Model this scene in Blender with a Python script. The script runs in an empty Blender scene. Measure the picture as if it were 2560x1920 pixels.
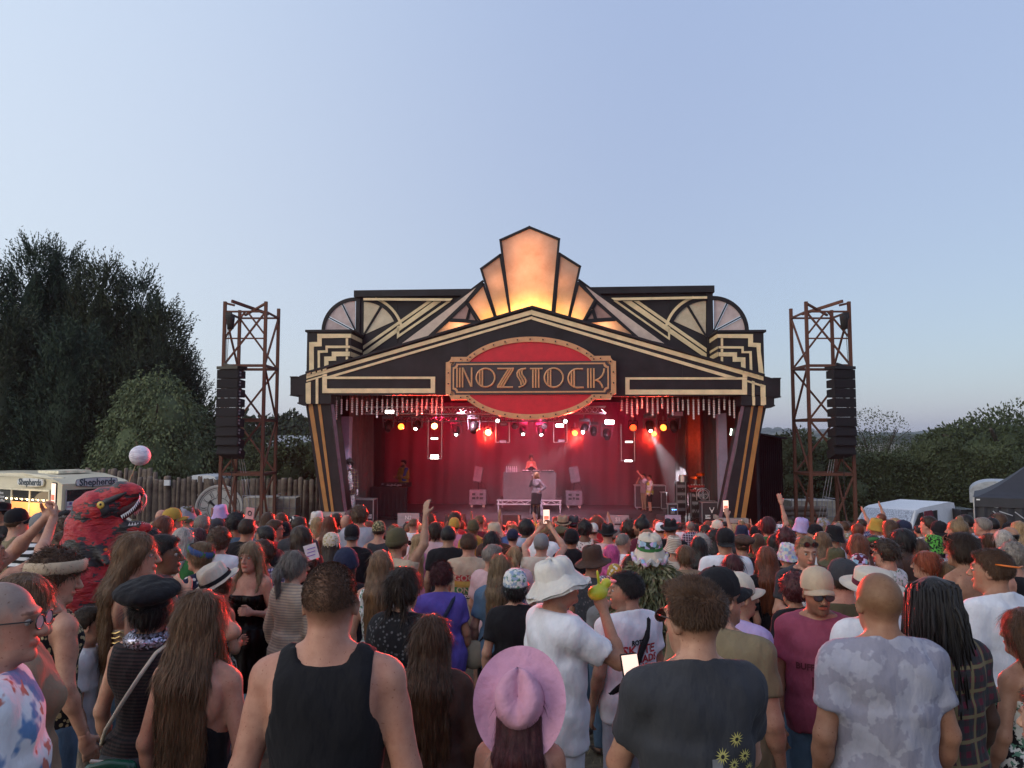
import bpy, math, random
import numpy as np
from math import sin, cos, pi, sqrt, atan2, radians, hypot
from mathutils import Vector, Matrix
random.seed(7); RNG = np.random.default_rng(7)
SC = bpy.context.scene; COL = SC.collection
# ------------------------------------------------------------------ camera
CAMZ = 2.2; FPX = 1920.0; PITCH = radians(4.17)
cam = bpy.data.cameras.new('camera'); camo = bpy.data.objects.new('camera', cam); COL.objects.link(camo)
cam.sensor_width = 36.0; cam.lens = 36.0*FPX/2560; cam.clip_start = 0.05; cam.clip_end = 9000
camo.location = (0, 0, CAMZ); camo.rotation_euler = (radians(90)+PITCH, 0, 0); SC.camera = camo
# ------------------------------------------------------------------ sky, sun, exposure
SUN_EL = radians(14.0); SUN_ROT = radians(-128)
w = bpy.data.worlds.new('World'); SC.world = w; w.use_nodes = True
nt = w.node_tree; nt.nodes.clear()
sk = nt.nodes.new('ShaderNodeTexSky'); sk.sky_type = 'NISHITA'; sk.sun_disc = False
sk.sun_elevation = SUN_EL; sk.sun_rotation = SUN_ROT; sk.altitude = 100; sk.air_density = 1.0; sk.dust_density = 1.5; sk.ozone_density = 5.0
bg = nt.nodes.new('ShaderNodeBackground'); bg.inputs[1].default_value = 0.1
wo = nt.nodes.new('ShaderNodeOutputWorld')
tm = nt.nodes.new('ShaderNodeMix'); tm.data_type = 'RGBA'; tm.blend_type = 'MULTIPLY'; tm.inputs[0].default_value = 1; tm.inputs[7].default_value = (.85, .80, .47, 1)
nt.links.new(sk.outputs[0], tm.inputs[6]); nt.links.new(tm.outputs[2], bg.inputs[0])
# pale evening haze over the whole dome, a little pinker towards the horizon
tc = nt.nodes.new('ShaderNodeTexCoord'); sp = nt.nodes.new('ShaderNodeSeparateXYZ'); rm = nt.nodes.new('ShaderNodeValToRGB'); b2 = nt.nodes.new('ShaderNodeBackground'); ad = nt.nodes.new('ShaderNodeAddShader')
nt.links.new(tc.outputs['Generated'], sp.inputs[0]); nt.links.new(sp.outputs[2], rm.inputs[0]); nt.links.new(rm.outputs[0], b2.inputs[0])
e = rm.color_ramp.elements; e[0].position = 0; e[0].color = (.332, .302, .445, 1); e[1].position = .5; e[1].color = (.322, .368, .568, 1)
# broad western afterglow, low on the left
dt = nt.nodes.new('ShaderNodeVectorMath'); dt.operation = 'DOT_PRODUCT'; dt.inputs[1].default_value = Vector((-.97, .22, .10)).normalized(); nt.links.new(tc.outputs['Generated'], dt.inputs[0])
gr = nt.nodes.new('ShaderNodeValToRGB'); nt.links.new(dt.outputs['Value'], gr.inputs[0]); gr.color_ramp.interpolation = 'EASE'
g_ = gr.color_ramp.elements; g_[0].position = .0; g_[0].color = (0, 0, 0, 1); g_[1].position = 1; g_[1].color = (.30, .33, .26, 1)
b3 = nt.nodes.new('ShaderNodeBackground'); nt.links.new(gr.outputs[0], b3.inputs[0]); a3 = nt.nodes.new('ShaderNodeAddShader'); nt.links.new(b2.outputs[0], a3.inputs[0]); nt.links.new(b3.outputs[0], a3.inputs[1])
nt.links.new(bg.outputs[0], ad.inputs[0]); nt.links.new(a3.outputs[0], ad.inputs[1]); nt.links.new(ad.outputs[0], wo.inputs[0])
sl = bpy.data.lights.new('sun', 'SUN'); sl.energy = 1.3; sl.angle = radians(75); sl.color = (1, .88, .78)
so = bpy.data.objects.new('sun', sl); COL.objects.link(so)
so.rotation_euler = Vector((-sin(SUN_ROT), -cos(SUN_ROT), -math.tan(radians(18)))).to_track_quat('-Z', 'Y').to_euler()
SC.view_settings.view_transform = 'Standard'; SC.view_settings.look = 'None'
SC.view_settings.gamma = 1.0; SC.view_settings.use_curve_mapping = False; SC.view_settings.exposure = 0.08
SC.cycles.volume_max_steps = 64; SC.cycles.max_bounces = 6; SC.cycles.transparent_max_bounces = 12
SC.cycles.sample_clamp_indirect = 4.0

# ------------------------------------------------------------------ geometry helpers
def ray(sx, sy):
 x = (sx-1280)/FPX; v = (960-sy)/FPX
 return Vector((x, cos(PITCH)-v*sin(PITCH), sin(PITCH)+v*cos(PITCH)))
def U(sx, sy, Y):
 d = ray(sx, sy); k = Y/d.y
 return Vector((d.x*k, Y, CAMZ+d.z*k))
def gz(y):                                  # the field falls gently towards the stage
 return 0.1-0.0864*min(max(y, -30), 22)+(.2*sin(pi*y/22) if 0 < y < 22 else 0)
SYAW = radians(-4.0); SX0 = U(1325, 900, 23.6).x
MS = Matrix.Translation((SX0, 23.6, 0)) @ Matrix.Rotation(SYAW, 4, 'Z')
MSI = MS.inverted()
def L(sx, sy, d):                           # photo direction -> stage-local point on the plane y = d
 c = MSI @ Vector((0, 0, CAMZ)); r = MSI.to_3x3() @ ray(sx, sy); k = (d-c.y)/r.y
 return c+r*k
def tag(o, label=None, cat=None, group=None, kind=None):
 if label: o['label'] = label
 if cat: o['category'] = cat
 if group: o['group'] = group
 if kind: o['kind'] = kind
 return o
def thing(name, label, cat, loc=(0, 0, 0), rz=0, group=None, stage=False):
 o = bpy.data.objects.new(name, None); COL.objects.link(o); o.empty_display_size = .2
 m = Matrix.Translation(loc) @ Matrix.Rotation(rz, 4, 'Z')
 o.matrix_world = MS @ m if stage else m
 return tag(o, label, cat, group)
def link(name, me, par=None, M=None):
 o = bpy.data.objects.new(name, me); COL.objects.link(o)
 if par is not None: o.parent = par
 if M is not None: o.matrix_local = M
 return o
def mesh(name, V, F, mat=None, smooth=False):
 me = bpy.data.meshes.new(name)
 V = np.asarray(V, dtype=np.float32)
 if isinstance(F, np.ndarray):
  n, k = F.shape
  me.vertices.add(len(V)); me.vertices.foreach_set('co', V.ravel())
  me.loops.add(n*k); me.loops.foreach_set('vertex_index', F.ravel().astype(np.int32))
  me.polygons.add(n); me.polygons.foreach_set('loop_start', np.arange(0, n*k, k, dtype=np.int32))
  me.update(calc_edges=True)
 else:
  me.from_pydata(V.tolist(), [], F); me.update()
 if smooth: me.polygons.foreach_set('use_smooth', [True]*len(me.polygons))
 if mat: me.materials.append(mat)
 return me
class MB:
 def __init__(s): s.V = []; s.F = []
 def add(s, V, F):
  n = len(s.V); s.V += [tuple(v) for v in V]; s.F += [tuple(i+n for i in f) for f in F]; return s
 def box(s, x0, x1, y0, y1, z0, z1):
  return s.add([(x0,y0,z0),(x1,y0,z0),(x1,y1,z0),(x0,y1,z0),(x0,y0,z1),(x1,y0,z1),(x1,y1,z1),(x0,y1,z1)],
                     [(0,3,2,1),(4,5,6,7),(0,1,5,4),(1,2,6,5),(2,3,7,6),(3,0,4,7)])
 def bar(s, p0, p1, r, n=6, r1=None):
  p0 = Vector(p0); p1 = Vector(p1); d = (p1-p0)
  q = d.to_track_quat('Z', 'Y'); r1 = r if r1 is None else r1; V = []
  for p, rr in ((p0, r), (p1, r1)):
   for i in range(n): V.append(p+q @ Vector((rr*cos(2*pi*(i+.5)/n), rr*sin(2*pi*(i+.5)/n), 0)))
  return s.add(V, [(i, (i+1) % n, n+(i+1) % n, n+i) for i in range(n)]+[tuple(range(n))[::-1], tuple(range(n, 2*n))])
 def tube(s, P, r, n=6, closed=False, flat=None):
  P = [Vector(p) for p in P]; m = len(P); V = []; prev = None
  rs = r if isinstance(r, (list, tuple)) else [r]*m
  for i, p in enumerate(P):
   a = P[(i-1) % m] if (closed or i > 0) else p; b = P[(i+1) % m] if (closed or i < m-1) else p
   d = (b-a).normalized()
   if prev is None:
    u = d.orthogonal().normalized() if flat is None else flat.cross(d).normalized()
   else:
    u = (prev-d*prev.dot(d))
    u = u.normalized() if u.length > 1e-6 else d.orthogonal().normalized()
   if flat is not None: u = flat.cross(d).normalized() if flat.cross(d).length > 1e-5 else u
   prev = u; w_ = d.cross(u)
   for k in range(n):
    t = 2*pi*(k+.5)/n; V.append(p+(u*cos(t)+w_*sin(t))*rs[i])
  F = []
  for i in range(m if closed else m-1):
   j = (i+1) % m
   for k in range(n): F.append((i*n+k, i*n+(k+1) % n, j*n+(k+1) % n, j*n+k))
  if not closed: F += [tuple(range(n))[::-1], tuple(range((m-1)*n, m*n))]
  return s.add(V, F)
 def ext(s, P, y0, y1):                  # P: (x, z) outline seen from the front, pushed from y0 back to y1
  n = len(P); V = [(x, y0, z) for x, z in P]+[(x, y1, z) for x, z in P]
  a = sum(P[i][0]*P[(i+1) % n][1]-P[(i+1) % n][0]*P[i][1] for i in range(n))
  f0, f1 = tuple(range(n)), tuple(range(n, 2*n))[::-1]
  F = [f0, f1]+[(i, n+i, n+(i+1) % n, (i+1) % n) for i in range(n)]
  if a < 0: F = [tuple(reversed(f)) for f in F]
  return s.add(V, F)
 def lathe(s, prof, n=24, sx=1, sy=1, c=(0, 0, 0)):
  V = []; m = len(prof)
  for r, z in prof:
   for i in range(n): V.append((c[0]+r*sx*cos(2*pi*i/n), c[1]+r*sy*sin(2*pi*i/n), c[2]+z))
  return s.add(V, [(j*n+i, j*n+(i+1) % n, (j+1)*n+(i+1) % n, (j+1)*n+i) for j in range(m-1) for i in range(n)])
 def ball(s, c, r, n=10, m=6, sq=(1, 1, 1)):
  return s.lathe([(max(1e-4, r*sin(pi*j/m)), -r*cos(pi*j/m)*sq[2]) for j in range(m+1)], n, sq[0], sq[1], c)
 def me(s, name, mat, smooth=False): return mesh(name, s.V, s.F, mat, smooth)
 def ob(s, name, mat, par=None, smooth=False, M=None): return link(name, s.me(name, mat, smooth), par, M)
_unit = {}
def bar(name, p0, p1, r, mat, par, n=8, group=None):     # a straight member as its own object, sharing one unit mesh
 k = (mat.name, n, name)
 if k not in _unit:
  m = MB().bar((0, 0, 0), (0, 0, 1), 1, n).me(name, mat, n > 4); _unit[k] = m
  if n > 4:
   for p in m.polygons:
    if len(p.vertices) > 4: p.use_smooth = False
 p0 = Vector(p0); d = Vector(p1)-p0
 rr = r if isinstance(r, tuple) else (r, r)
 M = Matrix.Translation(p0) @ d.to_track_quat('Z', 'Y').to_matrix().to_4x4() @ Matrix.Diagonal((rr[0], rr[1], d.length, 1))
 return link(name, _unit[k], par, M)
def boxo(name, c, s, mat, par, R=None, bev=0):
 k = (mat.name, name, 'box', tuple(round(v, 3) for v in s))
 if k not in _unit:
  me = MB().box(-s[0]/2, s[0]/2, -s[1]/2, s[1]/2, -s[2]/2, s[2]/2).me(name, mat)
  if bev:
   import bmesh
   b = bmesh.new(); b.from_mesh(me); bmesh.ops.bevel(b, geom=b.edges[:], offset=bev, segments=2, affect='EDGES'); b.to_mesh(me); b.free()
  _unit[k] = me
 M = Matrix.Translation(c)
 if R is not None: M = M @ R
 return link(name, _unit[k], par, M)
def RX(a): return Matrix.Rotation(a, 4, 'X')
def RY(a): return Matrix.Rotation(a, 4, 'Y')
def RZ(a): return Matrix.Rotation(a, 4, 'Z')

# ------------------------------------------------------------------ materials
def newmat(name):
 m = bpy.data.materials.new(name); m.use_nodes = True
 nt = m.node_tree; return m, nt, nt.nodes['Principled BSDF']
def N(nt, t, **k):
 n = nt.nodes.new(t)
 for a, b in k.items():
  if a.startswith('i_'):
   key = a[2:]; n.inputs[int(key) if key.isdigit() else key].default_value = b
  else: setattr(n, a, b)
 return n
def ramp(nt, fac, stops):
 r = nt.nodes.new('ShaderNodeValToRGB'); e = r.color_ramp.elements
 while len(e) < len(stops): e.new(.5)
 for q, (p, c) in zip(e, stops): q.position = p; q.color = (*c, 1) if len(c) == 3 else c
 nt.links.new(fac, r.inputs[0]); return r.outputs[0]
def mul(nt, a, b, blend='MULTIPLY', f=1.0):
 x = nt.nodes.new('ShaderNodeMix'); x.data_type = 'RGBA'; x.blend_type = blend
 if hasattr(f, 'links'): nt.links.new(f, x.inputs[0])
 else: x.inputs[0].default_value = f
 for s_, i in ((a, 6), (b, 7)):
  if hasattr(s_, 'links'): nt.links.new(s_, x.inputs[i])
  else: x.inputs[i].default_value = (*s_, 1)
 return x.outputs[2]
def coords(nt, scale=(1, 1, 1), kind='Object'):
 tc = nt.nodes.new('ShaderNodeTexCoord'); mp = nt.nodes.new('ShaderNodeMapping')
 mp.inputs['Scale'].default_value = scale; nt.links.new(tc.outputs[kind], mp.inputs[0]); return mp.outputs[0]
def noise(nt, vec, scale, detail=4, rough=.6, out=0):
 n = N(nt, 'ShaderNodeTexNoise', i_Scale=scale, i_Detail=detail, i_Roughness=rough); nt.links.new(vec, n.inputs['Vector']); return n.outputs[out]
def bump(nt, b, h, strength=.3, dist=.01):
 n = N(nt, 'ShaderNodeBump', i_Strength=strength, i_Distance=dist); nt.links.new(h, n.inputs['Height']); nt.links.new(n.outputs[0], b.inputs['Normal'])
def M_(name, col, rough=.6, metal=0, var=.25, scale=6, bmp=0, bscale=60, kind='Object', spec=None):
 m, nt, b = newmat(name); v = coords(nt, kind=kind)
 f = noise(nt, v, scale); c = ramp(nt, f, [(.3, tuple(x*(1-var) for x in col)), (.7, tuple(min(1, x*(1+var)) for x in col))])
 nt.links.new(c, b.inputs['Base Color']); b.inputs['Roughness'].default_value = rough; b.inputs['Metallic'].default_value = metal
 if spec is not None: b.inputs['Specular IOR Level'].default_value = spec
 if bmp: bump(nt, b, noise(nt, v, bscale, 3), bmp, .005)
 return m
def emis(name, col, s):
 m, nt, b = newmat(name); b.inputs['Base Color'].default_value = (*[min(1, c) for c in col], 1)
 b.inputs['Emission Color'].default_value = (*col, 1); b.inputs['Emission Strength'].default_value = s; return m
def pt(name, loc, col, W, size=.1, typ='POINT', direction=None, ang=60, blend=.6, stage=True):
 l = bpy.data.lights.new(name, typ); l.energy = W; l.color = col
 if typ == 'AREA': l.size = size
 else: l.shadow_soft_size = size
 o = bpy.data.objects.new(name, l); COL.objects.link(o); M = Matrix.Translation(loc)
 if direction is not None: M = M @ Vector(direction).to_track_quat('-Z', 'Y').to_matrix().to_4x4()
 if typ == 'SPOT': l.spot_size = radians(ang); l.spot_blend = blend
 o.matrix_world = (MS @ M) if stage else M; return o
BLACK = M_('black_painted_ply', (.0125, .012, .0155), .6, var=.5, scale=1.7, bmp=.25, spec=.3)
GOLD = M_('gold_paint', (.72, .56, .33), .5, .0, var=.17, scale=3, bmp=.1)
COPPER = M_('copper_paint', (.55, .29, .14), .45, .1, var=.12, scale=5)
BRONZE = M_('bronze_paint', (.36, .165, .045), .5, .1, var=.15, scale=3)
REDP = M_('red_paint', (.52, .008, .022), .5, var=.12, scale=4, bmp=.1)
ALU = M_('aluminium', (.55, .55, .57), .35, .9, var=.12, scale=9)
DARK = M_('black_metal', (.018, .018, .02), .45, .3, var=.3, scale=12)
RUST = M_('rusted_steel', (.115, .046, .030), .8, .1, var=.45, scale=7, bmp=.3)
WHITE = M_('white_paint', (.75, .75, .76), .4, var=.06)
GREY = M_('grey_metal', (.3, .29, .32), .5, .3, var=.15)
# ================================================================== SETTING
def ground():
 m, nt, b = newmat('dry_trampled_grass'); v = coords(nt, kind='Object')
 n1 = noise(nt, v, .35, 6); n2 = noise(nt, v, 9, 6, .75)
 c1 = ramp(nt, n2, [(.25, (.055, .045, .030)), (.5, (.125, .10, .062)), (.75, (.24, .20, .125))])
 c2 = ramp(nt, n2, [(.3, (.035, .045, .02)), (.7, (.10, .11, .05))])
 f = ramp(nt, n1, [(.5, (0, 0, 0)), (.68, (1, 1, 1))]); c = mul(nt, c1, c2, 'MIX', f)
 nt.links.new(c, b.inputs['Base Color']); b.inputs['Roughness'].default_value = .95
 bump(nt, b, noise(nt, v, 40, 5, .8), .8, .03)
 ys = [-40, -20, -8, -2]+[i*.5 for i in range(0, 60)]+[34, 45, 70, 120, 300, 900, 3200]
 xs = [-2500, -600, -150, -60, -30]+[i*1.0 for i in range(-20, 21)]+[30, 60, 150, 600, 2500]
 V = [(x, y, gz(y)+(.015*sin(x*2.1+y)+.02*sin(y*1.7-x*1.3) if abs(x) < 25 and y < 40 else 0)) for y in ys for x in xs]
 nx = len(xs); F = [(j*nx+i, j*nx+i+1, (j+1)*nx+i+1, (j+1)*nx+i) for j in range(len(ys)-1) for i in range(nx-1)]
 tag(link('ground', mesh('ground', V, F, m, True)), kind='structure')
 # loose straw and grass tufts where the field shows between the legs
 P = RNG.uniform((-1.5, .8), (5, 7), (6000, 2)); L_ = RNG.uniform(.02, .07, 6000); a = RNG.uniform(0, 2*pi, 6000)
 z = np.array([gz(y) for y in P[:, 1]]); d = np.stack([np.cos(a)*L_, np.sin(a)*L_, RNG.uniform(.005, .05, 6000)], 1)
 b0 = np.stack([P[:, 0], P[:, 1], z+.004], 1); s = np.stack([-np.sin(a), np.cos(a), a*0], 1)*.003
 V = np.concatenate([b0-s, b0+s, b0+d], 1).reshape(-1, 3); F = np.arange(18000).reshape(-1, 3)
 tag(link('straw_tufts', mesh('straw_tufts', V, F, M_('straw', (.30, .24, .13), .9))), 'short dry straw and grass on the trodden field', 'grass', kind='stuff')
ground()

def leafmat(name, a, b_, scale=1.1):
 m, nt, b = newmat(name); v = coords(nt, kind='Object'); f = noise(nt, v, scale, 5, .7)
 nt.links.new(ramp(nt, f, [(.3, a), (.7, b_)]), b.inputs['Base Color']); b.inputs['Roughness'].default_value = .75
 b.inputs['Specular IOR Level'].default_value = .25
 return m
def leafquads(C, D, ln, wd):
 n = len(C); D = D/np.linalg.norm(D, axis=1, keepdims=True)
 S = np.cross(D, RNG.normal(size=(n, 3))); S /= np.linalg.norm(S, axis=1, keepdims=True)+1e-9
 ln = np.broadcast_to(ln, n)[:, None]; wd = np.broadcast_to(wd, n)[:, None]
 V = np.stack([C, C+D*ln*.45+S*wd, C+D*ln, C+D*ln*.45-S*wd], 1).reshape(-1, 3)
 return V, np.arange(n*4).reshape(-1, 4)
BARK = M_('bark', (.06, .048, .038), .9, bmp=.5)
CON = [leafmat('cypress_leaf', (.016, .034, .024), (.044, .070, .042)), leafmat('cypress_leaf_dry', (.018, .031, .020), (.052, .066, .036))]
def core(name, par, cx, cy, z0, h, R, shape):
 V = []; n, m = 22, 14
 for j in range(m+1):
  t = j/m
  for i in range(n):
   a = 2*pi*i/n; r = R*shape(t)*(1+.12*sin(3*a+7*t+cx)+.1*sin(5*a-9*t))
   V.append((cx+r*cos(a), cy+r*sin(a), z0+h*t))
 F = [(j*n+i, j*n+(i+1) % n, (j+1)*n+(i+1) % n, (j+1)*n+i) for j in range(m) for i in range(n)]
 return V, F
def conifer(x, y, h, R, label, seed, np_=1500, lead=1.0):
 t = thing('cypress_tree', label, 'tree', (x, y, gz(y)), group='tall cypresses behind the log fence')
 MB().bar((0, 0, 0), (0, 0, h*.8), .25, 8, .05).ob('trunk', BARK, t)
 sh = lambda q: max(.02, min(1, (1-q)**.62*(.75+.4*q) * 1.0))
 V, F = core('c', t, 0, 0, .3, h*.90, R*.66, sh)
 g = np.random.default_rng(seed)
 q = 1-g.uniform(0, 1, np_)**.8; q = np.clip(q*1.0, 0.01, .985); a = g.uniform(0, 2*pi, np_)
 r = np.array([sh(v) for v in q])*R*g.uniform(.72, 1.02, np_)*(1+.16*np.sin(3*a+seed)+.12*np.sin(7*q*3+a*2))
 B = np.stack([r*np.cos(a), r*np.sin(a), q*h], 1)
 out = np.stack([np.cos(a), np.sin(a), .35+q*1.3], 1)+g.normal(0, .22, (np_, 3)); out /= np.linalg.norm(out, axis=1, keepdims=True)
 K = 12; pl = g.uniform(.55, 1.25, np_)*(.8+.3*q)
 s_ = (np.arange(K)+.5)/K
 C = B[:, None]+out[:, None]*(pl[:, None]*s_)[..., None]+np.array([0, 0, 1])*((s_**2)*.18*pl[:, None])[..., None]
 D = out[:, None]*1.0+g.normal(0, .62*lead, (np_, K, 3)); D[..., 2] += .25
 ln = (.27*(1.15-s_*.7))[None]*np.ones((np_, 1))*pl[:, None]
 V2, F2 = leafquads(C.reshape(-1, 3), D.reshape(-1, 3), ln.ravel(), .030)
 # leading shoots
 for k in range(3):
  dx, dy = g.uniform(-R*.35, R*.35, 2); zt = h*(1-.05*k-abs(dx)/R*.25)
  n = 130; s2 = g.uniform(0, 1, n); cc = np.stack([dx+0.06*s2, dy+s2*0, zt-1.2+s2*1.9], 1); aa = g.uniform(0, 2*pi, n)
  dd = np.stack([np.cos(aa), np.sin(aa), .7+s2*1.2], 1); V3, F3 = leafquads(cc, dd, .62*(1.1-s2*.85), .035)
  F2 = np.concatenate([F2, F3+len(V2)]); V2 = np.concatenate([V2, V3])
 V_ = np.concatenate([np.array(V), V2]); F_ = np.concatenate([np.array(F), F2+len(V)])
 me = mesh('crown', V_, F_, CON[seed % 2]); link('crown', me, t)
def px(sx, Y): return U(sx, 1100, Y).x
for i, (sx, top, Y, R, lb) in enumerate([
 (70, 582, 37, 2.9, 'very tall dark cypress at the far left edge behind the ice cream van'),
 (-60, 640, 36, 3.0, 'tall cypress cut by the left edge of the picture'),
 (140, 600, 38.5, 2.8, 'tall dark cypress second from the left edge, with a feathery twin top'),
 (235, 628, 37, 2.8, 'dark cypress in the middle of the cypress group, with a ragged flat top'),
 (330, 665, 38, 2.5, 'dark cypress with a thin curved leading shoot standing clear of the group'),
 (392, 745, 37, 2.7, 'lower cypress on the right side of the group, above the pale green tree'),
 (425, 860, 37.5, 2.5, 'shortest cypress, at the right-hand end of the group with branches reaching right'),
 (10, 760, 34.5, 2.8, 'cypress in front of the group just behind the ice cream van roof'),
 (180, 790, 34.5, 2.8, 'cypress in front of the group above the white balloon'),
 (300, 860, 34.8, 2.4, 'low cypress in front of the group, between balloon and pale green tree')]):
 z = U(sx, top, Y).z
 conifer(px(sx, Y), Y, z-gz(Y)-.95, R, lb, i, 2300)

def broad(name, label, sx, top, Y, R, cm, n=5000, ls=.22, base=None, group=None, squash=1.0, lobes=9, drop=0, corem=None, cr=.60, seed=0, z0=None, trunk=True):
 n = int(n*1.7); g = np.random.default_rng(100+seed); x = px(sx, Y); zt = U(sx, top, Y).z; zb = gz(Y) if z0 is None else z0
 t = thing(name, label, 'tree', (x, Y, gz(Y)), group=group); H = zt-gz(Y)
 if trunk:
  mb = MB().bar((0, 0, 0), (0, 0, H*.5), R*.09, 8, R*.05)
  for k in range(5):
   a = k*1.3; mb.bar((0, 0, H*.3), (R*.6*cos(a), R*.6*sin(a), H*(.55+.06*k)), R*.045, 6, R*.015)
  mb.ob('trunk', BARK, t)
 LC = []
 for k in range(lobes):
  a = k*2.4+seed; rr = R*.62*sqrt((k+.5)/lobes); LC.append((rr*cos(a), rr*sin(a), H-R*squash*(.55+.75*(k/lobes))*1.0-(0 if k < 3 else g.uniform(0, .35)*R), R*g.uniform(.42, .6)))
 LC[0] = (0, 0, H-R*.55*squash, R*.55)
 mb = MB(); V = []; D = []
 for (lx, ly, lz, lr) in LC:
  m = n//lobes; u = g.normal(size=(m, 3)); u /= np.linalg.norm(u, axis=1, keepdims=True)
  rad = lr*(1.04-np.abs(g.normal(0, .17, m)))*(1+.15*np.sin(u[:, 0]*9+lx)*np.sin(u[:, 2]*8))
  V.append(np.array([lx, ly, lz])+u*rad[:, None]*np.array([1, 1, squash])); d = u+g.normal(0, .6, (m, 3)); d[:, 2] -= drop; D.append(d)
  if cr: mb.ball((lx, ly, lz), lr*cr, 12, 8, (1, 1, squash))
 V2, F2 = leafquads(np.concatenate(V), np.concatenate(D), ls*g.uniform(.6, 1.4, sum(map(len, V))), ls*.27)
 if cr:
  F1 = np.array([f if len(f) == 4 else f for f in mb.F if len(f) == 4]); V2, F2 = np.concatenate([np.array(mb.V), V2]), np.concatenate([F1, F2+len(mb.V)])
 link('crown', mesh('crown', V2, F2, cm), t); return t
WIL = leafmat('willow_leaf', (.065, .092, .045), (.14, .17, .085)); OAK = leafmat('oak_leaf', (.032, .048, .022), (.075, .095, .042), .5)
BUSH = leafmat('bush_leaf', (.030, .045, .022), (.075, .092, .045), .6); FAR = leafmat('far_tree_leaf', (.028, .04, .025), (.055, .07, .038), .3)
broad('willow_tree', 'pale green willow with drooping leaves in front of the dark cypresses', 385, 925, 33, 2.5, WIL, 19000, .15, drop=1.5, squash=1.35, lobes=12, seed=1)
broad('bushy_tree', 'small open green tree just left of the left speaker tower', 525, 1010, 36, 2.3, BUSH, 5500, .2, seed=2, squash=1.2)
for i, (sx, top, Y, R, lb) in enumerate([
 (640, 1040, 70, 5.5, 'distant round tree seen through the left speaker tower'), (722, 1033, 78, 3.2, 'distant tree with a round crown between the tower and the stage'),
 (770, 1048, 74, 5, 'distant dark tree touching the left side of the stage'), (590, 1035, 60, 4, 'distant tree right behind the hanging left loudspeakers')]):
 broad('distant_tree', lb, sx, top, Y, R, FAR, 4000, .5, seed=10+i, group='distant trees left of the stage')
for i, (sx, top, Y, R, lb) in enumerate([
 (600, 1100, 34, 2.2, 'dark bush behind the log fence under the left loudspeakers'), (690, 1085, 33, 2.2, 'dark bush behind the fence between tower legs and stage'),
 (770, 1075, 33.5, 2.3, 'dark bush behind the fence against the left stage pillar'), (470, 1120, 33.5, 1.8, 'low bush behind the fence above the clock face')]):
 broad('bush', lb, sx, top, Y, R, BUSH, 4500, .17, seed=20+i, group='bushes behind the log fence', trunk=False)
broad('oak_tree', 'big round dark oak at the right edge beyond the hedge', 2520, 1018, 62, 7.6, OAK, 38000, .30, cr=.62, seed=30, squash=.85, lobes=16)
broad('oak_tree', 'smaller dark oak leaning out of the right edge beyond the hedge', 2395, 1062, 66, 4.6, OAK, 17000, .30, cr=.62, seed=31, squash=.85)
t = broad('sapling_tree', 'thin airy young tree with visible branches right of the right speaker tower', 2185, 1022, 42, 2.2, BUSH, 1500, .12, seed=32, cr=0, lobes=9, squash=.8)
for k in range(14):
 a = k*2.4; hgt = 3.0+.25*k
 bar('branch', (0, 0, 1.5+.12*k), (1.7*cos(a)*(.5+k/20), 1.7*sin(a)*.6, min(4.6, hgt+.6)), .018, BARK, t, 5)
for i, (sx, top, Y, R, lb) in enumerate([
 (1990, 1075, 38, 1.8, 'leafy green bush behind the black shed beside the stage'), (2090, 1092, 39, 2.0, 'bush seen through the legs of the right speaker tower'),
 (1945, 1090, 40, 1.6, 'thin twiggy bush rising behind the black shed roof'), (2290, 1100, 50, 2.6, 'pale bush on top of the hedge left of the oak')]):
 broad('bush', lb, sx, top, Y, R, BUSH, 4500, .17, seed=40+i, group='bushes behind the right tower', trunk=False)
def hedge():
 g = np.random.default_rng(5); n = 52000
 t = thing('hedge', 'long tall clipped-looking green hedge running behind the van and gazebo to the right edge', 'hedge', (px(1950, 38), 38, gz(38)))
 x0 = 0.0; W = px(2750, 38)-px(1950, 38)
 def top(x): return 3.05+.35*np.sin(x*.9)+.25*np.sin(x*2.3+1)+.12*np.sin(x*5.1)+(x/W)*.35
 x = g.uniform(0, W, n); face = g.uniform(0, 1, n) < .72; hh = top(x)
 z = np.where(face, g.uniform(0, 1, n)*hh, hh+g.normal(0, .12, n)); y = np.where(face, .25*np.sin(x*1.7)*np.cos(z*2)+g.normal(0, .16, n)+(z/hh)**3*.5, g.uniform(.3, 2.5, n))
 D = np.stack([g.normal(0, .5, n), -.5*face+g.normal(0, .4, n), .55+g.normal(0, .5, n)], 1)
 V2, F2 = leafquads(np.stack([x, y, z], 1), D, g.uniform(.10, .26, n), .034)
 xs = np.linspace(0, W, 90); V = []
 for xx in xs:
  h = top(xx)-.12
  for (yy, zz) in ((.3, 0), (.28+.1*sin(xx*2), h*.5), (.5, h*.93), (.9, h), (2.4, h), (2.6, 0)): V.append((xx, yy, zz))
 F = np.array([(i*6+k, (i+1)*6+k, (i+1)*6+k+1, i*6+k+1) for i in range(89) for k in range(5)])
 V2, F2 = np.concatenate([np.array(V), V2]), np.concatenate([F, F2+len(V)])
 link('foliage', mesh('foliage', V2, F2, leafmat('hedge_leaf', (.040, .058, .030), (.105, .125, .060), .45)), t)
hedge()
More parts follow.
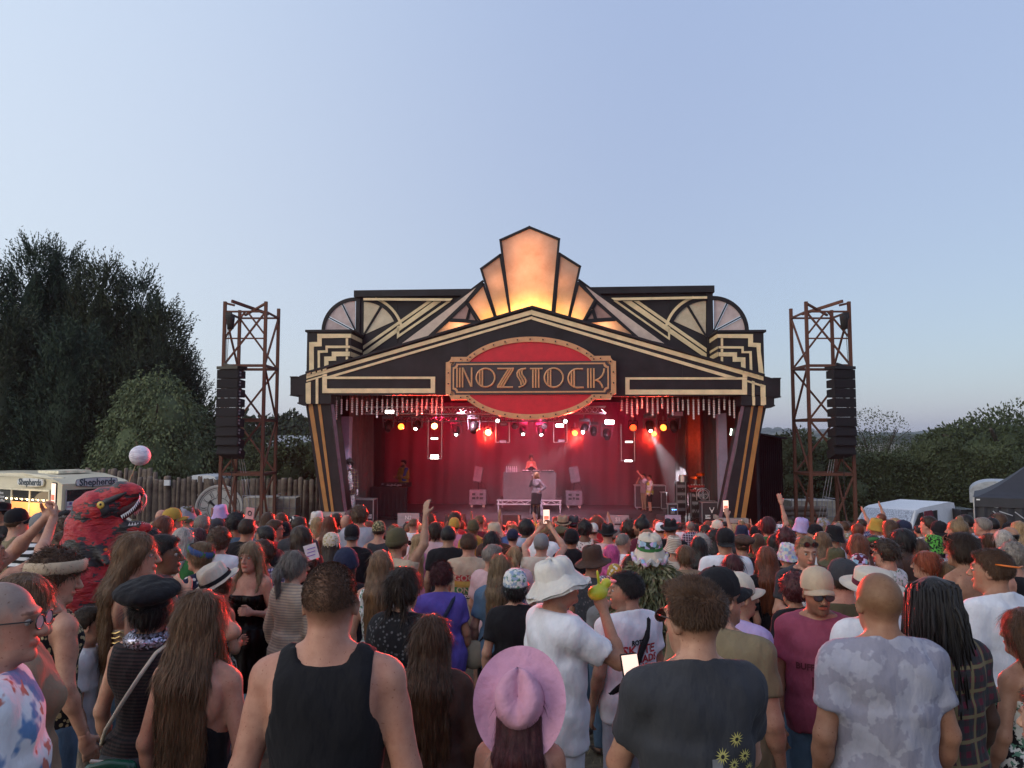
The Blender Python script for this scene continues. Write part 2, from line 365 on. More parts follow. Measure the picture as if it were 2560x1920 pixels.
def hills():
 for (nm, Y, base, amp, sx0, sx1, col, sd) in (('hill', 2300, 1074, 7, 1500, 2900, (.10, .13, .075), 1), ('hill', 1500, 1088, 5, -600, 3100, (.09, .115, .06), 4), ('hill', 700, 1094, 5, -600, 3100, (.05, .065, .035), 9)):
  V = []; xs = np.linspace(sx0, sx1, 160)
  for j, sx in enumerate(xs):
   s = base+amp*sin(sx*.006+sd)+amp*.5*sin(sx*.017+2*sd)+1.3*sin(sx*.11)*sin(sx*.043)+(20 if sx < 900 and nm == 'hill' and Y == 2300 else 0)
   p = U(sx, s, Y); V += [(p.x, Y, -3), (p.x, Y, p.z), (p.x*1.1, Y*1.1, -3)]
  F = []
  for j in range(159): F += [(3*j, 3*j+3, 3*j+4, 3*j+1), (3*j+1, 3*j+4, 3*j+5, 3*j+2)]
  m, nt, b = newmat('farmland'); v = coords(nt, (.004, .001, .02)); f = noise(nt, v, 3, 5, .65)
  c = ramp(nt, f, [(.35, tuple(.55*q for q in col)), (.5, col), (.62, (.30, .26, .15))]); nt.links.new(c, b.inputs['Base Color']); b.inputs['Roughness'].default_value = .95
  tag(link('hills', mesh('hills', V, F, m)), kind='structure')
 # woods on the hills: one mass of far crowns
 g = np.random.default_rng(3); n = 500; mb = MB()
 for k in range(n):
  Y = g.choice([690, 1480, 2260]); sx = g.uniform(1900, 2700) if k % 3 else g.uniform(300, 900)
  b0 = {690: 1094, 1480: 1088, 2260: 1074}[int(Y)]; am = {690: 5, 1480: 5, 2260: 7}[int(Y)]; sd = {690: 9, 1480: 4, 2260: 1}[int(Y)]
  if Y == 2260 and sx < 1500: continue
  p = U(sx, b0+am*sin(sx*.006+sd)+am*.5*sin(sx*.017+2*sd)+g.uniform(-1.0, 5), Y-5)
  mb.ball(tuple(p), Y*g.uniform(.002, .0045), 6, 4, (1.6, 1, .7))
 tag(mb.ob('woods', FAR), 'far-off woods along the hill tops', 'woods', kind='stuff')
hills()

# ------------------------------------------------------------------ log fence
LOG = M_('weathered_log', (.155, .118, .092), .9, var=.55, scale=3, bmp=.7, bscale=18)
def fence():
 t = thing('log_fence', 'palisade fence of upright weathered split logs behind the clock face and left tower', 'fence', (px(240, 28.5), 28.4, gz(28.4)))
 g = random.Random(2); ms = []
 for k in range(7):
  P = []; n = 9; V = []
  ph = g.uniform(0, 9)
  for j, zz in enumerate((0, .5, 1, 1.5, 2, 2.4, 2.62)):
   for i in range(n):
    a = 2*pi*i/n; r = (.115 if zz < 2.6 else .10)*(1+.10*sin(3*a+ph)+.07*sin(zz*4+ph+a)); V.append((r*cos(a)+.015*sin(zz*2+ph), r*sin(a)*.7, zz+(.03*sin(a*2+ph) if zz > 2.6 else 0)))
  F = [(j*n+i, j*n+(i+1) % n, (j+1)*n+(i+1) % n, (j+1)*n+i) for j in range(6) for i in range(n)]+[tuple(range(6*n, 7*n))]
  me = mesh('log', V, F, LOG, True); ms.append(me)
 x = -1.7; W = px(812, 28.4)-px(240, 28.5)
 while x < W:
  s = g.uniform(.85, 1.2); back = 1.6 if x < px(345, 28.4)-px(240, 28.5) else 0
  M = Matrix.Translation((x, back+g.uniform(-.04, .04), 0)) @ RZ(g.uniform(0, 6)) @ Matrix.Diagonal((s, s, g.uniform(.96, 1.02)*(1.0 if not back else 1.09), 1))
  link('log', g.choice(ms), t, M); x += .19*s
 for zz in (.7, 1.9): bar('rail', (-1, .13, zz), (W, .13, zz), .05, LOG, t, 6)
 b = boxo('junction_box', (px(422, 28.2)-px(240, 28.5), -.2, U(422, 1207, 28.2).z-gz(28.4)), (.2, .12, .2), WHITE, t)
fence()
# junction, clock face
def clock():
 Y = 26.9; p = U(549, 1272, Y); R = .83
 t = thing('clock_face', 'large round white clock face with roman numerals leaning on the log fence', 'clock', (p.x, Y, p.z))
 CF = M_('clock_white', (.50, .47, .44), .6, var=.08); CB = M_('clock_black', (.03, .03, .03), .6)
 R0 = RX(radians(90)) @ RX(radians(-6))
 def disc(nm, r0, r1, y, th, mat, n=48):
  mb = MB(); V = [];
  for i in range(n):
   a = 2*pi*i/n
   for r, yy in ((r0, y-th), (r1, y-th), (r1, y), (r0, y)): V.append((r*cos(a), yy, r*sin(a)))
  F = [(i*4+k, i*4+(k+1) % 4, ((i+1) % n)*4+(k+1) % 4, ((i+1) % n)*4+k) for i in range(n) for k in range(4)]
  return mb.add(V, F).ob(nm, mat, t)
 disc('face', .001, R, 0, .06, CF); disc('rim', R*.93, R, -.062, .02, CF); disc('ring', R*.86, R*.885, -.062, .008, CB); disc('ring', R*.80, R*.815, -.062, .008, CB); disc('ring', R*.455, R*.475, -.062, .008, CB)
 num = {12: 'XII', 1: 'I', 2: 'II', 3: 'III', 4: 'IIII', 5: 'V', 6: 'VI', 7: 'VII', 8: 'VIII', 9: 'IX', 10: 'X', 11: 'XI'}
 for h, s in num.items():
  a = pi/2-h*pi/6; mb = MB(); w_ = {'I': .045, 'V': .1, 'X': .1}; W = sum(w_[c] for c in s); x = -W/2; h0, h1 = R*.51, R*.77
  def pl(x0, r0, x1, r1, wd=.008):
   e = Vector((cos(a), 0, sin(a))); s_ = Vector((sin(a), 0, -cos(a)))
   mb.bar(e*r0+s_*x0+Vector((0, -.066, 0)), e*r1+s_*x1+Vector((0, -.066, 0)), wd, 4)
  for c in s:
   cx = x+w_[c]/2; x += w_[c]
   if c == 'I': pl(cx, h0, cx, h1)
   if c == 'V': pl(cx, h0, cx-.035, h1); pl(cx, h0, cx+.035, h1)
   if c == 'X': pl(cx-.035, h0, cx+.035, h1); pl(cx+.035, h0, cx-.035, h1)
  mb.ob('numeral', CB, t)
 MB().bar((-.02, -.09, 0), (-.30, -.09, .24), .025, 6, .045).bar((-.28, -.09, .30), (-.36, -.09, .2), .03, 5).ob('hour_hand', CB, t)
clock()
# water tanks
def ibc(sx, sy, Y, label, s=1.0):
 p = U(sx, sy, Y); t = thing('water_tank', label, 'tank', (p.x, Y, p.z-1.0*s), rz=.1, group='caged water tanks')
 MB().box(-.5*s, .5*s, -.5*s, .5*s, 0, .98*s).ob('tank', M_('tank_plastic', (.42, .36, .28), .5), t)
 for i in range(6):
  x = (-.52+i*.208)*s
  bar('cage_bar', (x, -.53*s, 0), (x, -.53*s, 1.05*s), .012, GREY, t, 5)
 for z in (.05, .35, .65, 1.05): bar('cage_bar', (-.53*s, -.535*s, z*s), (.53*s, -.535*s, z*s), .012, GREY, t, 5); bar('cage_bar', (.53*s, -.53*s, z*s), (.53*s, .53*s, z*s), .012, GREY, t, 5)
ibc(655, 1240, 26.6, 'beige caged water tank standing behind the right legs of the left tower, nearer the clock')
ibc(708, 1242, 27.2, 'beige caged water tank beside the left stage pillar, behind the left tower')
ibc(1995, 1248, 31, 'brown caged water tank beside the black shed'); ibc(2045, 1248, 31.2, 'brown caged water tank right behind the right tower legs')
# low building roof between trees
def lowroof():
 Y = 48; p0, p1 = U(655, 1088, Y), U(835, 1088, Y)
 t = thing('farm_building', 'low farm building with a pale roof and round brown end beyond the fence', 'building', (p0.x, Y, gz(Y)))
 w_ = p1.x-p0.x; h = p0.z-gz(Y)
 MB().box(0, w_, 0, 6, 0, h-.7).ob('wall', M_('brown_boards', (.07, .05, .04), .8), t)
 MB().add([(0, -.1, h-.75), (w_, -.1, h-.75), (w_, 3, h), (0, 3, h), (0, 6.1, h-.75), (w_, 6.1, h-.75)], [(0, 1, 2, 3), (3, 2, 5, 4)]).ob('roof', M_('pale_roof', (.32, .32, .33), .6), t)
lowroof()
def tarp():
 for sx0, sx1, sy, Y, lb in ((468, 545, 1188, 31, 'white vehicle roof just above the fence behind the clock'), (592, 625, 1200, 31, 'small white vehicle roof above the fence behind the tower')):
  p0, p1 = U(sx0, sy, Y), U(sx1, sy, Y); t = thing('parked_vehicle', lb, 'van', (p0.x, Y, gz(Y)), group='vehicles behind the log fence')
  w_ = p1.x-p0.x; h = p0.z-gz(Y)
  MB().ext([(0, .4), (w_, .4), (w_, h-.35), (w_*.9, h-.06), (w_*.7, h), (w_*.2, h), (w_*.04, h-.1), (0, h-.4)], 0, 3.5).ob('body', WHITE, t)
  MB().ext([(w_*.1, h-.75), (w_*.9, h-.75), (w_*.86, h-.28), (w_*.14, h-.28)], -.02, .01).ob('window', DARK, t)
tarp()

# ------------------------------------------------------------------ text
def text(name, s, size, mat, par, M, ext=.004, font=None, align='CENTER', squeeze=1, bold=0):
 c = bpy.data.curves.new(name, 'FONT'); c.body = s; c.size = size; c.extrude = ext; c.align_x = align; c.align_y = 'CENTER'; c.resolution_u = 2; c.offset = bold
 o = bpy.data.objects.new('tmp', c); COL.objects.link(o)
 me = bpy.data.meshes.new_from_object(o.evaluated_get(bpy.context.evaluated_depsgraph_get())); bpy.data.objects.remove(o)
 me.name = name; me.materials.clear(); me.materials.append(mat)
 return link(name, me, par, M @ Matrix.Diagonal((squeeze, 1, 1, 1)))

# ------------------------------------------------------------------ ice cream van
def icecream():
 Y = 21.5; c = U(150, 1200, Y); a = radians(28); gzv = gz(Y)+.57
 tag(MB().box(c.x-6.5, c.x+2.2, Y-1.2, Y+4, gz(Y)-.3, gzv-.002).ob('hardstanding', M_('gravel_bank', (.16, .13, .10), .95, bmp=.6)), kind='structure')
 # local frame: x runs back along the serving side, y runs across the front, origin at the near front corner on the ground
 t = thing('ice_cream_van', 'cream ice cream van with lit serving window and oval name boards at the left edge', 'ice cream van', (c.x, Y, gzv))
 Ht = U(150, 1186, Y).z-gzv
 ex = Vector((-cos(a), sin(a), 0)); ey = Vector((sin(a), cos(a), 0)); F = Matrix(((ex.x, ey.x, 0, 0), (ex.y, ey.y, 0, 0), (0, 0, 1, 0), (0, 0, 0, 1)))
 CR = M_('cream_paint', (.62, .55, .40), .35, var=.08, scale=2); GL = M_('dark_glass', (.02, .022, .025), .08, spec=.8); TR = M_('cream_trim', (.72, .66, .5), .4)
 def P(x, y, z): return F @ Vector((x, y, z))
 def quadbox(nm, x0, x1, y0, y1, z0, z1, mat):
  mb = MB().box(x0, x1, y0, y1, z0, z1); mb.V = [tuple(F @ Vector(v)) for v in mb.V]; mb.F = [tuple(reversed(f)) for f in mb.F]; return mb.ob(nm, mat, t)
 # body: side profile extruded over the width
 W = 2.0
 h1, h2 = 1.02, 2.15
 prof = [(-.55, .25), (6, .25), (6, Ht-.12), (5.5, Ht-.05), (2, Ht), (.8, Ht-.05), (.05, Ht-.22), (-.12, 2.15), (-.1, h1+.1), (-.55, h1-.1)]
 mb = MB(); n = len(prof); ins = [0, .02, .05, .1, .14, .14, .1, 0, 0, 0]
 V = [(x, 0+(.12 if z > 2.3 else 0), z) for x, z in prof]+[(x, W-(.12 if z > 2.3 else 0), z) for x, z in prof]
 mb.add([tuple(F @ Vector(v)) for v in V], [tuple(range(n))[::-1], tuple(range(n, 2*n))]+[(i, (i+1) % n, n+(i+1) % n, n+i) for i in range(n)]); mb.ob('body', CR, t)
 quadbox('roof_hatch', .9, 1.9, .5, 1.5, Ht-.02, Ht+.06, TR)
 quadbox('roof_edge', -.2, 6, -.03, .02, 2.315, 2.335, TR)
 # serving window
 WIN = M_('shop_interior', (.30, .17, .08), .6)
 quadbox('serving_window', .42, 3.4, -.012, .01, 1.15, 1.93, GL)
 quadbox('counter_display', .5, 3.3, -.02, -.013, 1.15, 1.60, emis('lit_display', (1, .38, .1), .8))
 quadbox('menu_board', 2.3, 3.3, -.022, -.014, 1.43, 1.9, M_('blackboard', (.03, .035, .035), .7))
 for x in (.42, 1.35, 2.25): quadbox('window_post', x-.02, x+.02, -.04, -.01, 1.13, 1.95, TR)
 quadbox('window_rail', .4, 3.4, -.045, -.01, 1.93, 1.98, TR); quadbox('window_rail', .4, 3.4, -.045, -.01, 1.10, 1.14, TR)
 BU = emis('warm_bulb', (1, .75, .4), 14)
 for i in range(8):
  p = P(.62+i*.26, -.06, 1.68); MB().ball(p, .022, 8, 5).ob('light_bulb', BU, t)
 p = P(1.2, -.25, 1.55); pt('van_counter_light', p+t.location, (1, .72, .42), 14, .4, stage=False)
 # server's raised arm seen as pale shape in window
 # windscreen on the front face
 quadbox('windscreen', -.135, -.115, .12, .95, 1.12, 1.98, GL); quadbox('windscreen', -.135, -.115, 1.0, 1.85, 1.12, 1.98, GL)
 m, nt, b = newmat('patterned_awning'); v = coords(nt, (1, 1, 1)); s = N(nt, 'ShaderNodeSeparateXYZ'); nt.links.new(v, s.inputs[0])
 nt.links.new(ramp(nt, s.outputs[2], [(.0, (.6, .6, .62)), (1, (.6, .6, .62))]), b.inputs['Base Color'])
 PST = M_('white_poster', (.62, .62, .66), .6); BLU = M_('blue_print', (.05, .08, .3), .6); PNK = M_('pink_print', (.5, .2, .3), .6)
 quadbox('window_poster', -.15, -.137, .13, 1.84, 1.18, 1.66, PST)
 quadbox('poster_band', -.156, -.151, .13, 1.84, 1.34, 1.40, BLU); quadbox('poster_band', -.156, -.151, .13, 1.84, 1.50, 1.53, PNK)
 for i in range(8):
  for zz in (1.22, 1.57):
   if (i+int(zz*10)) % 2: quadbox('poster_emblem', -.157, -.151, .2+i*.21, .27+i*.21, zz, zz+.07, BLU)
 for y in (.1, .97, 1.87): quadbox('windscreen_post', -.16, -.13, y-.015, y+.015, 1.1, 2.0, GREY)
 # name boards
 SG = M_('sign_plate', (.55, .57, .60), .4); NV = M_('navy_letters', (.03, .05, .07), .5)
 def plate(cx, cy, cz, hw, hh, front):
  mb = MB(); pts = []
  for i in range(24):
   an = 2*pi*i/24; pts.append((max(-hw+hh, min(hw-hh, cos(an)*hw*1.2))*1.0+hh*cos(an), hh*sin(an)))
  for nm, sc, off, mt in (('name_board', 1, 0, SG), ('board_rim', 1.08, .012, TR if not front else M_('navy_rim', (.08, .1, .14), .5))):
   q = [(x*(1 if sc == 1 else 1+.08*hh/hw*2), z*sc*(1 if sc == 1 else 1.06)) for x, z in pts]
   V = []
   for (u, z) in q:
    for o in (-.035+off, 0): V.append(P(cx+u, cy+o, cz+z) if not front else P(cx+o, cy+u, cz+z))
   k = len(q); mb2 = MB().add(V, [tuple(range(0, 2*k, 2)), tuple(range(1, 2*k, 2))[::-1]]+[(2*i, 2*((i+1) % k), 2*((i+1) % k)+1, 2*i+1) for i in range(k)]); mb2.ob(nm, mt, t)
 plate(1.35, 0, 2.17, .62, .115, False); plate(-.13, 1.0, 2.17, .62, .115, True)
 # text matrices: x axis of text along the face to the right as the camera sees it
 Rs = Matrix((( -ex.x, 0, -ey.x, 0), (-ex.y, 0, -ey.y, 0), (0, 1, 0, 0), (0, 0, 0, 1)))
 Rf = Matrix(((ey.x, 0, -ex.x, 0), (ey.y, 0, -ex.y, 0), (0, 1, 0, 0), (0, 0, 0, 1)))
 text('lettering', 'Shepherds', .26, NV, t, Matrix.Translation(P(1.35, -.04, 2.165)) @ Rs, bold=.006)
 text('lettering', 'Shepherds', .26, NV, t, Matrix.Translation(P(-.172, 1.0, 2.165)) @ Rf, bold=.006)
 text('menu_writing', 'Ices\nCones\nWaffles\nLollies', .11, WHITE, t, Matrix.Translation(P(2.75, -.026, 1.66)) @ Rs)
 for x in (.9, 4.6):
  for y in (.0, 1.8):
   mb = MB().bar(P(x, y, .35), P(x, y+.2, .35), .35, 20); mb.ob('wheel', DARK, t)
 quadbox('bumper', -.62, -.55, .05, 1.95, .3, .5, GREY)
icecream()

# ------------------------------------------------------------------ right side: shed, van, horsebox, gazebo
def rightside():
 # black corrugated shed hard against the stage
 Y = 27.5; p0, p1 = U(1868, 1083, Y), U(1955, 1098, Y); t = thing('black_shed', 'black corrugated lean-to shed against the right side of the stage', 'shed', (p0.x, Y, gz(Y)))
 w_ = p1.x-p0.x; n = 34; V = []
 for i in range(n+1):
  x = w_*i/n; y = .05*(i % 2); h = (p0.z-gz(Y))*(1-i/n)+(p1.z-gz(Y))*(i/n); V += [(x, y, 0), (x, y, h)]
 F = [(2*i, 2*i+2, 2*i+3, 2*i+1) for i in range(n)]
 MB().add(V, F).add([(w_, 0, 0), (w_, 4, 0), (w_, 4, p1.z-gz(Y)), (w_, 0, p1.z-gz(Y))], [(0, 1, 2, 3)]).ob('corrugated_wall', BLACK, t)
 h0, h1 = p0.z-gz(Y)+.03, p1.z-gz(Y)+.03
 MB().add([(-.1, -.15, h0), (w_+.15, -.15, h1-.03), (w_+.15, 4, h1-.03), (-.1, 4, h0), (-.1, -.15, h0+.06), (w_+.15, -.15, h1+.03), (w_+.15, 4, h1+.03), (-.1, 4, h0+.06)],
             [(0, 3, 2, 1), (4, 5, 6, 7), (0, 1, 5, 4), (1, 2, 6, 5), (2, 3, 7, 6), (3, 0, 4, 7)]).ob('roof', BLACK, t)
 p = U(1985, 1245, 29); q = thing('log_wall', 'low dark wall of stacked logs between the shed and the hedge', 'wall', (p.x-.6, 30.5, gz(29)))
 for k in range(7): bar('log', (0, 0, .1+.2*k), (2.4, 0, .1+.2*k), .11, LOG, q, 8)
 # white van, nose to the left
 Y = 25; g0 = gz(Y); x0 = px(2262, Y); x1 = x0+4.2; t = thing('white_van', 'white panel van with a silver windscreen sunshade parked in front of the hedge', 'van', (x0, Y, g0), rz=.70)
 zt = U(2300, 1270, Y).z-g0; W = x1-x0
 prof = [(0, .4), (W, .4), (W-.02, zt-.32), (W-.12, zt-.05), (W-.5, zt), (1.2, zt-.08), (.86, zt-.14), (.28, zt-.72), (.02, zt-.85)]
 n = len(prof); V = [(x, 0 if z < zt-.4 else .1, z) for x, z in prof]+[(x, 1.9 if z < zt-.4 else 1.8, z) for x, z in prof]
 b = MB().add(V, [tuple(range(n)), tuple(range(n, 2*n))[::-1]]+[(i, n+i, n+(i+1) % n, (i+1) % n) for i in range(n)]); b.F = [tuple(f) for f in b.F]; b.ob('body', WHITE, t)
 m, nt, bb = newmat('quilted_sunshade'); v = coords(nt, (1, 1, 1)); vo = N(nt, 'ShaderNodeTexVoronoi', i_Scale=14.0, feature='DISTANCE_TO_EDGE'); nt.links.new(v, vo.inputs[0])
 nt.links.new(ramp(nt, vo.outputs[0], [(.02, (.25, .26, .30)), (.10, (.55, .57, .62))]), bb.inputs['Base Color']); bb.inputs['Metallic'].default_value = .5; bb.inputs['Roughness'].default_value = .3
 MB().add([(.30, .12, zt-.72), (.84, .14, zt-.17), (.84, 1.76, zt-.17), (.30, 1.78, zt-.72), (.27, .12, zt-.69), (.81, .14, zt-.14), (.81, 1.76, zt-.14), (.27, 1.78, zt-.69)], [(0, 1, 2, 3), (4, 7, 6, 5), (0, 4, 5, 1), (1, 5, 6, 2), (2, 6, 7, 3), (3, 7, 4, 0)]).ob('windscreen', m, t)
 # front quarter turned to the camera
 MB().ext([(.34, zt-.75), (.92, zt-.22), (1.15, zt-.2), (1.15, zt-.75)], -.02, .02).ob('side_window', DARK, t)
 MB().ext([(1.3, zt-.75), (1.3, zt-.22), (2.3, zt-.2), (2.3, zt-.75)], -.02, .02).ob('side_window', DARK, t)
 MB().ext([(1.18, zt-.7), (1.2, zt-.18), (1.75, zt-.17), (1.98, zt-.5), (1.9, zt-.72), (1.6, zt-.62)], -.06, -.025).ob('red_cloth', M_('maroon_cloth', (.16, .02, .035), .8), t)
 for x in (.75, W-.8): MB().bar((x, -.02, .34), (x, .2, .34), .34, 18).ob('wheel', DARK, t)
 # dark car beyond
 Y = 27; t = thing('dark_car', 'dark estate car with its tail raised beside the white van', 'car', (px(2395, Y), Y, gz(Y))); z2 = U(2430, 1273, Y).z-gz(Y)
 MB().ext([(0, .4), (1.8, .4), (1.85, z2-.5), (1.2, z2-.12), (.5, z2), (0, z2-.02)], 0, 1.7).ob('body', M_('black_car_paint', (.02, .02, .022), .2), t)
 MB().ext([(.2, z2-.45), (1.4, z2-.5), (1.1, z2-.2), (.25, z2-.1)], -.02, .01).ob('side_window', M_('car_glass', (.05, .055, .06), .1), t)
 for x in (.5,): MB().bar((x, -.02, .32), (x, .2, .32), .32, 18).ob('wheel', DARK, t)
 # horsebox
 Y = 28; g0 = gz(Y); x0 = px(2418, Y); t = thing('horsebox', 'grey-white horsebox with a rounded front top behind the black gazebo', 'horsebox', (x0, Y, g0), rz=-.53); zt = U(2480, 1202, Y).z-g0; zb = U(2418, 1256, Y).z-g0
 P = [(0, zb)]+[(0+.75*(1-cos(a)), zb+.35+(zt-zb-.35)*sin(a)) for a in [i*pi/16 for i in range(0, 9)]]+[(3.4, zt), (3.4, .5), (.55, .5), (.55, zb)]
 MB().ext(P, 0, 2.2).ob('body', M_('dull_white_paint', (.40, .41, .43), .5), t)
 for x in (1.3, 2.8): MB().bar((x, -.05, .4), (x, .2, .4), .4, 16).ob('wheel', DARK, t)
 # gazebo
 Y = 20.5; g0 = gz(Y); t = thing('gazebo', 'black pop-up gazebo with a small white label at the right edge', 'gazebo', (px(2428, Y), Y, g0), rz=-.55); zp = U(2520, 1191, Y).z-g0+.5; ze = U(2430, 1243, Y).z-g0; zv = U(2430, 1266, Y).z-g0
 FAB = M_('black_canvas', (.026, .028, .036), .7, var=.15); S = 3.0; mb = MB(); V = []; n = 10
 for j in range(n+1):
  q = j/n
  for (cx, cy) in ((0, 0), (S, 0), (S, S), (0, S)):
   x = cx+(S/2-cx)*q; y = cy+(S/2-cy)*q; V.append((x, y, ze+(zp-ze)*(q**1.35)))
 mb.add(V, [(j*4+k, j*4+(k+1) % 4, (j+1)*4+(k+1) % 4, (j+1)*4+k) for j in range(n) for k in range(4)]); mb.ob('canopy', FAB, t)
 MB().box(0, S, -.01, .01, zv, ze).box(-.01, .01, .012, S, zv, ze).ob('valance', FAB, t)
 V = []; k = 40
 for i in range(k+1):
  x = S*i/k; y = .04+.03*sin(i*1.7); V += [(x, y, .3), (x, y, zv+.02+.03*sin(i*.7))]
 MB().add(V, [(2*i, 2*i+2, 2*i+3, 2*i+1) for i in range(k)]).ob('side_wall', FAB, t)
 MB().box(.06, .14, -.018, -.011, ze-.075, ze-.04).ob('label_patch', WHITE, t)
 for (a_, b_) in (((.42, zv-.1), (.62, zv-.32)), ((.9, zv-.1), (1.25, zv-.4)), ((.56, zv-.1), (.85, zv-.2))): bar('strut', (a_[0], -.03, a_[1]), (b_[0], -.03, b_[1]), .015, ALU, t, 5)
 for cx, cy in ((0, 0), (S, 0), (0, S), (S, S)): bar('pole', (cx, cy, 0), (cx, cy, ze), .025, ALU, t, 6)
rightside()

# ------------------------------------------------------------------ speaker towers
def tower(side):
 Y0 = 24.0; g0 = gz(24)
 if side == 'l': xl, xr = px(553.5, Y0)*1.0, px(657, Y0); lab = 'rusty steel lattice tower carrying loudspeakers left of the stage'
 else: xl, xr = px(2024.5, Y0), px(2133, Y0); lab = 'rusty steel lattice tower carrying loudspeakers right of the stage'
 D = 1.32; t = thing('speaker_tower', lab, 'tower', (xl, Y0, g0), group='steel speaker towers'); W = xr-xl
 zt = U(1280, 754, Y0).z-g0
 lv = [U(1280, s, Y0).z-g0 for s in (1186, 1049, 914, 779)]
 r = .052; R = (r, r)
 # local x runs away from the stage side for the mirror tower
 X = (lambda x: x) if side == 'l' else (lambda x: W-x)
 far = W; tall = {0: zt, 1: zt}
 legs = [(0, 0, zt), (W, 0, zt), (0, D, zt-.05), (W, D, zt+.0)]
 for (x, y, h) in legs: bar('leg', (X(x), y, 0), (X(x), y, h), (r*1.25, r*1.25), RUST, t, 4)
 for i, z in enumerate(lv):
  for (a, b) in (((0, 0), (W, 0)), ((0, D), (W, D)), ((0, 0), (0, D)), ((W, 0), (W, D))):
   bar('crossbar', (X(a[0]), a[1], z), (X(b[0]), b[1], z), (.045, .06) if i != 3 else (.04, .04), RUST, t, 4)
 zmid = U(1280, 846, Y0).z-g0; bar('crossbar', (X(0), 0, zmid), (X(W), 0, zmid), (.03, .03), RUST, t, 4)
 Z = [0]+lv
 for i in range(4):
  a, b = Z[i], Z[i+1]; f = i % 2
  bar('brace', (X(0 if f else W), 0, a), (X(W if f else 0), 0, b), (.038, .038), RUST, t, 4)
  bar('brace', (X(W), 0 if f else D, a), (X(W), D if f else 0, b), (.038, .038), RUST, t, 4)
  bar('brace', (X(0), D if f else 0, a), (X(0), 0 if f else D, b), (.038, .038), RUST, t, 4)
  bar('brace', (X(W if f else 0), D, a), (X(0 if f else W), D, b), (.038, .038), RUST, t, 4)
 bar('brace', (X(0), 0, zmid), (X(W*.5), 0, lv[3]), (.035, .035), RUST, t, 4); bar('brace', (X(W*.55), 0, lv[3]), (X(W), 0, zmid+.1), (.035, .035), RUST, t, 4)
 bar('crossbar', (X(0), 0, zt-.05), (X(.30), .0, zt-.12), (.045, .045), RUST, t, 4)
 bar('crossbar', (X(W*.35), D*.4, zt-.35), (X(W), 0, zt-.05), (.045, .045), RUST, t, 4)
 bar('lifting_beam', (X(.30), -.25, zt-.03), (X(W*.80), D*.8, zt-.22), (.045, .065), RUST, t, 4)
 # hoist, bag, chain
 bx = .22; bz = U(1280, 806, 23.8).z-g0
 mb = MB().lathe([(0.001, -.22), (.10, -.22), (.13, .1), (.14, .2), (.001, .2)], 10, 1, .8); mb.ob('chain_bag', M_('black_cloth', (.02, .02, .022), .9), t, True, Matrix.Translation((X(bx+.08), -.3, bz)))
 boxo('chain_hoist', (X(.24), -.3, zt-.5), (.16, .14, .2), DARK, t)
 za = U(1280, 922, 23.5).z-g0
 for dx in (-.03, .03): bar('chain', (X(.24+dx), -.32, zt-.55), (X(.24+dx*.5), -.4, za+.05), .009, DARK, t, 5)
 # slack guy lines to the fence side
 for k in range(3): bar('guy_wire', (X(W*.30+k*.05), 0, lv[1]-.2), (X(W*(.8+.1*k)), .2, .3), .008, GREY, t, 4)
 bar('cable', (X(.47), -.35, 0), (X(.47), -.35, za-2.5), .014, DARK, t, 5)
 # line array: nine cabinets, splayed at the foot
 AY = 23.35; ax = px(565 if side == 'l' else 2117, AY)
 zt_a = U(1280, 914, AY).z; yaw = radians(-16 if side == 'l' else 16)
 ar = thing('line_array', 'column of nine black line array loudspeakers hanging from the %s tower' % ('left' if side == 'l' else 'right'), 'loudspeaker', (ax, AY, zt_a), rz=yaw, group='hanging line arrays')
 SPK = M_('speaker_black', (.007, .007, .010), .85, var=.2, scale=8, bmp=.3, bscale=250); GR = M_('speaker_grille', (.007, .007, .010), .9, 0, scale=60, bmp=.4, bscale=300)
 boxo('flying_frame', (0, .2, -.06), (.74, .5, .09), DARK, ar); boxo('flying_bar', (-.05, .1, .02), (.34, .08, .07), DARK, ar, RY(.25))
 y = 0; z = -.12; ang = 0; pit = [0, 0, 0, .01, .02, .05, .07, .1, .12]
 hw, h, dp = .385, .288, .50
 for k in range(9):
  ang += pit[k]; M = Matrix.Translation((0, y, z)) @ RX(-ang)
  hf, hb = h*.97, h*.80
  c = MB().add([(-hw, 0, -hf), (hw, 0, -hf), (hw, 0, 0), (-hw, 0, 0), (-hw*.72, dp, -hf+(hf-hb)/2), (hw*.72, dp, -hf+(hf-hb)/2), (hw*.72, dp, -(hf-hb)/2), (-hw*.72, dp, -(hf-hb)/2)],
                     [(0, 1, 2, 3), (7, 6, 5, 4), (0, 4, 5, 1), (1, 5, 6, 2), (2, 6, 7, 3), (3, 7, 4, 0)])
  cb = c.ob('cabinet', SPK, ar, False, M)
  MB().box(-hw+.03, hw-.03, -.012, -.001, -hf+.02, -.02).ob('grille', GR, cb)
  [MB().box(hw*.97, hw+.004, .05, .12, -hf*a_, -hf*(a_-.2)).ob('handle', GREY, cb) for a_ in (.75, .42)]
  y += sin(ang)*h*-1*-1 if False else h*sin(ang); z -= h*cos(ang)+.003
tower('l'); tower('r')
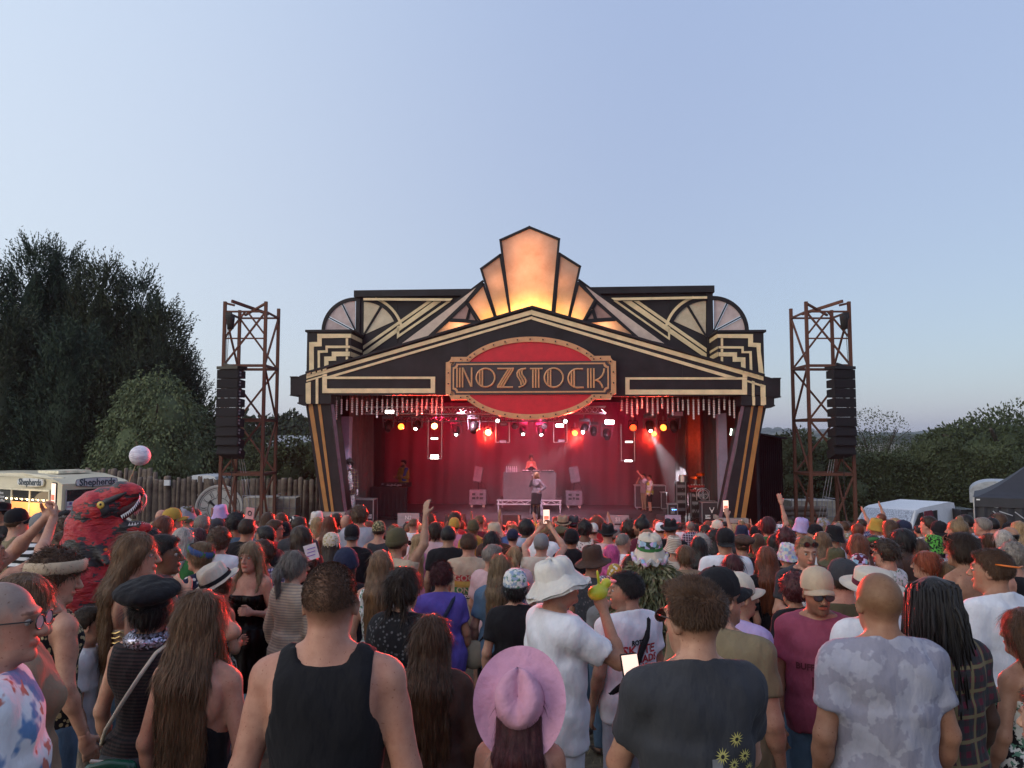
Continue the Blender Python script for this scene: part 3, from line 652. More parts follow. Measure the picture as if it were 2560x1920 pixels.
# ================================================================== STAGE
def Z1(x, y): return (700+.28933*x, 540+.28933*y)
def Z2(x, y): return (1300+.30741*x, 540+.30741*y)
def Z3(x, y): return (760+.27125*x, 960+.27125*y)
def ZR(x, y): return (1480+.22604*x, 960+.22604*y)
def ZF(x, y): return (920+.26221*x, 980+.26221*y)
def ZQ(x, y): return (980+.22604*x, 1160+.22604*y)
def LP(pts, f, d): return [(p.x, p.z) for p in (L(*f(x, y), d) for x, y in pts)]
STZ = -.54; SG0 = -1.8
ST = thing('festival_stage', 'black and gold art deco festival stage with a glowing fan crest', 'stage', (0, 0, SG0), stage=True)
def S_(mb, name, mat, par=None, smooth=False):          # stage-local coordinates -> part of the stage
 o = mb.ob(name, mat, par or ST, smooth)
 if par is None: o.matrix_local = Matrix.Translation((0, 0, -SG0))
 return o
def stage():
 k3 = lambda pts, d: LP(pts, Z1, d)
 # --- gable fascia
 L1, R1 = Z1, Z2
 ax = LP([(2180, 790)], Z1, 0)[0]
 left = [(165, 1382), (228, 1360), (2180, 790)]; right = [(95, 742), (1985, 1300), (2050, 1318)]
 P = LP(left, Z1, 0)[:-1]+[LP([(2180, 790)], Z1, 0)[0]]+LP(right, Z2, 0)[1:]+LP([(2050, 1455), (870, 1468)], Z2, 0)+LP([(1400, 1548), (165, 1548)], Z1, 0)
 S_(MB().ext(P, 0, .25), 'fascia', BLACK)
 # roof slopes behind the gable
 a, b, c = P[0], P[2], P[4]
 for (p, q) in ((P[1], P[2]), (P[2], P[3])):
  mb = MB().add([(p[0], -.10, p[1]-.02), (q[0], -.10, q[1]-.02), (q[0], 9.5, q[1]-.02), (p[0], 9.5, p[1]-.02), (p[0], -.10, p[1]+.05), (q[0], -.10, q[1]+.05), (q[0], 9.5, q[1]+.05), (p[0], 9.5, p[1]+.05)],
                      [(0, 3, 2, 1), (4, 5, 6, 7), (0, 1, 5, 4), (1, 2, 6, 5), (2, 3, 7, 6), (3, 0, 4, 7)]); S_(mb, 'roof_slope', BLACK)
 # end boxes and stepped undersides
 for f, e in ((Z1, [(90, 1388), (228, 1388), (228, 1548), (90, 1548)]), (Z2, [(2118, 1318), (1985, 1318), (1985, 1470), (2118, 1470)])):
  S_(MB().ext(LP(e, f, -.02), -.02, 1.0), 'end_box', BLACK)
  y0 = min(p[1] for p in e); y1 = max(p[1] for p in e); xa = e[0][0]; s = -1 if f is Z1 else 1
  S_(MB().ext(LP([(xa+6*s, y0-3), (xa-60*s, y0-3), (xa-60*s, y0+6), (xa+6*s, y0+6)], f, -.06), -.06, 1.02), 'end_box_lip', BLACK)
  S_(MB().ext(LP([(xa+6*s, y1-4), (xa-60*s, y1-4), (xa-60*s, y1+5), (xa+6*s, y1+5)], f, -.06), -.06, 1.02), 'end_box_lip', BLACK)
 S_(MB().ext(LP([(160, 1549), (440, 1549), (440, 1622), (160, 1622)], Z1, .0), 0.004, 1.1), 'capital', BLACK)
 S_(MB().ext(LP([(150, 1610), (225, 1610), (225, 1640), (205, 1640), (150, 1622)], Z1, -.05), -.05, 1.0), 'capital_lip', BLACK)
 S_(MB().ext(LP([(1800, 1458), (2068, 1470), (2068, 1540), (1800, 1540)], Z2, .0), 0.004, 1.1), 'capital', BLACK)
 S_(MB().ext(LP([(1990, 1535), (2075, 1535), (2075, 1545), (2040, 1560), (1990, 1560)], Z2, -.05), -.05, 1.0), 'capital_lip', BLACK)
 # --- gold trim on the fascia
 def g(pts, f, d=-.03, th=.03, name='gold_trim', mat=GOLD): return S_(MB().ext(LP(pts, f, d), d, d+th-.002), name, mat)
 g([(2180, 810), (2180, 848), (228, 1405), (228, 1378)], Z1); g([(2180, 866), (2180, 888), (470, 1388), (400, 1388)], Z1)
 g([(95, 765), (95, 803), (1980, 1338), (1980, 1305)], Z2); g([(95, 818), (95, 842), (1700, 1320), (1790, 1320)], Z2)
 # long cartouche frames, four mitred boards each
 def frame(f, x0, y0, x1, y1, x2, y2, x3, y3):
  O = [(x0, y0), (x2, y0), (x2, y2), (x0, y2)]; I = [(x1, y1), (x3, y1), (x3, y3), (x1, y3)]
  for k in range(4): g([O[k], O[(k+1) % 4], I[(k+1) % 4], I[k]], f)
 frame(Z1, 365, 1388, 405, 1408, 1340, 1530, 1302, 1490)
 frame(Z2, 857, 1312, 891, 1330, 1847, 1452, 1808, 1412)
 for f, q in ((Z1, [[(222, 1445), (265, 1432), (265, 1550), (222, 1550)], [(308, 1405), (330, 1398), (330, 1550), (308, 1550)], [(228, 1418), (362, 1378), (362, 1392), (228, 1432)], [(365, 1372), (405, 1360), (405, 1386), (365, 1386)]]),
                 (Z2, [[(1957, 1365), (1997, 1378), (1997, 1472), (1957, 1470)], [(1887, 1340), (1908, 1345), (1908, 1470), (1887, 1468)], [(1850, 1335), (1980, 1375), (1980, 1392), (1850, 1350)], [(1812, 1270), (1850, 1282), (1850, 1310), (1812, 1310)]])):
  for p in q: g(p, f, -.032, .028)
 for f, q in ((Z1, [[(222, 1549), (265, 1549), (265, 1622), (222, 1622)], [(308, 1549), (330, 1549), (330, 1622), (308, 1622)]]), (Z2, [[(1890, 1472), (1912, 1472), (1912, 1540), (1892, 1540)], [(1959, 1472), (2000, 1472), (2002, 1540), (1960, 1540)]])):
  for p in q: g(p, f, -.03, .03)
 # panel joints on the fascia
 for f, x, y0, y1 in ((Z1, 1345, 1388, 1548), (Z1, 1632, 1040, 1200), (Z2, 1320, 1185, 1310), (Z2, 780, 1310, 1468)): g([(x, y0), (x+3, y0), (x+3, y1), (x, y1)], f, -.006, .008, 'joint_strip', DARK)
 # --- stepped side boxes: front d=.25, inner face runs back to the crest wall at d=1.6
 for f, X0, X1, yt, yb, s in ((Z1, 235, 612, 1004, 1420, 1), (Z2, 1980, 1607, 945, 1380, -1)):
  a = L(*f(X0, yt), .25); b = L(*f(X1, yt), .25); zb = L(*f(X0, yb), .25).z; x0, x1 = sorted((a.x, b.x))
  S_(MB().box(x0, x1, .25, 1.6, zb-.3, a.z), 'side_box', BLACK)
  S_(MB().box(x0-.05, x1+.07, .19, 1.62, a.z, a.z+.07), 'side_box_cap', BLACK); S_(MB().box(x0-.02, x0+.0 if s > 0 else x0-.0, .24, .26, a.z-.3, a.z), 'side_box_trim', BLACK) if 0 else None
  xin = b.x; e = .012*s
  for (z0, z1) in (((1018, 1054), (1120, 1142), (1172, 1212)) if s > 0 else ((958, 990), (1060, 1080), (1105, 1142))):
   za, zc = L(*f(X1, z0), .25).z, L(*f(X1, z1), .25).z
   S_(MB().box(min(xin, xin+e), max(xin, xin+e), .26, 1.59, zc, za), 'gold_trim', GOLD)
 d = .25
 for pts in ([(322, 1018), (612, 1018), (612, 1052), (360, 1055), (360, 1125), (292, 1128), (292, 1355), (252, 1362), (252, 1090), (322, 1088)],
    [(393, 1120), (605, 1120), (605, 1140), (412, 1142), (412, 1180), (345, 1182), (345, 1345), (325, 1350), (325, 1162), (393, 1160)],
    [(447, 1172), (603, 1172), (603, 1210), (484, 1212), (484, 1250), (418, 1252), (418, 1318), (382, 1330), (382, 1215), (447, 1213)]): g(pts, Z1, d-.025, .025)
 g([(568, 1056), (588, 1056), (588, 1118), (568, 1118)], Z1, d-.025, .025); g([(568, 1144), (588, 1144), (588, 1170), (568, 1170)], Z1, d-.025, .025); g([(568, 1214), (588, 1214), (588, 1262), (568, 1268)], Z1, d-.025, .025)
 for pts in ([(1607, 960), (1895, 960), (1895, 1030), (1958, 1034), (1958, 1100), (1985, 1300), (1945, 1295), (1925, 1066), (1857, 1062), (1857, 993), (1607, 990)],
    [(1615, 1058), (1820, 1060), (1820, 1100), (1885, 1098), (1890, 1270), (1870, 1262), (1866, 1115), (1802, 1115), (1802, 1078), (1615, 1076)],
    [(1615, 1108), (1765, 1108), (1765, 1148), (1833, 1150), (1835, 1255), (1800, 1245), (1798, 1185), (1730, 1185), (1730, 1142), (1615, 1140)]): g(pts, Z2, d-.025, .025)
 g([(1634, 994), (1652, 994), (1652, 1056), (1634, 1056)], Z2, d-.025, .025); g([(1634, 1080), (1652, 1080), (1652, 1106), (1634, 1106)], Z2, d-.025, .025); g([(1634, 1144), (1652, 1144), (1652, 1195), (1634, 1190)], Z2, d-.025, .025)
 # small steps where the boxes meet the gable
 for k in range(4):
  g([(230+k*46, 1362-k*13), (262+k*46, 1352-k*13), (262+k*46, 1368-k*13), (230+k*46, 1378-k*13)], Z1, -.07, .03, 'gold_step'); g([(1950-k*46, 1296-k*13), (1918-k*46, 1286-k*13), (1918-k*46, 1302-k*13), (1950-k*46, 1312-k*13)], Z2, -.07, .03, 'gold_step')
 # --- crest wall d=1.6
 D = 1.6
 zt = L(*Z1(657, 650), D).z; xa = L(*Z1(657, 650), D).x; xb = L(*Z2(1567, 600), D).x; zbm = L(*Z1(700, 1500), D).z
 S_(MB().box(xa, xb, D, D+.3, zbm, zt-.02), 'crest_wall', BLACK); S_(MB().box(xa-.03, xb+.03, D-.16, D+.34, zt-.22, zt), 'parapet', BLACK)
 for f, x in ((Z1, 1010), (Z1, 1370), (Z2, 1210)):
  p = L(*f(x, 740), D); S_(MB().box(p.x-.03, p.x+.03, D-.02, D, zbm, zt-.23), 'batten', BLACK)
 for f, x0, x1 in ((Z1, 657, 690), (Z2, 1568, 1520)):
  p, q = L(*f(x0, 800), D-.06), L(*f(x1, 800), D-.06); S_(MB().box(min(p.x, q.x), max(p.x, q.x), D-.06, D, zbm, zt-.23), 'corner_post', BLACK)
 gd = D-.03
 g([(720, 708), (1492, 712), (1470, 733), (720, 728)], Z1, D-.19, .03); g([(1522, 652), (742, 666), (768, 686), (1522, 672)], Z2, D-.19, .03)
 for pts in ([(1270, 738), (1312, 738), (718, 1150), (718, 1122)], [(1325, 738), (1392, 738), (718, 1215), (718, 1178)], [(1440, 738), (1475, 738), (1030, 1045), (1030, 1022)], [(1010, 955), (1030, 945), (1030, 1045), (1010, 1060)]): g(pts, Z1, gd, .03)
 for pts in ([(965, 690), (925, 690), (1518, 1105), (1518, 1075)], [(905, 690), (835, 690), (1518, 1160), (1518, 1120)], [(790, 690), (762, 690), (1218, 1010), (1205, 985)], [(1205, 895), (1222, 905), (1220, 1010), (1205, 990)]): g(pts, Z2, gd, .03)
 # fan windows
 FAB = lambda nm, c1, c2: (lambda m, nt, b: (nt.links.new(ramp(nt, noise(nt, coords(nt), 2.2, 6, .65), [(.3, c1), (.7, c2)]), b.inputs['Base Color']), b.inputs['Roughness'].__setattr__('default_value', .5), m)[-1])(*newmat(nm))
 PK = FAB('pink_marbled_panel', (.40, .29, .29), (.62, .51, .50)); YL = FAB('cream_marbled_panel', (.42, .34, .23), (.64, .54, .39)); RS = FAB('rose_marbled_panel', (.24, .12, .10), (.44, .26, .23))
 def fan(f, cx, cy, r0, r1, a0, a1, cuts, dd, gm, garc=None):
  n = 28
  def arc(ra, rb, t0, t1, m=n): return [(cx+ra*cos(radians(t0+(t1-t0)*i/m)), cy-ra*sin(radians(t0+(t1-t0)*i/m))) for i in range(m+1)]+[(cx+rb*cos(radians(t1+(t0-t1)*i/m)), cy-rb*sin(radians(t1+(t0-t1)*i/m))) for i in range(m+1)]
  A = [a0]+cuts+[a1]
  for i in range(len(A)-1):
   t0, t1 = A[i]+(2.2 if i else 0), A[i+1]-(2.2 if i < len(A)-2 else 0)
   P = [(cx+30*cos(radians((t0+t1)/2)), cy-30*sin(radians((t0+t1)/2)))]+[(cx+r0*cos(radians(t0+(t1-t0)*k/12)), cy-r0*sin(radians(t0+(t1-t0)*k/12))) for k in range(13)]
   S_(MB().ext(LP(P, f, dd), dd, dd+.02), 'window_pane', gm)
  bd = S_(MB().ext(LP(arc(r0, r1, a0-2, a1+2), f, dd-.03), dd-.04, dd+.05), 'window_arch', BLACK)
  for c in cuts:
   p, q = LP([(cx, cy), (cx+r0*cos(radians(c)), cy-r0*sin(radians(c)))], f, dd-.02)
   o = bar('glazing_bar', (p[0], dd-.01, p[1]-SG0), (q[0], dd-.01, q[1]-SG0), (.055, .03), BLACK, ST, 4)
  if garc: S_(MB().ext(LP(arc(garc[0], garc[1], garc[2], garc[3]), f, dd-.012), dd-.012, dd+.018), 'gold_trim', GOLD)
 fan(Z1, 715, 1040, 300, 322, 26, 88, [58.5], D-.02, YL, (334, 356, 14, 72))
 fan(Z1, 655, 1000, 268, 297, 91, 182, [116, 152], D+.05, PK)
 fan(Z2, 1518, 985, 296, 318, 91, 154, [121], D-.02, YL, (330, 352, 108, 166))
 fan(Z2, 1572, 940, 258, 290, -2, 89, [28, 64], D+.05, PK)
 # --- fan crest in front of the wall, backlit fabric panels
 CD = 1.15
 m, nt, b = newmat('backlit_fabric'); v = coords(nt); f1 = noise(nt, v, 1.6, 6, .65)
 c = ramp(nt, f1, [(.3, (.50, .31, .22)), (.7, (.66, .47, .37))]); nt.links.new(c, b.inputs['Base Color']); b.inputs['Roughness'].default_value = .6
 tr = N(nt, 'ShaderNodeBsdfTranslucent'); nt.links.new(c, tr.inputs[0]); mx = N(nt, 'ShaderNodeMixShader', i_0=.5); nt.links.new(b.outputs[0], mx.inputs[1]); nt.links.new(tr.outputs[0], mx.inputs[2]); nt.links.new(mx.outputs[0], nt.nodes['Material Output'].inputs[0])
 BF = m
 def sheet(pts, f, dd, name, mat):
  if isinstance(f, list): Q = [(L(*ff(x, y), dd)) for (x, y), ff in zip(pts, f)]; Q = [(p.x, p.z) for p in Q]
  else: Q = LP(pts, f, dd)
  S_(MB().add([(x, dd, z) for x, z in Q], [tuple(range(len(Q)))]), name, mat); return Q
 def frm(pts, f, dd, wd=.065):
  if isinstance(f, list): Q = [L(*ff(x, y), dd) for (x, y), ff in zip(pts, f)]
  else: Q = [L(*f(x, y), dd) for x, y in pts]
  for i in range(len(Q)):
   p, q = Q[i], Q[(i+1) % len(Q)]; e = (q-p).normalized()*wd*.5
   bar('crest_frame', (p.x-e.x, dd, p.z-e.z-SG0), (q.x+e.x, dd, q.z+e.z-SG0), (wd, .05), BLACK, ST, 4)
 cen = [(1905, 210), (2155, 98), (318, 190), (262, 800), (95, 760), (1990, 860)]; cf = [Z1, Z1, Z2, Z2, Z2, Z1]
 sheet(cen, cf, CD, 'crest_panel', BF); frm(cen, cf, CD-.03)
 for f, q in ((Z1, [[(1738, 458), (1903, 338), (1988, 850), (1870, 885)], [(1620, 742), (1757, 590), (1862, 888), (1738, 925)]]), (Z2, [[(322, 308), (488, 412), (395, 835), (278, 800)], [(475, 545), (612, 680), (512, 862), (402, 830)]])):
  for p in q: sheet(p, f, CD+.02, 'crest_panel', BF); frm(p, f, CD-.01, .06)
 for f, q, yl in ((Z1, [[(1460, 893), (1610, 750), (1640, 800), (1612, 900)], [(1640, 805), (1705, 912), (1618, 905)]], [(1285, 1055), (1455, 905), (1705, 918), (1738, 925)]),
                     (Z2, [[(620, 700), (770, 832), (620, 842), (595, 755)], [(588, 770), (612, 842), (530, 850)]], [(520, 862), (785, 845), (965, 998)])):
  for p in q: sheet(p, f, CD+.05, 'crest_panel', RS)
  for p in q: frm(p, f, CD+.03, .03)
  sheet(yl, f, CD+.05, 'crest_panel', BF2 if False else BF); frm(yl, f, CD+.03, .04)
 DG = FAB('pale_rose_board', (.46, .34, .28), (.68, .53, .44))
 for f, p in ((Z1, [(985, 1142), (1755, 562), (1610, 735), (1265, 1062)]), (Z2, [(478, 520), (622, 690), (970, 1000), (1212, 1055)])):
  sheet(p, f, CD+.25, 'long_crest_board', DG); frm(p, f, CD+.27, .03)
 # unseen back boards, added to keep the lamps' light inside
 PW = M_('plywood', (.50, .36, .22), .8)
 for pts, ff in [(cen, cf)]+[(p, [Z1]*len(p)) for p in ([(1738, 458), (1903, 338), (1988, 850), (1870, 885)], [(1620, 742), (1757, 590), (1862, 888), (1738, 925)], [(1285, 1055), (1455, 905), (1620, 760), (1738, 925)])]+[(p, [Z2]*len(p)) for p in ([(322, 308), (488, 412), (395, 835), (278, 800)], [(475, 545), (612, 680), (512, 862), (402, 830)], [(520, 862), (606, 720), (785, 845), (965, 998)])]:
  Q = [L(*f_(x, y), CD+.40) for (x, y), f_ in zip(pts, ff)]; S_(MB().ext([(p.x, p.z) for p in Q], CD+.40, CD+.43), 'added_crest_back', PW)
 for x, y, w_, sz in ((2155, 330, 7, 1.0), (2160, 600, 9, 1.1), (1890, 600, 2.2, .45), (2440, 620, 2.2, .45), (1740, 790, 1.6, .35), (2560, 810, 1.6, .35), (1560, 960, 4, .3), (2790, 950, 4, .3)):
  p = L(*Z1(x, y), CD+.38); pt('crest_panel_lamp', (p.x, CD+.385, p.z), (1, .50, .27), w_*1.9, sz, 'AREA', (0, -1, 0))
 for x, y, w_ in ((2010, 900, 70), (2080, 870, 110), (2180, 840, 130), (2270, 868, 110), (2350, 900, 70), (1890, 925, 60), (1790, 950, 50), (2470, 930, 60), (2580, 960, 50), (1500, 1040, 14), (2860, 1040, 14)):
  p = L(*Z1(x, y-30), CD+.38); pt('crest_lamp', (p.x, CD+.385, p.z), (1, .60, .14), w_*.11, .26, 'AREA', (0, -1, 0))
 # --- slanted pillars with bronze stripes
 for f, T, Bm, st, side in ((Z3, (15, 240, 185), (160, 362, 1178), [((38, 78), (190, 228)), ((125, 152), (252, 276))], 1), (ZR, (1930, 1695, 242), (1665, 1445, 1480), [((1845, 1895), (1648, 1700)), ((1765, 1790), (1570, 1598))], -1)):
  dd = .12
  P = LP([(T[0], T[2]), (T[1], T[2]), (Bm[1], Bm[2]), (Bm[0], Bm[2])], f, dd); S_(MB().ext(P, dd, 1.1), 'pillar', BLACK)
  for (t0, t1), (b0, b1) in st: S_(MB().ext(LP([(t0, T[2]), (t1, T[2]), (b1, Bm[2]), (b0, Bm[2])], f, dd-.02), dd-.02, dd), 'bronze_stripe', BRONZE)
  P2 = [P[1], P[2]]; o = .02*side
  S_(MB().add([(P[1][0]+o, dd, P[1][1]), (P[1][0]+o+.10*side, dd+.02, P[1][1]), (P[2][0]+o+.10*side, dd+.02, P[2][1]), (P[2][0]+o, dd, P[2][1])], [(0, 1, 2, 3)]), 'pillar_edge', M_('faded_purple_paint', (.10, .05, .08), .5))
  x0, x1 = sorted((P[3][0], P[2][0])); z0 = P[2][1]
  S_(MB().box(x0-.08, x1+.12, -.12, 1.2, z0-.13, z0), 'pillar_plinth', M_('plinth_grey', (.33, .28, .27), .6)); S_(MB().box(x0, x1+.02, -.05, 1.1, SG0, z0-.13), 'pillar_base', BLACK)
 # --- deck, walls, ceiling
 W0, W1 = L(*Z3(200, 600), 1.2).x, L(*ZR(1800, 600), 1.2).x
 fl = M_('stage_floor', (.075, .070, .075), .42, var=.25, scale=1.3, bmp=.1)
 S_(MB().box(W0, W1, .35, 10.9, STZ-.25, STZ), 'deck', fl); S_(MB().box(W0, W1, .45, .6, SG0, STZ-.25), 'deck_skirt', BLACK)
 zc = L(*Z3(700, 60), 0).z
 S_(MB().box(W0-.1, W0, 1.1, 11, SG0, zc+.1), 'wing_wall', BLACK); S_(MB().box(W1, W1+.1, 1.1, 11, SG0, zc+.1), 'wing_wall', BLACK)
 S_(MB().box(W0-.1, W1+.1, 10.9, 11, SG0, zc+2.0), 'rear_wall', BLACK); S_(MB().box(W0-.1, W1+.1, .5, 11, zc+.1, zc+.2), 'ceiling', BLACK)
 # lilac inner columns
 LI = M_('lilac_column', (.26, .23, .33), .6, var=.1)
 for f, q in ((Z3, [(345, 300), (418, 300), (400, 1050), (330, 1050)]), (ZR, [(1395, 330), (1485, 320), (1510, 1180), (1490, 1410), (1420, 1375)])): S_(MB().ext(LP(q, f, 1.4), 1.4, 1.8), 'inner_column', LI)
stage()

def cloth(name, label, pts, z0, z1, mat, folds=16, amp=.06, cat='curtain', group=None, n=160, curve=0):
 # pts: plan polyline (stage-local x, y) the curtain hangs along
 t = thing(name, label, cat, (pts[0][0], pts[0][1], z0), stage=True, group=group); g = random.Random(int(abs(pts[0][0]*97+pts[0][1]*13)))
 seg = [hypot(pts[i+1][0]-pts[i][0], pts[i+1][1]-pts[i][1]) for i in range(len(pts)-1)]; T = sum(seg); V = []; ph = g.uniform(0, 6)
 for i in range(n+1):
  s = T*i/n; k = 0; r = s
  while k < len(seg)-1 and r > seg[k]: r -= seg[k]; k += 1
  a, b = pts[k], pts[k+1]; dx, dy = (b[0]-a[0])/seg[k], (b[1]-a[1])/seg[k]
  for j in range(9):
   q = j/8; w_ = amp*(sin(s*folds+ph+.5*sin(s*3+q*2))+.5*sin(s*folds*2.3+ph*2+q*1.5))*(.6+.4*q)
   V.append((a[0]+dx*r-dy*w_-pts[0][0], a[1]+dy*r+dx*w_-pts[0][1], (z1-z0)*(1-q)))
 F = [(i*9+j, (i+1)*9+j, (i+1)*9+j+1, i*9+j+1) for i in range(n) for j in range(8)]
 link(name+'_cloth' if False else 'cloth', mesh('cloth', V, F, mat, True), t)
BV = M_('black_velour', (.035, .028, .032), .85, var=.15, scale=2); GV = M_('grey_drape', (.16, .14, .13), .85, var=.15, scale=2)
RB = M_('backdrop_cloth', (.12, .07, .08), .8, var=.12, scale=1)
zc = L(*Z3(700, 60), 0).z+.08
def q(f, x, y, d): p = L(*f(x, y), d); return (p.x, d)
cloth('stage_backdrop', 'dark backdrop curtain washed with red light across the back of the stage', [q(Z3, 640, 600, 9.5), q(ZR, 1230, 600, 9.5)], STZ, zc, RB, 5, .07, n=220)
cloth('side_curtain', 'grey pleated side curtain beside the man in the plaid jacket', [q(Z3, 412, 600, 2.2), q(Z3, 640, 600, 4.6)], STZ, zc, GV, 20, .055, group='stage side curtains')
cloth('side_curtain', 'black side curtain behind the cloth covered table on the left', [q(Z3, 630, 600, 4.8), q(Z3, 735, 600, 9.4)], STZ, zc, BV, 12, .06, group='stage side curtains')
cloth('side_curtain', 'black side curtain right next to the right lilac column', [q(ZR, 1395, 600, 2.0), q(ZR, 1255, 600, 4.0)], STZ, zc, BV, 16, .06, group='stage side curtains')
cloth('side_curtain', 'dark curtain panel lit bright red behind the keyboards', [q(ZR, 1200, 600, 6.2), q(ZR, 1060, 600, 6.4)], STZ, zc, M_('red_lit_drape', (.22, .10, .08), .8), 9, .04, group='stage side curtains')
cloth('side_curtain', 'narrow black curtain left of the red-lit panel', [q(ZR, 1045, 600, 5.6), q(ZR, 925, 600, 6.8)], STZ, zc, BV, 12, .06, group='stage side curtains')
p = L(*ZR(1110, 750), 5.6); pt('side_red_lamp', (p.x, 5.4, p.z+.4), (1, .10, .03), 30, .08)

# ------------------------------------------------------------------ the big sign
def sign():
 f = lambda x, y: (1100+.20796*x, 820+.20796*y)
 d = -.30; c = L(*f(1085, 600), d); t = thing('stage_sign', 'large oval red and copper sign reading NOZSTOCK hung on the stage gable', 'sign', (c.x, d, c.z), stage=True)
 K = (L(*f(2085, 600), d).x-L(*f(85, 600), d).x)/2000
 def Q(pts): return [((x-1085)*K, (600-y)*K) for x, y in pts]
 def e(mb, nm, mat, smooth=False): return mb.ob(nm, mat, t, smooth)
 # outline of the frame: oval with a notched bar across it
 A, B = 898, 500; hw, hh, r = 1024, 260, 64
 def oval(A, B, y0, n=40):       # upper arc from left to right above y0 (offset up)
  t0 = math.asin(y0/B); return [(-A*cos(t0+(pi-2*t0)*i/n), B*sin(t0+(pi-2*t0)*i/n)) for i in range(n+1)]
 def notch(cx, cy, r, a0, a1, n=6): return [(cx+r*cos(radians(a0+(a1-a0)*i/n)), cy+r*sin(radians(a0+(a1-a0)*i/n))) for i in range(n+1)]
 up = oval(A, B, hh)
 out = notch(-hw, hh, r, -90, 0)+up+notch(hw, hh, r, 180, 270)
 half = out+[(x, -y) for x, y in reversed(out)]
 mb = MB().ext([(x*K, y*K) for x, y in half], .06, .2); e(mb, 'back_board', COPPER)
 # copper frame as a raised ring: front plates proud of the red ovals
 red = oval(832, 437, 200)
 for sgn in (1, -1): e(MB().ext([(x*K, y*K*sgn) for x, y in (red if sgn > 0 else red)], .045, .061), 'red_panel', REDP)
 # copper ring lips round the red fields
 ro = oval(A, B, hh);
 for sgn in (1, -1):
  P = ro+[(858, 200)]+list(reversed(oval(858-26, 437, 200)))+[(-858, 200)] if 0 else ro+list(reversed(red))
  e(MB().ext([(x*K, y*K*sgn) for x, y in P], .0, .05), 'copper_frame', COPPER)
 for sx in (1, -1):
  P = [(730, 200), (765, 260)]+notch(hw, hh, r, 180, 270)+[(hw, -hh+r)]+notch(hw, -hh, r, 90, 180)+[(765, -260), (730, -200), (960, -200), (960, 200)]
  e(MB().ext([(x*K*sx, y*K) for x, y in P], .0, .05), 'copper_frame', COPPER)
 BR = M_('sign_board_black', (.028, .024, .030), .5, var=.1)
 def notched(w_, h_, r): return notch(-w_, h_, r, -90, 0)+notch(w_, h_, r, 180, 270)+[(x, -y) for x, y in reversed(notch(-w_, h_, r, -90, 0)+notch(w_, h_, r, 180, 270))]
 e(MB().ext([(x*K, y*K) for x, y in notched(960, 199, 46)], -.012, .045), 'name_board', BR)
 o, i_ = notched(938, 178, 44), notched(920, 160, 46); n = len(o)
 V = [(x*K, y, z*K) for P in (o, i_) for x, z in P for y in (-.03, -.012)]
 F = []
 for k in range(n):
  a, b = 2*k, 2*((k+1) % n); F += [(a, b, 2*n+b, 2*n+a), (a+1, a, a, a+1)] if 0 else [(a, b, 2*n+b, 2*n+a), (b, a, a+1, b+1), (2*n+a, 2*n+b, 2*n+b+1, 2*n+a+1)]
 e(MB().add(V, [tuple(reversed(x)) for x in F]), 'gold_line', COPPER)
 # letters, Broadway-like, built from rounded copper bars
 w_ = 11.5*K
 def el(cx, cy, rx, ry, a0, a1, n=22): return [(cx+rx*cos(radians(a0+(a1-a0)*i/n)), cy-ry*sin(radians(a0+(a1-a0)*i/n))) for i in range(n+1)]
 def vb(x, y0, y1): return [(x, y0), (x, y1)]
 def ch(cx, x, ry, rx, cy): h = ry*sqrt(max(0, 1-((x-cx)/rx)**2)); return [(x, cy-h), (x, cy+h)]
 LT = {'N': [vb(204, 472, 712), vb(237, 472, 712), vb(270, 472, 712), [(272, 474), (376, 704)], vb(380, 470, 704)],
          'O': [el(548, 595, 112, 112, 0, 360, 32), ch(548, 478, 112, 112, 595), ch(548, 510, 112, 112, 595)],
          'Z': [[(690, 487), (888, 487)], [(686, 711), (878, 711)], [(826, 492), (694, 704)], [(855, 492), (724, 704)], [(885, 490), (756, 704)]],
          'S': [[(1036, 488), (985, 492), (945, 510), (928, 545), (934, 580), (955, 615), (975, 648), (978, 685)], [(968, 500), (955, 535), (962, 572), (985, 608), (1003, 642), (1003, 670)], [(995, 494), (984, 528), (992, 565), (1018, 600), (1036, 635), (1030, 668), (1000, 694), (945, 715)]],
          'T': [[(1082, 490), (1234, 490)], vb(1120, 496, 720), vb(1153, 496, 720), vb(1188, 496, 720)],
          'o': [el(1368, 600, 112, 114, 0, 360, 32), ch(1368, 1298, 114, 112, 600), ch(1368, 1330, 114, 112, 600)],
          'C': [[(1716, 497), (1680, 496)]+el(1655, 608, 115, 113, 80, 280)+[(1690, 719), (1722, 719)], ch(1655, 1580, 113, 115, 608), ch(1655, 1612, 113, 115, 608)],
          'K': [vb(1777, 490, 725), vb(1811, 490, 725), vb(1846, 490, 725), [(1970, 492), (1965, 535), (1945, 580), (1912, 612), (1875, 632), (1848, 638)], [(1880, 634), (1912, 652), (1938, 690), (1950, 724)]]}
 for ch_, strokes in LT.items():
  mb = MB()
  for s_ in strokes:
   P = Q(s_); cl = len(P) > 25 and ch_ in 'Oo'
   if cl: P = P[:-1]
   mb.tube([(x, -.035, z) for x, z in P], w_, 6, cl)
  e(mb, 'letter', COPPER)
 # bulb sockets round the frame
 ringm = None; pos = []
 for k in range(15):
  tt = radians(18+144*k/14) ; x = -865*cos(tt); y = 468*sin(tt)
  if y > 215: pos += [(x, y), (x, -y)]
 for s in (1, -1): pos += [(s*960, 190), (s*960, -195), (s*992, 65), (s*992, -65), (s*840, 230), (s*840, -232), (s*728, 255), (s*728, -255)]
 mb = MB(); n = 14
 V = [(rr*cos(2*pi*i/n), yy, rr*sin(2*pi*i/n)) for rr, yy in ((.040, -.002), (.040, -.03), (.026, -.03), (.026, -.002)) for i in range(n)]
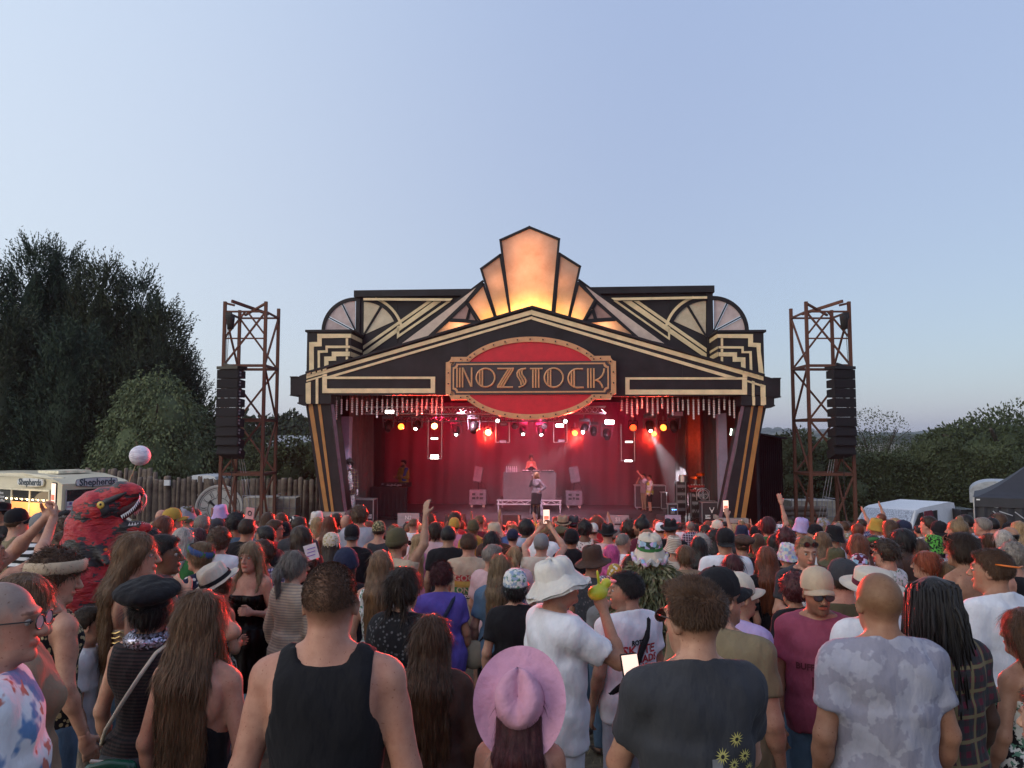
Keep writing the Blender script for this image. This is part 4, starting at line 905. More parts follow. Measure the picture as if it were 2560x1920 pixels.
 F = [(j*n+i, j*n+(i+1) % n, (j+1)*n+(i+1) % n, (j+1)*n+i) for j in range(3) for i in range(n)]
 sm = mesh('bulb_socket', V, F, COPPER); dm = MB().ext([(.026*cos(2*pi*i/10), .026*sin(2*pi*i/10)) for i in range(10)], -.006, -.002).me('socket_hole', DARK)
 for x, y in pos:
  s = link('bulb_socket', sm, t, Matrix.Translation((x*K, 0, y*K))); link('socket_hole', dm, s)
 # a few spare bulb brackets under the lower edge
sign()

# ------------------------------------------------------------------ hanging strings of silver baubles
ORD = 'first second third fourth fifth sixth seventh eighth ninth tenth eleventh twelfth thirteenth fourteenth fifteenth sixteenth seventeenth eighteenth nineteenth twentieth twenty-first twenty-second twenty-third'.split()
def strings():
 SIL = M_('silver_bauble', (.78, .72, .73), .3, .0, var=.15, scale=30)
 g = random.Random(4); ms = {}
 def mk(n):
  if n not in ms:
   mb = MB()
   for i in range(n): mb.ball((0, 0, -.03-.070*i), .035, 8, 5)
   mb.bar((0, 0, .12), (0, 0, -.070*n), .004, 4); ms[n] = mb.me('beads', SIL, True)
  return ms[n]
 Lx = [300, 347, 397, 445, 490, 537, 582, 627, 675, 723, 767, 814, 860, 910, 951, 996, 1043, 1090, 1134, 1184, 1225, 1275]
 Lt = [150, 140, 145, 125, 128, 145, 160, 142, 133, 142, 138, 128, 135, 125, 145, 140, 133, 138, 138, 130, 125, 115]; Lb = [330, 275, 255, 260, 292, 285, 262, 275, 305, 270, 235, 265, 298, 265, 250, 270, 303, 272, 240, 265, 290, 255]
 Rx = [741, 786, 828, 873, 915, 961, 1008, 1051, 1091, 1138, 1181, 1227, 1269, 1315, 1360, 1404, 1448, 1495, 1537, 1581, 1627, 1673, 1712]
 Rt = [137, 122, 130, 128, 118, 113, 120, 118, 120, 122, 118, 120, 135, 133, 133, 133, 132, 132, 140, 128, 130, 138, 142]; Rb = [235, 248, 290, 258, 215, 245, 278, 250, 210, 250, 275, 243, 230, 268, 300, 265, 235, 265, 303, 265, 228, 275, 305]
 fR = lambda x, y: (1340+.28933*x, 960+.28933*y)
 for f, X, T, B, s in ((Z3, Lx, Lt, Lb, 'left'), (fR, Rx, Rt, Rb, 'right')):
  n_ = len(X)
  for k, (x, a, b) in enumerate(zip(X, T, B)):
   p = L(*f(x, a), .55); q_ = L(*f(x, b), .55); n = max(5, round((p.z-q_.z)/.070)); num = k+1 if s == 'left' else n_-k
   o = tag(link('bauble_string', mk(n)), '%s silver bauble string, %s from the left pillar' % (('long' if n > 12 else 'short' if n < 10 else 'medium'), ORD[num-1]) if s == 'left' else '%s silver bauble string, %s from the right pillar' % (('long' if n > 12 else 'short' if n < 10 else 'medium'), ORD[num-1]), 'garland', 'hanging strings of silver baubles')
   o.matrix_world = MS @ Matrix.Translation((p.x, .55, p.z))
strings()

# ------------------------------------------------------------------ trusses and lamps
def truss(label, f, x0, x1, yt, yb, d, n):
 a, b = L(*f(x0, yt), d), L(*f(x1, yt), d); h = a.z-L(*f(x0, yb), d).z; z = a.z; W = b.x-a.x
 t = thing('lighting_truss', label, 'truss', (a.x, d, z), stage=True, group='aluminium lighting trusses')
 for y in (0, .29):
  for zz in (0, -h): bar('chord', (0, y, zz), (W, y, zz), .025, ALU, t, 8)
 for i in range(n):
  xa, xb = W*i/n, W*(i+1)/n
  bar('brace', (xa, 0, -h if i % 2 else 0), (xb, 0, 0 if i % 2 else -h), .012, ALU, t, 5); bar('brace', (xa, 0, 0), (xb, .29, 0), .012, ALU, t, 5); bar('brace', (xa, .29, 0 if i % 2 else -h), (xb, .29, -h if i % 2 else 0), .012, ALU, t, 5)
 return t
truss('long front lighting truss under the gable, crossing the whole opening', Z3, 560, 2780, 212, 275, 2.4, 46)
truss('rear lighting truss slightly lower, carrying the moving lamps', Z3, 730, 2420, 298, 345, 4.2, 40)
LENS_W = emis('white_lens', (1, .93, .86), 22); LENS_Y = emis('amber_lens', (1, .20, .02), 6); LENS_YR = emis('red_lens', (1, .05, .01), 5); LENS_H = emis('hot_red_lens', (1, .35, .12), 16); GLASSD = M_('unlit_lens', (.05, .04, .05), .1)
STRIP = emis('white_strip', (1, .93, .84), 30); STRIPD = M_('unlit_strip', (.38, .30, .38), .5)
def lamp_where(d, sx): return 'left' if sx < 1180 else ('middle' if sx < 1460 else 'right')
cnt = {}
def par(f, x, y, d, lens, r=.115, red=0, label='', aim=(0, -1, -.2)):
 p = L(*f(x, y), d); t = thing('par_lamp', label, 'stage lamp', tuple(p), stage=True, group='round red wash lamps')
 q0 = Vector(aim).to_track_quat('-Y', 'Z').to_matrix().to_4x4()
 hb = MB().lathe([(.001, .0), (r, 0), (r*1.05, .03), (r*.95, .2), (r*.6, .28), (.001, .28)], 20); o = hb.ob('housing', DARK, t, True, q0 @ RX(-pi/2))
 ln = MB().lathe([(.001, -.012), (r*.5, -.011), (r*.88, -.004)], 20); ln.ob('lens', lens, t, True, q0 @ RX(-pi/2))
 bar('yoke', (-r*1.2, .1, 0), (-r*1.2, .1, r*1.9), .012, DARK, t, 5); bar('yoke', (r*1.2, .1, 0), (r*1.2, .1, r*1.9), .012, DARK, t, 5); bar('yoke', (-r*1.2, .1, r*1.9), (r*1.2, .1, r*1.9), .012, DARK, t, 5); bar('clamp', (0, .1, r*1.9), (0, .1, r*1.9+.16), .02, GREY, t, 6)
 if red: pt('par_beam', tuple(p+Vector(aim).normalized()*.06), (1, .035, .02), red*14, .1, 'SPOT', aim, 82, .9)
def mover(f, x, y, d, lit=0, lx=0, lz=-.28, label='', s=1.0, lensr=.055):
 p = L(*f(x, y), d); t = thing('moving_head', label, 'stage lamp', tuple(p), stage=True, group='moving head lamps')
 boxo('base', (0, .0, .21*s), (.36*s, .26*s, .11*s), GREY2, t, bev=.015)
 for sg in (1, -1):
  MB().add([(sg*.17*s, -.07*s, .16*s), (sg*.19*s, -.07*s, .16*s), (sg*.17*s, -.07*s, -.14*s), (sg*.14*s, -.07*s, -.14*s), (sg*.17*s, .07*s, .16*s), (sg*.19*s, .07*s, .16*s), (sg*.17*s, .07*s, -.14*s), (sg*.14*s, .07*s, -.14*s)],
                 [(0, 1, 2, 3), (7, 6, 5, 4), (0, 4, 5, 1), (1, 5, 6, 2), (2, 6, 7, 3), (3, 7, 4, 0)]).ob('arm', GREY2, t)
 aim = Vector((lx, -.6, lz)).normalized(); q0 = aim.to_track_quat('-Z', 'Y').to_matrix().to_4x4(); M = Matrix.Translation((0, 0, -.06*s)) @ q0
 MB().lathe([(.001, .14*s), (.10*s, .14*s), (.125*s, .08*s), (.12*s, -.06*s), (.085*s, -.20*s), (.07*s, -.20*s), (.068*s, -.17*s), (.001, -.17*s)], 18).ob('head', DARK, t, True, M)
 MB().lathe([(.001, -.185*s), (lensr, -.183*s)], 16).ob('lens', LENS_W if lit else GLASSD, t, False, M)
 bar('clamp', (0, 0, .26*s), (0, 0, .42*s), .025, GREY, t, 6); return t, M
GREY2 = M_('moving_head_shell', (.10, .10, .115), .4, .2)
par(ZF, 315, 330, 3.0, LENS_Y, .12, 420, 'leftmost lit lamp on the truss, amber-cored and red-haloed', (.5, -1, -.22))
par(ZF, 633, 325, 3.0, LENS_H, .12, 420, 'second lit red lamp from the left, above the ladder of white strips', (.3, -1, -.2))
par(ZF, 1145, 385, 3.6, LENS_H, .12, 420, 'brightest red lamp, left of the sign and hung lower than the rest')
par(ZF, 1972, 392, 3.6, LENS_Y, .11, 420, 'small amber-red lamp right below the sign')
par(ZR, 455, 483, 3.0, LENS_YR, .125, 60, 'dim deep red lamp whose diode dots show, right half of the truss')
par(ZR, 790, 482, 3.0, LENS_Y, .125, 420, 'bright amber-red lamp near the right end of the truss', (-.5, -1, -.22))
par(ZR, 686, 552, 3.6, LENS_Y, .10, 380, 'amber-red lamp touching the lit white moving lamp on the right', (-.3, -1, -.2))
par(ZF, 1398, 330, 3.0, GLASSD, .10, 0, 'unlit round lamp under the left half of the sign'); par(ZF, 1682, 330, 3.0, GLASSD, .10, 0, 'unlit round lamp under the middle of the sign')
MV = [(ZF, 197, 300, 3, 0, 0, -.8, 'leftmost unlit moving head lamp', 1.1), (ZF, 470, 300, 3, 1, -.12, -.5, 'moving head with a small white spot, between the two left red lamps', 1.1), (ZF, 845, 355, 5, 1, .02, -.6, 'far small moving head with a white dot, left of the brightest red lamp', 1.1),
      (ZF, 1012, 310, 3, 0, 0, -.8, 'unlit moving head left of the brightest red lamp, pointing down', 1.2), (ZF, 1475, 355, 5, 1, .1, -.6, 'far moving head with white dot under the left part of the sign', 1.0), (ZF, 1650, 360, 5, 1, .06, -.6, 'far moving head with white dot under the middle of the sign', 1.0),
      (ZF, 2062, 330, 4, 1, -.2, -.5, 'bright white moving head just right of the sign, throwing a beam down left', 1.1), (ZF, 2150, 355, 5, 0, 0, -.6, 'small unlit far moving head right of the white beam', 1.0), (ZR, 165, 530, 5, 0, 0, -.6, 'unlit far moving head below the bright right strobe', 1.2),
      (ZR, 640, 440, 3, 1, .05, -.7, 'large moving head throwing a white beam down onto the right side of the stage', 1.25), (ZR, 905, 440, 3, 0, 0, -.7, 'rightmost moving head, unlit, at the end of the truss', 1.2)]
for (f, x, y, d, lit, lx, lz, lb, s) in MV: mover(f, x, y, d, lit, lx, lz, lb, s)
def beam(f, x, y, d, tx, ty, td, W, ang=14, col=(.95, .95, 1)):
 p, q_ = L(*f(x, y), d), L(*f(tx, ty), td); pt('spot_beam', tuple(p), col, W, .03, 'SPOT', q_-p, ang, .3)
beam(ZF, 2062, 385, 3.75, 1600, 700, 8.5, 16000, 15); beam(ZR, 650, 540, 2.75, 930, 1050, 6.0, 12000, 15)
def strip(f, x, y, w_, d, lit, lb, h=.05, em=None):
 a, b = L(*f(x-w_/2, y), d), L(*f(x+w_/2, y), d); W = b.x-a.x; t = thing('strobe_bar', lb, 'stage lamp', ((a.x+b.x)/2, d, a.z), stage=True, group='white strobe bars')
 boxo('housing', (0, .06, 0), (W*1.15, .1, h*2.4), DARK, t); MB().box(-W/2, W/2, 0, .008, -h, h).ob('tube', (em or STRIP) if lit else STRIPD, t)
DIMS = emis('dim_white_strip', (1, .93, .88), 5)
for a in [(ZF, 205, 190, 78, 2.3, 1, 'brightest left strobe bar above the first moving head', .05), (ZF, 633, 443, 66, 3.0, 1, 'middle strobe bar in the left hanging ladder', .03, DIMS), (ZF, 810, 270, 62, 3.4, 0, 'dim strobe bar fixed on the truss left of centre', .02),
          (ZF, 1293, 305, 62, 3.0, 0, 'unlit strobe bar at the top of the ladder left of centre', .045), (ZF, 1287, 473, 62, 3.0, 0, 'unlit strobe bar at the foot of the ladder left of centre', .045), (ZF, 1828, 320, 70, 3.0, 1, 'bright strobe bar below the right part of the sign', .045), (ZF, 1845, 465, 62, 3.0, 0, 'unlit strobe bar at the foot of the ladder right of the sign', .045),
          (ZR, 195, 422, 95, 2.6, 1, 'brightest right strobe bar hanging under the front truss', .06), (ZR, 410, 640, 80, 3.0, 1, 'upper strobe bar of the right hanging ladder', .025, DIMS), (ZR, 403, 850, 82, 3.0, 1, 'lower strobe bar of the right hanging ladder', .03, DIMS), (ZR, 957, 328, 95, 2.2, 0, 'pale lilac unlit strobe bar at the right end of the truss', .07),
          (Z3, 1203, 672, 72, 3.0, 1, 'bright strobe bar at the foot of the left hanging ladder', .06)]: strip(*a)
def ladder(f, x0, x1, y0, y1, d, lb):
 a, b = L(*f(x0, y0), d), L(*f(x1, y1), d); t = thing('hanging_frame', lb, 'frame', (a.x, d, a.z), stage=True, group='hanging lamp ladders'); W = b.x-a.x; H = a.z-b.z
 for x in (0, W): bar('rod', (x, 0, 0), (x, 0, -H), .016, ALU, t, 5)
 bar('rung', (0, 0, -H), (W, 0, -H), .016, ALU, t, 5)
ladder(Z3, 1146, 1268, 330, 690, 3.05, 'left hanging ladder frame with two lit strobe bars'); ladder(ZF, 1220, 1348, 290, 480, 3.05, 'short hanging frame left of centre'); ladder(ZF, 1770, 1898, 290, 480, 3.05, 'short hanging frame under the right part of the sign'); ladder(ZR, 322, 473, 440, 850, 3.05, 'right hanging ladder frame with two thin strobe bars')
for x, y, f, lb in ((1235, 275, ZF, 'small round white lamp just left of the sign bottom'), (1882, 280, ZF, 'small round white lamp just right of the sign bottom')):
 p = L(*f(x, y), 2.5); t = thing('blinder_lamp', lb, 'stage lamp', tuple(p), stage=True); MB().ball((0, 0, 0), .055, 12, 8).ob('bulb', LENS_W, t); boxo('housing', (0, .08, .02), (.22, .1, .12), DARK, t)
p = L(*ZR(1545, 530), 1.3); t = thing('wall_lamp', 'lit white lamp on the right wing beside the lilac column', 'stage lamp', tuple(p), stage=True)
boxo('housing', (0, .06, 0), (.14, .1, .26), DARK, t, RY(.15)); boxo('tube', (-.02, 0, 0), (.04, .02, .2), emis('green_white_tube', (.8, 1, .85), 8), t, RY(.15))
# scaffold pole on the right wing
p, q_ = L(*ZR(1635, 310), .5), L(*ZR(1500, 1440), .5); t = thing('scaffold_pole', 'rusty leaning scaffold pole along the right pillar', 'pole', (q_.x, .5, q_.z), stage=True); bar('pole', (0, 0, 0), (p.x-q_.x, 0, p.z-q_.z), .03, M_('rusty_pink_pole', (.25, .11, .10), .6), t, 8)
# wash lights of the show (their lamps hang in the trusses)
for x, d, aim, col, W, ang in ((-3.6, 4.3, (.1, 1, -.42), (1, .02, .07), 950, 100), (0, 4.3, (0, 1, -.42), (1, .03, .11), 1700, 100), (3.2, 4.3, (0, 1, -.42), (1, .014, .09), 420, 100),
                               (-2.5, 2.4, (.3, .7, -1), (1, .55, .70), 900, 90), (2.5, 2.4, (-.3, .7, -1), (1, .58, .78), 900, 90), (0, 2.2, (0, .8, -1), (1, .62, .74), 1000, 80)):
 pt('wash_light', (x, d, 3.25), col, W, .12, 'SPOT', aim, ang, .8)
for sx, f, y in ((205, ZF, 200), (1828, ZF, 330)):
 p = L(*f(sx, y), 2.2); pt('strobe_spill', (p.x, 2.15, p.z), (1, .93, .85), 35, .2, 'SPOT', (0, -.8, -1), 120, .9)
p = L(*ZR(195, 430), 2.3); pt('strobe_spill', (p.x, 2.2, p.z), (1, .93, .85), 90, .2, 'SPOT', (.5, -1, -.6), 110, .9)
p = L(*ZR(1400, 500), 1.5); pt('strobe_spill', (p.x, .6, p.z), (1, .93, .88), 260, .12, 'SPOT', (-.1, -1, -1.1), 60, .8)

# ------------------------------------------------------------------ things on the stage
def fp(sx, d): p = L(sx, 1270, d); return (p.x, d, STZ)
DRP = M_('dark_table_cloth', (.11, .095, .105), .8, var=.12); CASE = M_('flight_case_black', (.035, .034, .04), .5)
def flightcase(sx0, sx1, stop, d, dep, label, z0=STZ, side=1):
 a, b = L(sx0, stop, d), L(sx1, stop, d); W = b.x-a.x; H = a.z-z0; t = thing('flight_case', label, 'flight case', (a.x, d, z0), stage=True, group='flight cases')
 MB().box(.01, W-.01, .01, dep, .08, H-.01).ob('body', CASE, t)
 for (p, q_) in (((0, 0, .08), (0, 0, H)), ((W, 0, .08), (W, 0, H)), ((0, 0, H), (W, 0, H)), ((0, 0, .08), (W, 0, .08)), ((0, 0, H), (0, dep, H)), ((W, 0, H), (W, dep, H)), ((0, dep, H), (W, dep, H)), ((W, dep, .08), (W, dep, H))): bar('edge_trim', p, q_, (.022, .022), ALU, t, 4)
 for x in (.08, W-.08): MB().bar((x, .05, .04), (x, .09, .04), .04, 10).ob('castor', GREY, t)
 return t, W, H
t, W, H = flightcase(*[Z3(x, 0)[0] for x in (470, 640)], 1249, 1.6, .55, 'black flight case with bright metal edges at the left front of the stage')
MB().box(W*.68, W*.92, -.012, 0, .16, .3).ob('label_plate', WHITE, t); text('stencil', 'noiz', .07, DARK, t, Matrix.Translation((W*.8, -.015, .23)) @ RX(pi/2))
t, W, H = flightcase(ZR(1215, 0)[0], ZR(1390, 0)[0], ZR(0, 1310)[1], 1.7, .6, 'black flight case with a white bull-head emblem under the silver fan')
mb = MB()
for s in (1, -1): mb.tube([(W*.62+s*.0, -.015, H-.26), (W*.62+s*.05, -.015, H-.22), (W*.62+s*.07, -.015, H-.15)], .012, 5); mb.tube([(W*.62, -.015, H-.33), (W*.62+s*.03, -.015, H-.24)], .014, 5)
mb.ob('emblem', WHITE, t); MB().box(W*.2, W*.52, -.012, 0, .22, .34).ob('label_plate', WHITE, t); text('stencil', 'CMR', .09, DARK, t, Matrix.Translation((W*.36, -.015, .28)) @ RX(pi/2))
p = L(*ZR(1235, 1290), 1.9); t = thing('floor_fan', 'silver round floor fan standing on the flight case', 'fan', (p.x, 1.95, p.z), stage=True)
for k in range(4): MB().tube([(.16*cos(2*pi*i/16), .02*k-.04, .19+.16*sin(2*pi*i/16)) for i in range(16)], .012 if k in (0, 3) else .006, 5, True).ob('guard_ring', ALU, t)
for k in range(8): bar('guard_wire', (0, -.05, .19), (.16*cos(k*pi/4), -.04, .19+.16*sin(k*pi/4)), .005, ALU, t, 4)
for k in range(4): MB().add([(.02, 0, 0), (.12, .02, -.04), (.13, -.02, .04), (.02, 0, .03)], [(0, 1, 2, 3)]).ob('blade', GREY, t, False, Matrix.Translation((0, 0, .19)) @ RY(k*pi/2))
MB().tube([(-.2, .05, 0), (-.2, .05, .3), (-.1, .05, .38), (.1, .05, .38), (.2, .05, .3), (.2, .05, 0)], .013, 6).ob('stand', ALU, t)
t, W, H = flightcase(ZR(475, 0)[0], ZR(815, 0)[0], ZR(0, 1125)[1], 7.4, .7, 'long black flight case behind the two stage hands')
t, W, H = flightcase(ZR(765, 0)[0], ZR(825, 0)[0], ZR(0, 1200)[1], 6.9, .4, 'small upright black flight case right of the stage hands')
t, W, H = flightcase(ZR(838, 0)[0], ZR(945, 0)[0], ZR(0, 1330)[1], 4.2, .4, 'low metal-edged amp rack with blue lights on the floor'); MB().box(.1, W-.1, -.012, 0, .14, H-.1).ob('panel', GREY, t)
for k in range(3): boxo('indicator', (.16+.06*k, -.02, H*.6), (.03, .01, .03), emis('blue_light', (.15, .4, 1), 6), t)
def rack(x0, x1, y, d, label, red=False):
 a, b = L(*ZR(x0, y), d), L(*ZR(x1, y), d); W = b.x-a.x; H = a.z-STZ; t = thing('equipment_rack', label, 'equipment', (a.x, d, STZ), stage=True, group='racks of band equipment')
 MB().box(0, W, 0, .5, 0, H).ob('body', CASE, t); g = random.Random(int(x0))
 for k in range(int(H/.14)): boxo('module', (W/2, -.01, .08+.14*k), (W*.86, .02, .1), GREY if k % 2 else DARK, t)
 for k in range(5): MB().ball((g.uniform(.1, W-.1), -.03, g.uniform(.2, H)), .012, 6, 4).ob('knob', ALU, t)
 for x in (0, W): bar('edge_trim', (x, 0, 0), (x, 0, H), (.018, .018), ALU, t, 4)
rack(935, 1035, 1080, 5.0, 'dark equipment rack with drum on top, left of the keyboards'); rack(1090, 1300, 1205, 4.4, 'low wide rack under the red-lit keyboards')
for k, (x0, x1, y, lb) in enumerate(((1075, 1297, 1118, 'upper red-lit keyboard on the stacked stands'), (1100, 1290, 1165, 'lower red-lit keyboard on the stacked stands'))):
 a, b = L(*ZR(x0, y), 4.2), L(*ZR(x1, y), 4.2); W = b.x-a.x; t = thing('keyboard', lb, 'keyboard', (a.x, 4.2, a.z), stage=True, group='keyboards')
 MB().box(0, W, 0, .35, -.08, 0).ob('case', M_('red_lit_keyboard', (.45, .04, .04), .4), t)  # red stage light put into the case colour
 for i in range(14): boxo('key', (W*(i+.7)/15, .05, .008), (W/18, .14, .016), WHITE if i % 2 else DARK, t)
 for x in (.1, W-.1): bar('stand_leg', (x, .1, -.08), (W-x, .1, -(a.z-STZ)), .015, DARK, t, 5)
p = L(*ZR(1020, 1010), 4.9); t = thing('drum', 'small drum with shiny shell standing on the left rack', 'drum', (p.x, 5.1, p.z-.25), stage=True); MB().lathe([(.001, 0), (.17, 0), (.17, .25), (.001, .25)], 16).ob('shell', ALU, t); MB().lathe([(.001, .255), (.165, .252)], 16).ob('skin', WHITE, t)
for i, (x, y, lb) in enumerate(((1150, 1035, 'flat cymbal above the keyboards'), (1215, 1000, 'tilted red-lit cymbal right of the drum'))):
 p = L(*ZR(x, y), 4.8); t = thing('cymbal', lb, 'cymbal', tuple(p), stage=True, group='cymbals'); MB().lathe([(.02, .03), (.1, .01), (.2, 0)], 18).ob('disc', M_('brass', (.5, .3, .1), .3, .9), t, True, RX(.25)); bar('stand', (0, 0, 0), (0, 0, STZ-p.z), .012, ALU, t, 5)
for i, (x, lb) in enumerate(((1040, 'clear water bottle standing on the stage floor by the flight case'), (1075, 'second water bottle on the floor by the cables'))):
 p = fp(ZR(x, 0)[0], 2.4); t = thing('water_bottle', lb, 'bottle', p, stage=True); MB().lathe([(.001, 0), (.04, 0), (.042, .2), (.015, .27), (.015, .3), (.001, .3)], 12).ob('bottle', M_('pale_plastic', (.5, .5, .55), .15), t, True); MB().lathe([(.016, .3), (.016, .32), (.001, .32)], 8).ob('cap', WHITE, t)
g = random.Random(8)
def cables(label, x0, x1, d0, d1, n):
 mb = MB(); a = L(x0, 1280, d0); b = L(x1, 1280, d1)
 for k in range(n):
  P = [(g.uniform(a.x, b.x), g.uniform(d0, d1), STZ+.012) for _ in range(2)]; x, y = P[0][0], P[0][1]; pts = []; an = g.uniform(0, 6)
  for j in range(14): pts.append((x, y, STZ+.012+.02*(j % 3 == 0))); an += g.uniform(-.9, .9); x += .09*cos(an); y += .09*sin(an)
  mb.tube(pts, .009, 5)
 o = mb.ob('cable_tangle', DARK); o.matrix_world = MS; tag(o, label, 'cables')
cables('tangle of black cables on the floor by the right flight cases', ZR(950, 0)[0], ZR(1150, 0)[0], 1.6, 3.6, 14); cables('cables on the floor at the left table', Z3(900, 0)[0], Z3(990, 0)[0], 3, 5, 5)
# rolling speaker boxes with a tilted panel on a pole
for (x0, x1, yt, yb, px0, px1, py0, py1, d, tilt, lb) in ((1173, 1214.6, 1225, 1262, 1183, 1204, 1168, 1206, 7.6, .16, 'left'), (1414, 1455, 1227, 1262, 1424, 1449, 1168, 1208, 7.6, -.16, 'right')):
 a, b = L(x0, yt, d), L(x1, yt, d); W = b.x-a.x; H = a.z-STZ; t = thing('subwoofer_stack', 'grey subwoofer on castors with a tilted speaker on top, %s of the DJ table' % lb, 'loudspeaker', (a.x, d, STZ), stage=True, group='speakers either side of the DJ')
 SPG = M_('speaker_grey', (.20, .18, .21), .6); boxo('cabinet', (W/2, .3, .12+(H-.12)/2), (W, .55, H-.12), SPG, t, bev=.02)
 for x in (.27, .73):
  for zz in (.45, .72): boxo('port', (W*x, .018, .12+(H-.12)*zz), (W*.2, .02, H*.12), DARK, t)
 MB().bar((W/2, .02, .12+H*.4), (W/2, .0, .12+H*.4), .05, 14).ob('badge', DARK, t)
 for x in (.1, W-.1): MB().bar((x, .1, .06), (x, .16, .06), .055, 12).ob('castor', M_('castor_tan', (.5, .32, .25), .5), t)
 c = L((px0+px1)/2, (py0+py1)/2, d); hh = L(px0, py0, d).z-L(px0, py1, d).z; ww = L(px1, py0, d).x-L(px0, py0, d).x
 bar('pole', (W/2, .3, H), (c.x-a.x, .3, c.z-STZ-hh*.3), .018, DARK, t, 6)
 boxo('top_speaker', (c.x-a.x, .3, c.z-STZ), (ww*.95, .3, hh), SPG, t, RY(tilt) @ RX(-.15), bev=.02)
 MB().tube([(c.x-a.x, .3, c.z-STZ-.2), (c.x-a.x+.25, .4, H+.2), (W+.12, .3, H*.5), (W+.05, .3, .1)], .01, 5).ob('cable', DARK, t)
# DJ riser, table and kit
d = 5.8; a, b = L(1242, 1249, d), L(1404, 1249, d); W = b.x-a.x; H = a.z-STZ
RISZ = a.z
t = thing('dj_riser', 'low white-edged stage riser on legs under the DJ table', 'platform', (a.x, d, STZ), stage=True)
SILV = M_('silver_white', (.62, .56, .62), .35, .5)
MB().box(0, W, 0, 2.0, H-.05, H).ob('deck', M_('riser_deck', (.10, .09, .10), .6), t)
for zz in (H-.02, H-.17): bar('rail', (0, -.01, zz), (W, -.01, zz), (.022, .03), SILV, t, 4)
for i in range(12): bar('brace', (W*(i+.5)/12.5, -.01, H-.16 if i % 2 else H-.03), (W*(i+1.5)/12.5, -.01, H-.03 if i % 2 else H-.16), .014, SILV, t, 5)
for x in (.06, W-.06):
 for y in (0, 1.9): bar('leg', (x, y, 0), (x, y, H), .03, SILV, t, 8)
a, b = L(1258, 1181, 6.0), L(1390, 1181, 6.0); W = b.x-a.x; H = a.z-RISZ
t = thing('dj_table', 'DJ table wrapped in dark cloth with equipment along its top', 'table', (a.x, 6.0, RISZ), stage=True); V = []; n = 40
for i in range(n+1):
 for j in range(9): V.append((W*i/n, -.012*sin(i*.9+j*.3)-.02*sin(j*.8)*sin(i*.16), H*(1-j/8)))
link('cloth', mesh('cloth', V, [(i*9+j, i*9+j+1, (i+1)*9+j+1, (i+1)*9+j) for i in range(n) for j in range(8)], DRP, True), t)
MB().box(0, W, .02, .75, H-.03, H).box(0, .02, .02, .75, 0, H-.03).box(W-.02, W, .02, .75, 0, H-.03).ob('top', DRP, t)
TZ = RISZ+H
g = random.Random(12)
for k in range(9):
 x = a.x+.12+.075*k; m_ = 'clear bottle number %s from the left on the DJ table'
 if k < 6:
  o = thing('water_bottle', ('clear water bottle, %s of the six standing at the left end of the DJ table' % ('first second third fourth fifth last'.split()[k])), 'bottle', (x, 6.15+.1*(k % 2), TZ), stage=True, group='bottles on the DJ table')
  MB().lathe([(.001, 0), (.03, 0), (.03, .15), (.012, .2), (.012, .22), (.001, .22)], 10).ob('bottle', M_('pale_plastic2', (.6, .5, .6), .2), o, True); MB().lathe([(.013, .2), (.013, .23), (.001, .23)], 8).ob('cap', WHITE, o)
for (x0, w_, nm, lb) in ((.72, .34, 'media_player', 'flat black media player on the left of the DJ mixer'), (1.10, .30, 'dj_mixer', 'DJ mixer with rows of small knobs in front of the DJ'), (1.44, .34, 'media_player', 'flat black media player on the right of the DJ mixer'), (W-.30, .22, 'effects_box', 'small box with chrome knobs at the right end of the DJ table')):
 o = thing(nm, lb, 'DJ equipment', (a.x+x0, 6.15, TZ), stage=True); MB().box(0, w_, 0, .34, 0, .06).ob('body', CASE, o)
 for k in range(9): MB().ball((g.uniform(.03, w_-.03), g.uniform(.0, .2), .075), .014, 6, 4).ob('knob', SILV, o)
 MB().lathe([(.001, .075), (.09, .072), (.1, .06)], 18, c=(w_/2, .18, 0)).ob('jog_wheel', GREY, o)
# left control table
a, b = L(*Z3(612, 965), 3.8), L(*Z3(945, 912), 3.8); W = b.x-a.x; H = L(*Z3(780, 950), 3.8).z-STZ
t = thing('control_table', 'long table under a black cloth with cables and mixers on the left of the stage', 'table', (a.x, 3.8, STZ), stage=True); V = []; n = 50
for i in range(n+1):
 for j in range(9): V.append((W*i/n, -.03*sin(i*1.1)*(j/8)-.02*sin(i*2.3+1)*(j/8), H*(1-j/8)))
link('cloth', mesh('cloth', V, [(i*9+j, i*9+j+1, (i+1)*9+j+1, (i+1)*9+j) for i in range(n) for j in range(8)], BV, True), t); MB().box(0, W, .02, .8, H-.03, H).ob('top', BV, t)
o = thing('sound_mixer', 'black mixing desk with dials on the left cloth-covered table', 'mixer', (a.x+.3, 3.9, STZ+H), stage=True); MB().add([(0, 0, 0), (1.1, 0, 0), (1.1, .5, .14), (0, .5, .14), (0, .5, 0), (1.1, .5, 0)], [(0, 1, 2, 3), (0, 3, 4), (1, 5, 2), (3, 2, 5, 4)]).ob('body', CASE, o)
for k in range(26): MB().ball((g.uniform(.05, 1.05), .25+g.uniform(-.2, .2), .09), .016, 6, 4).ob('knob', GREY if k % 3 else WHITE, o)
o = thing('white_cloth', 'crumpled white cloth on the front of the left control table', 'cloth', (a.x+.55, 3.83, STZ+H+.02), stage=True); V = [(.05*i, .05*j+.0, .04*sin(i*1.3)*sin(j*1.1)+.03) for i in range(12) for j in range(5)]
link('cloth', mesh('cloth', V, [(i*5+j, (i+1)*5+j, (i+1)*5+j+1, i*5+j+1) for i in range(11) for j in range(4)], WHITE, True), o)
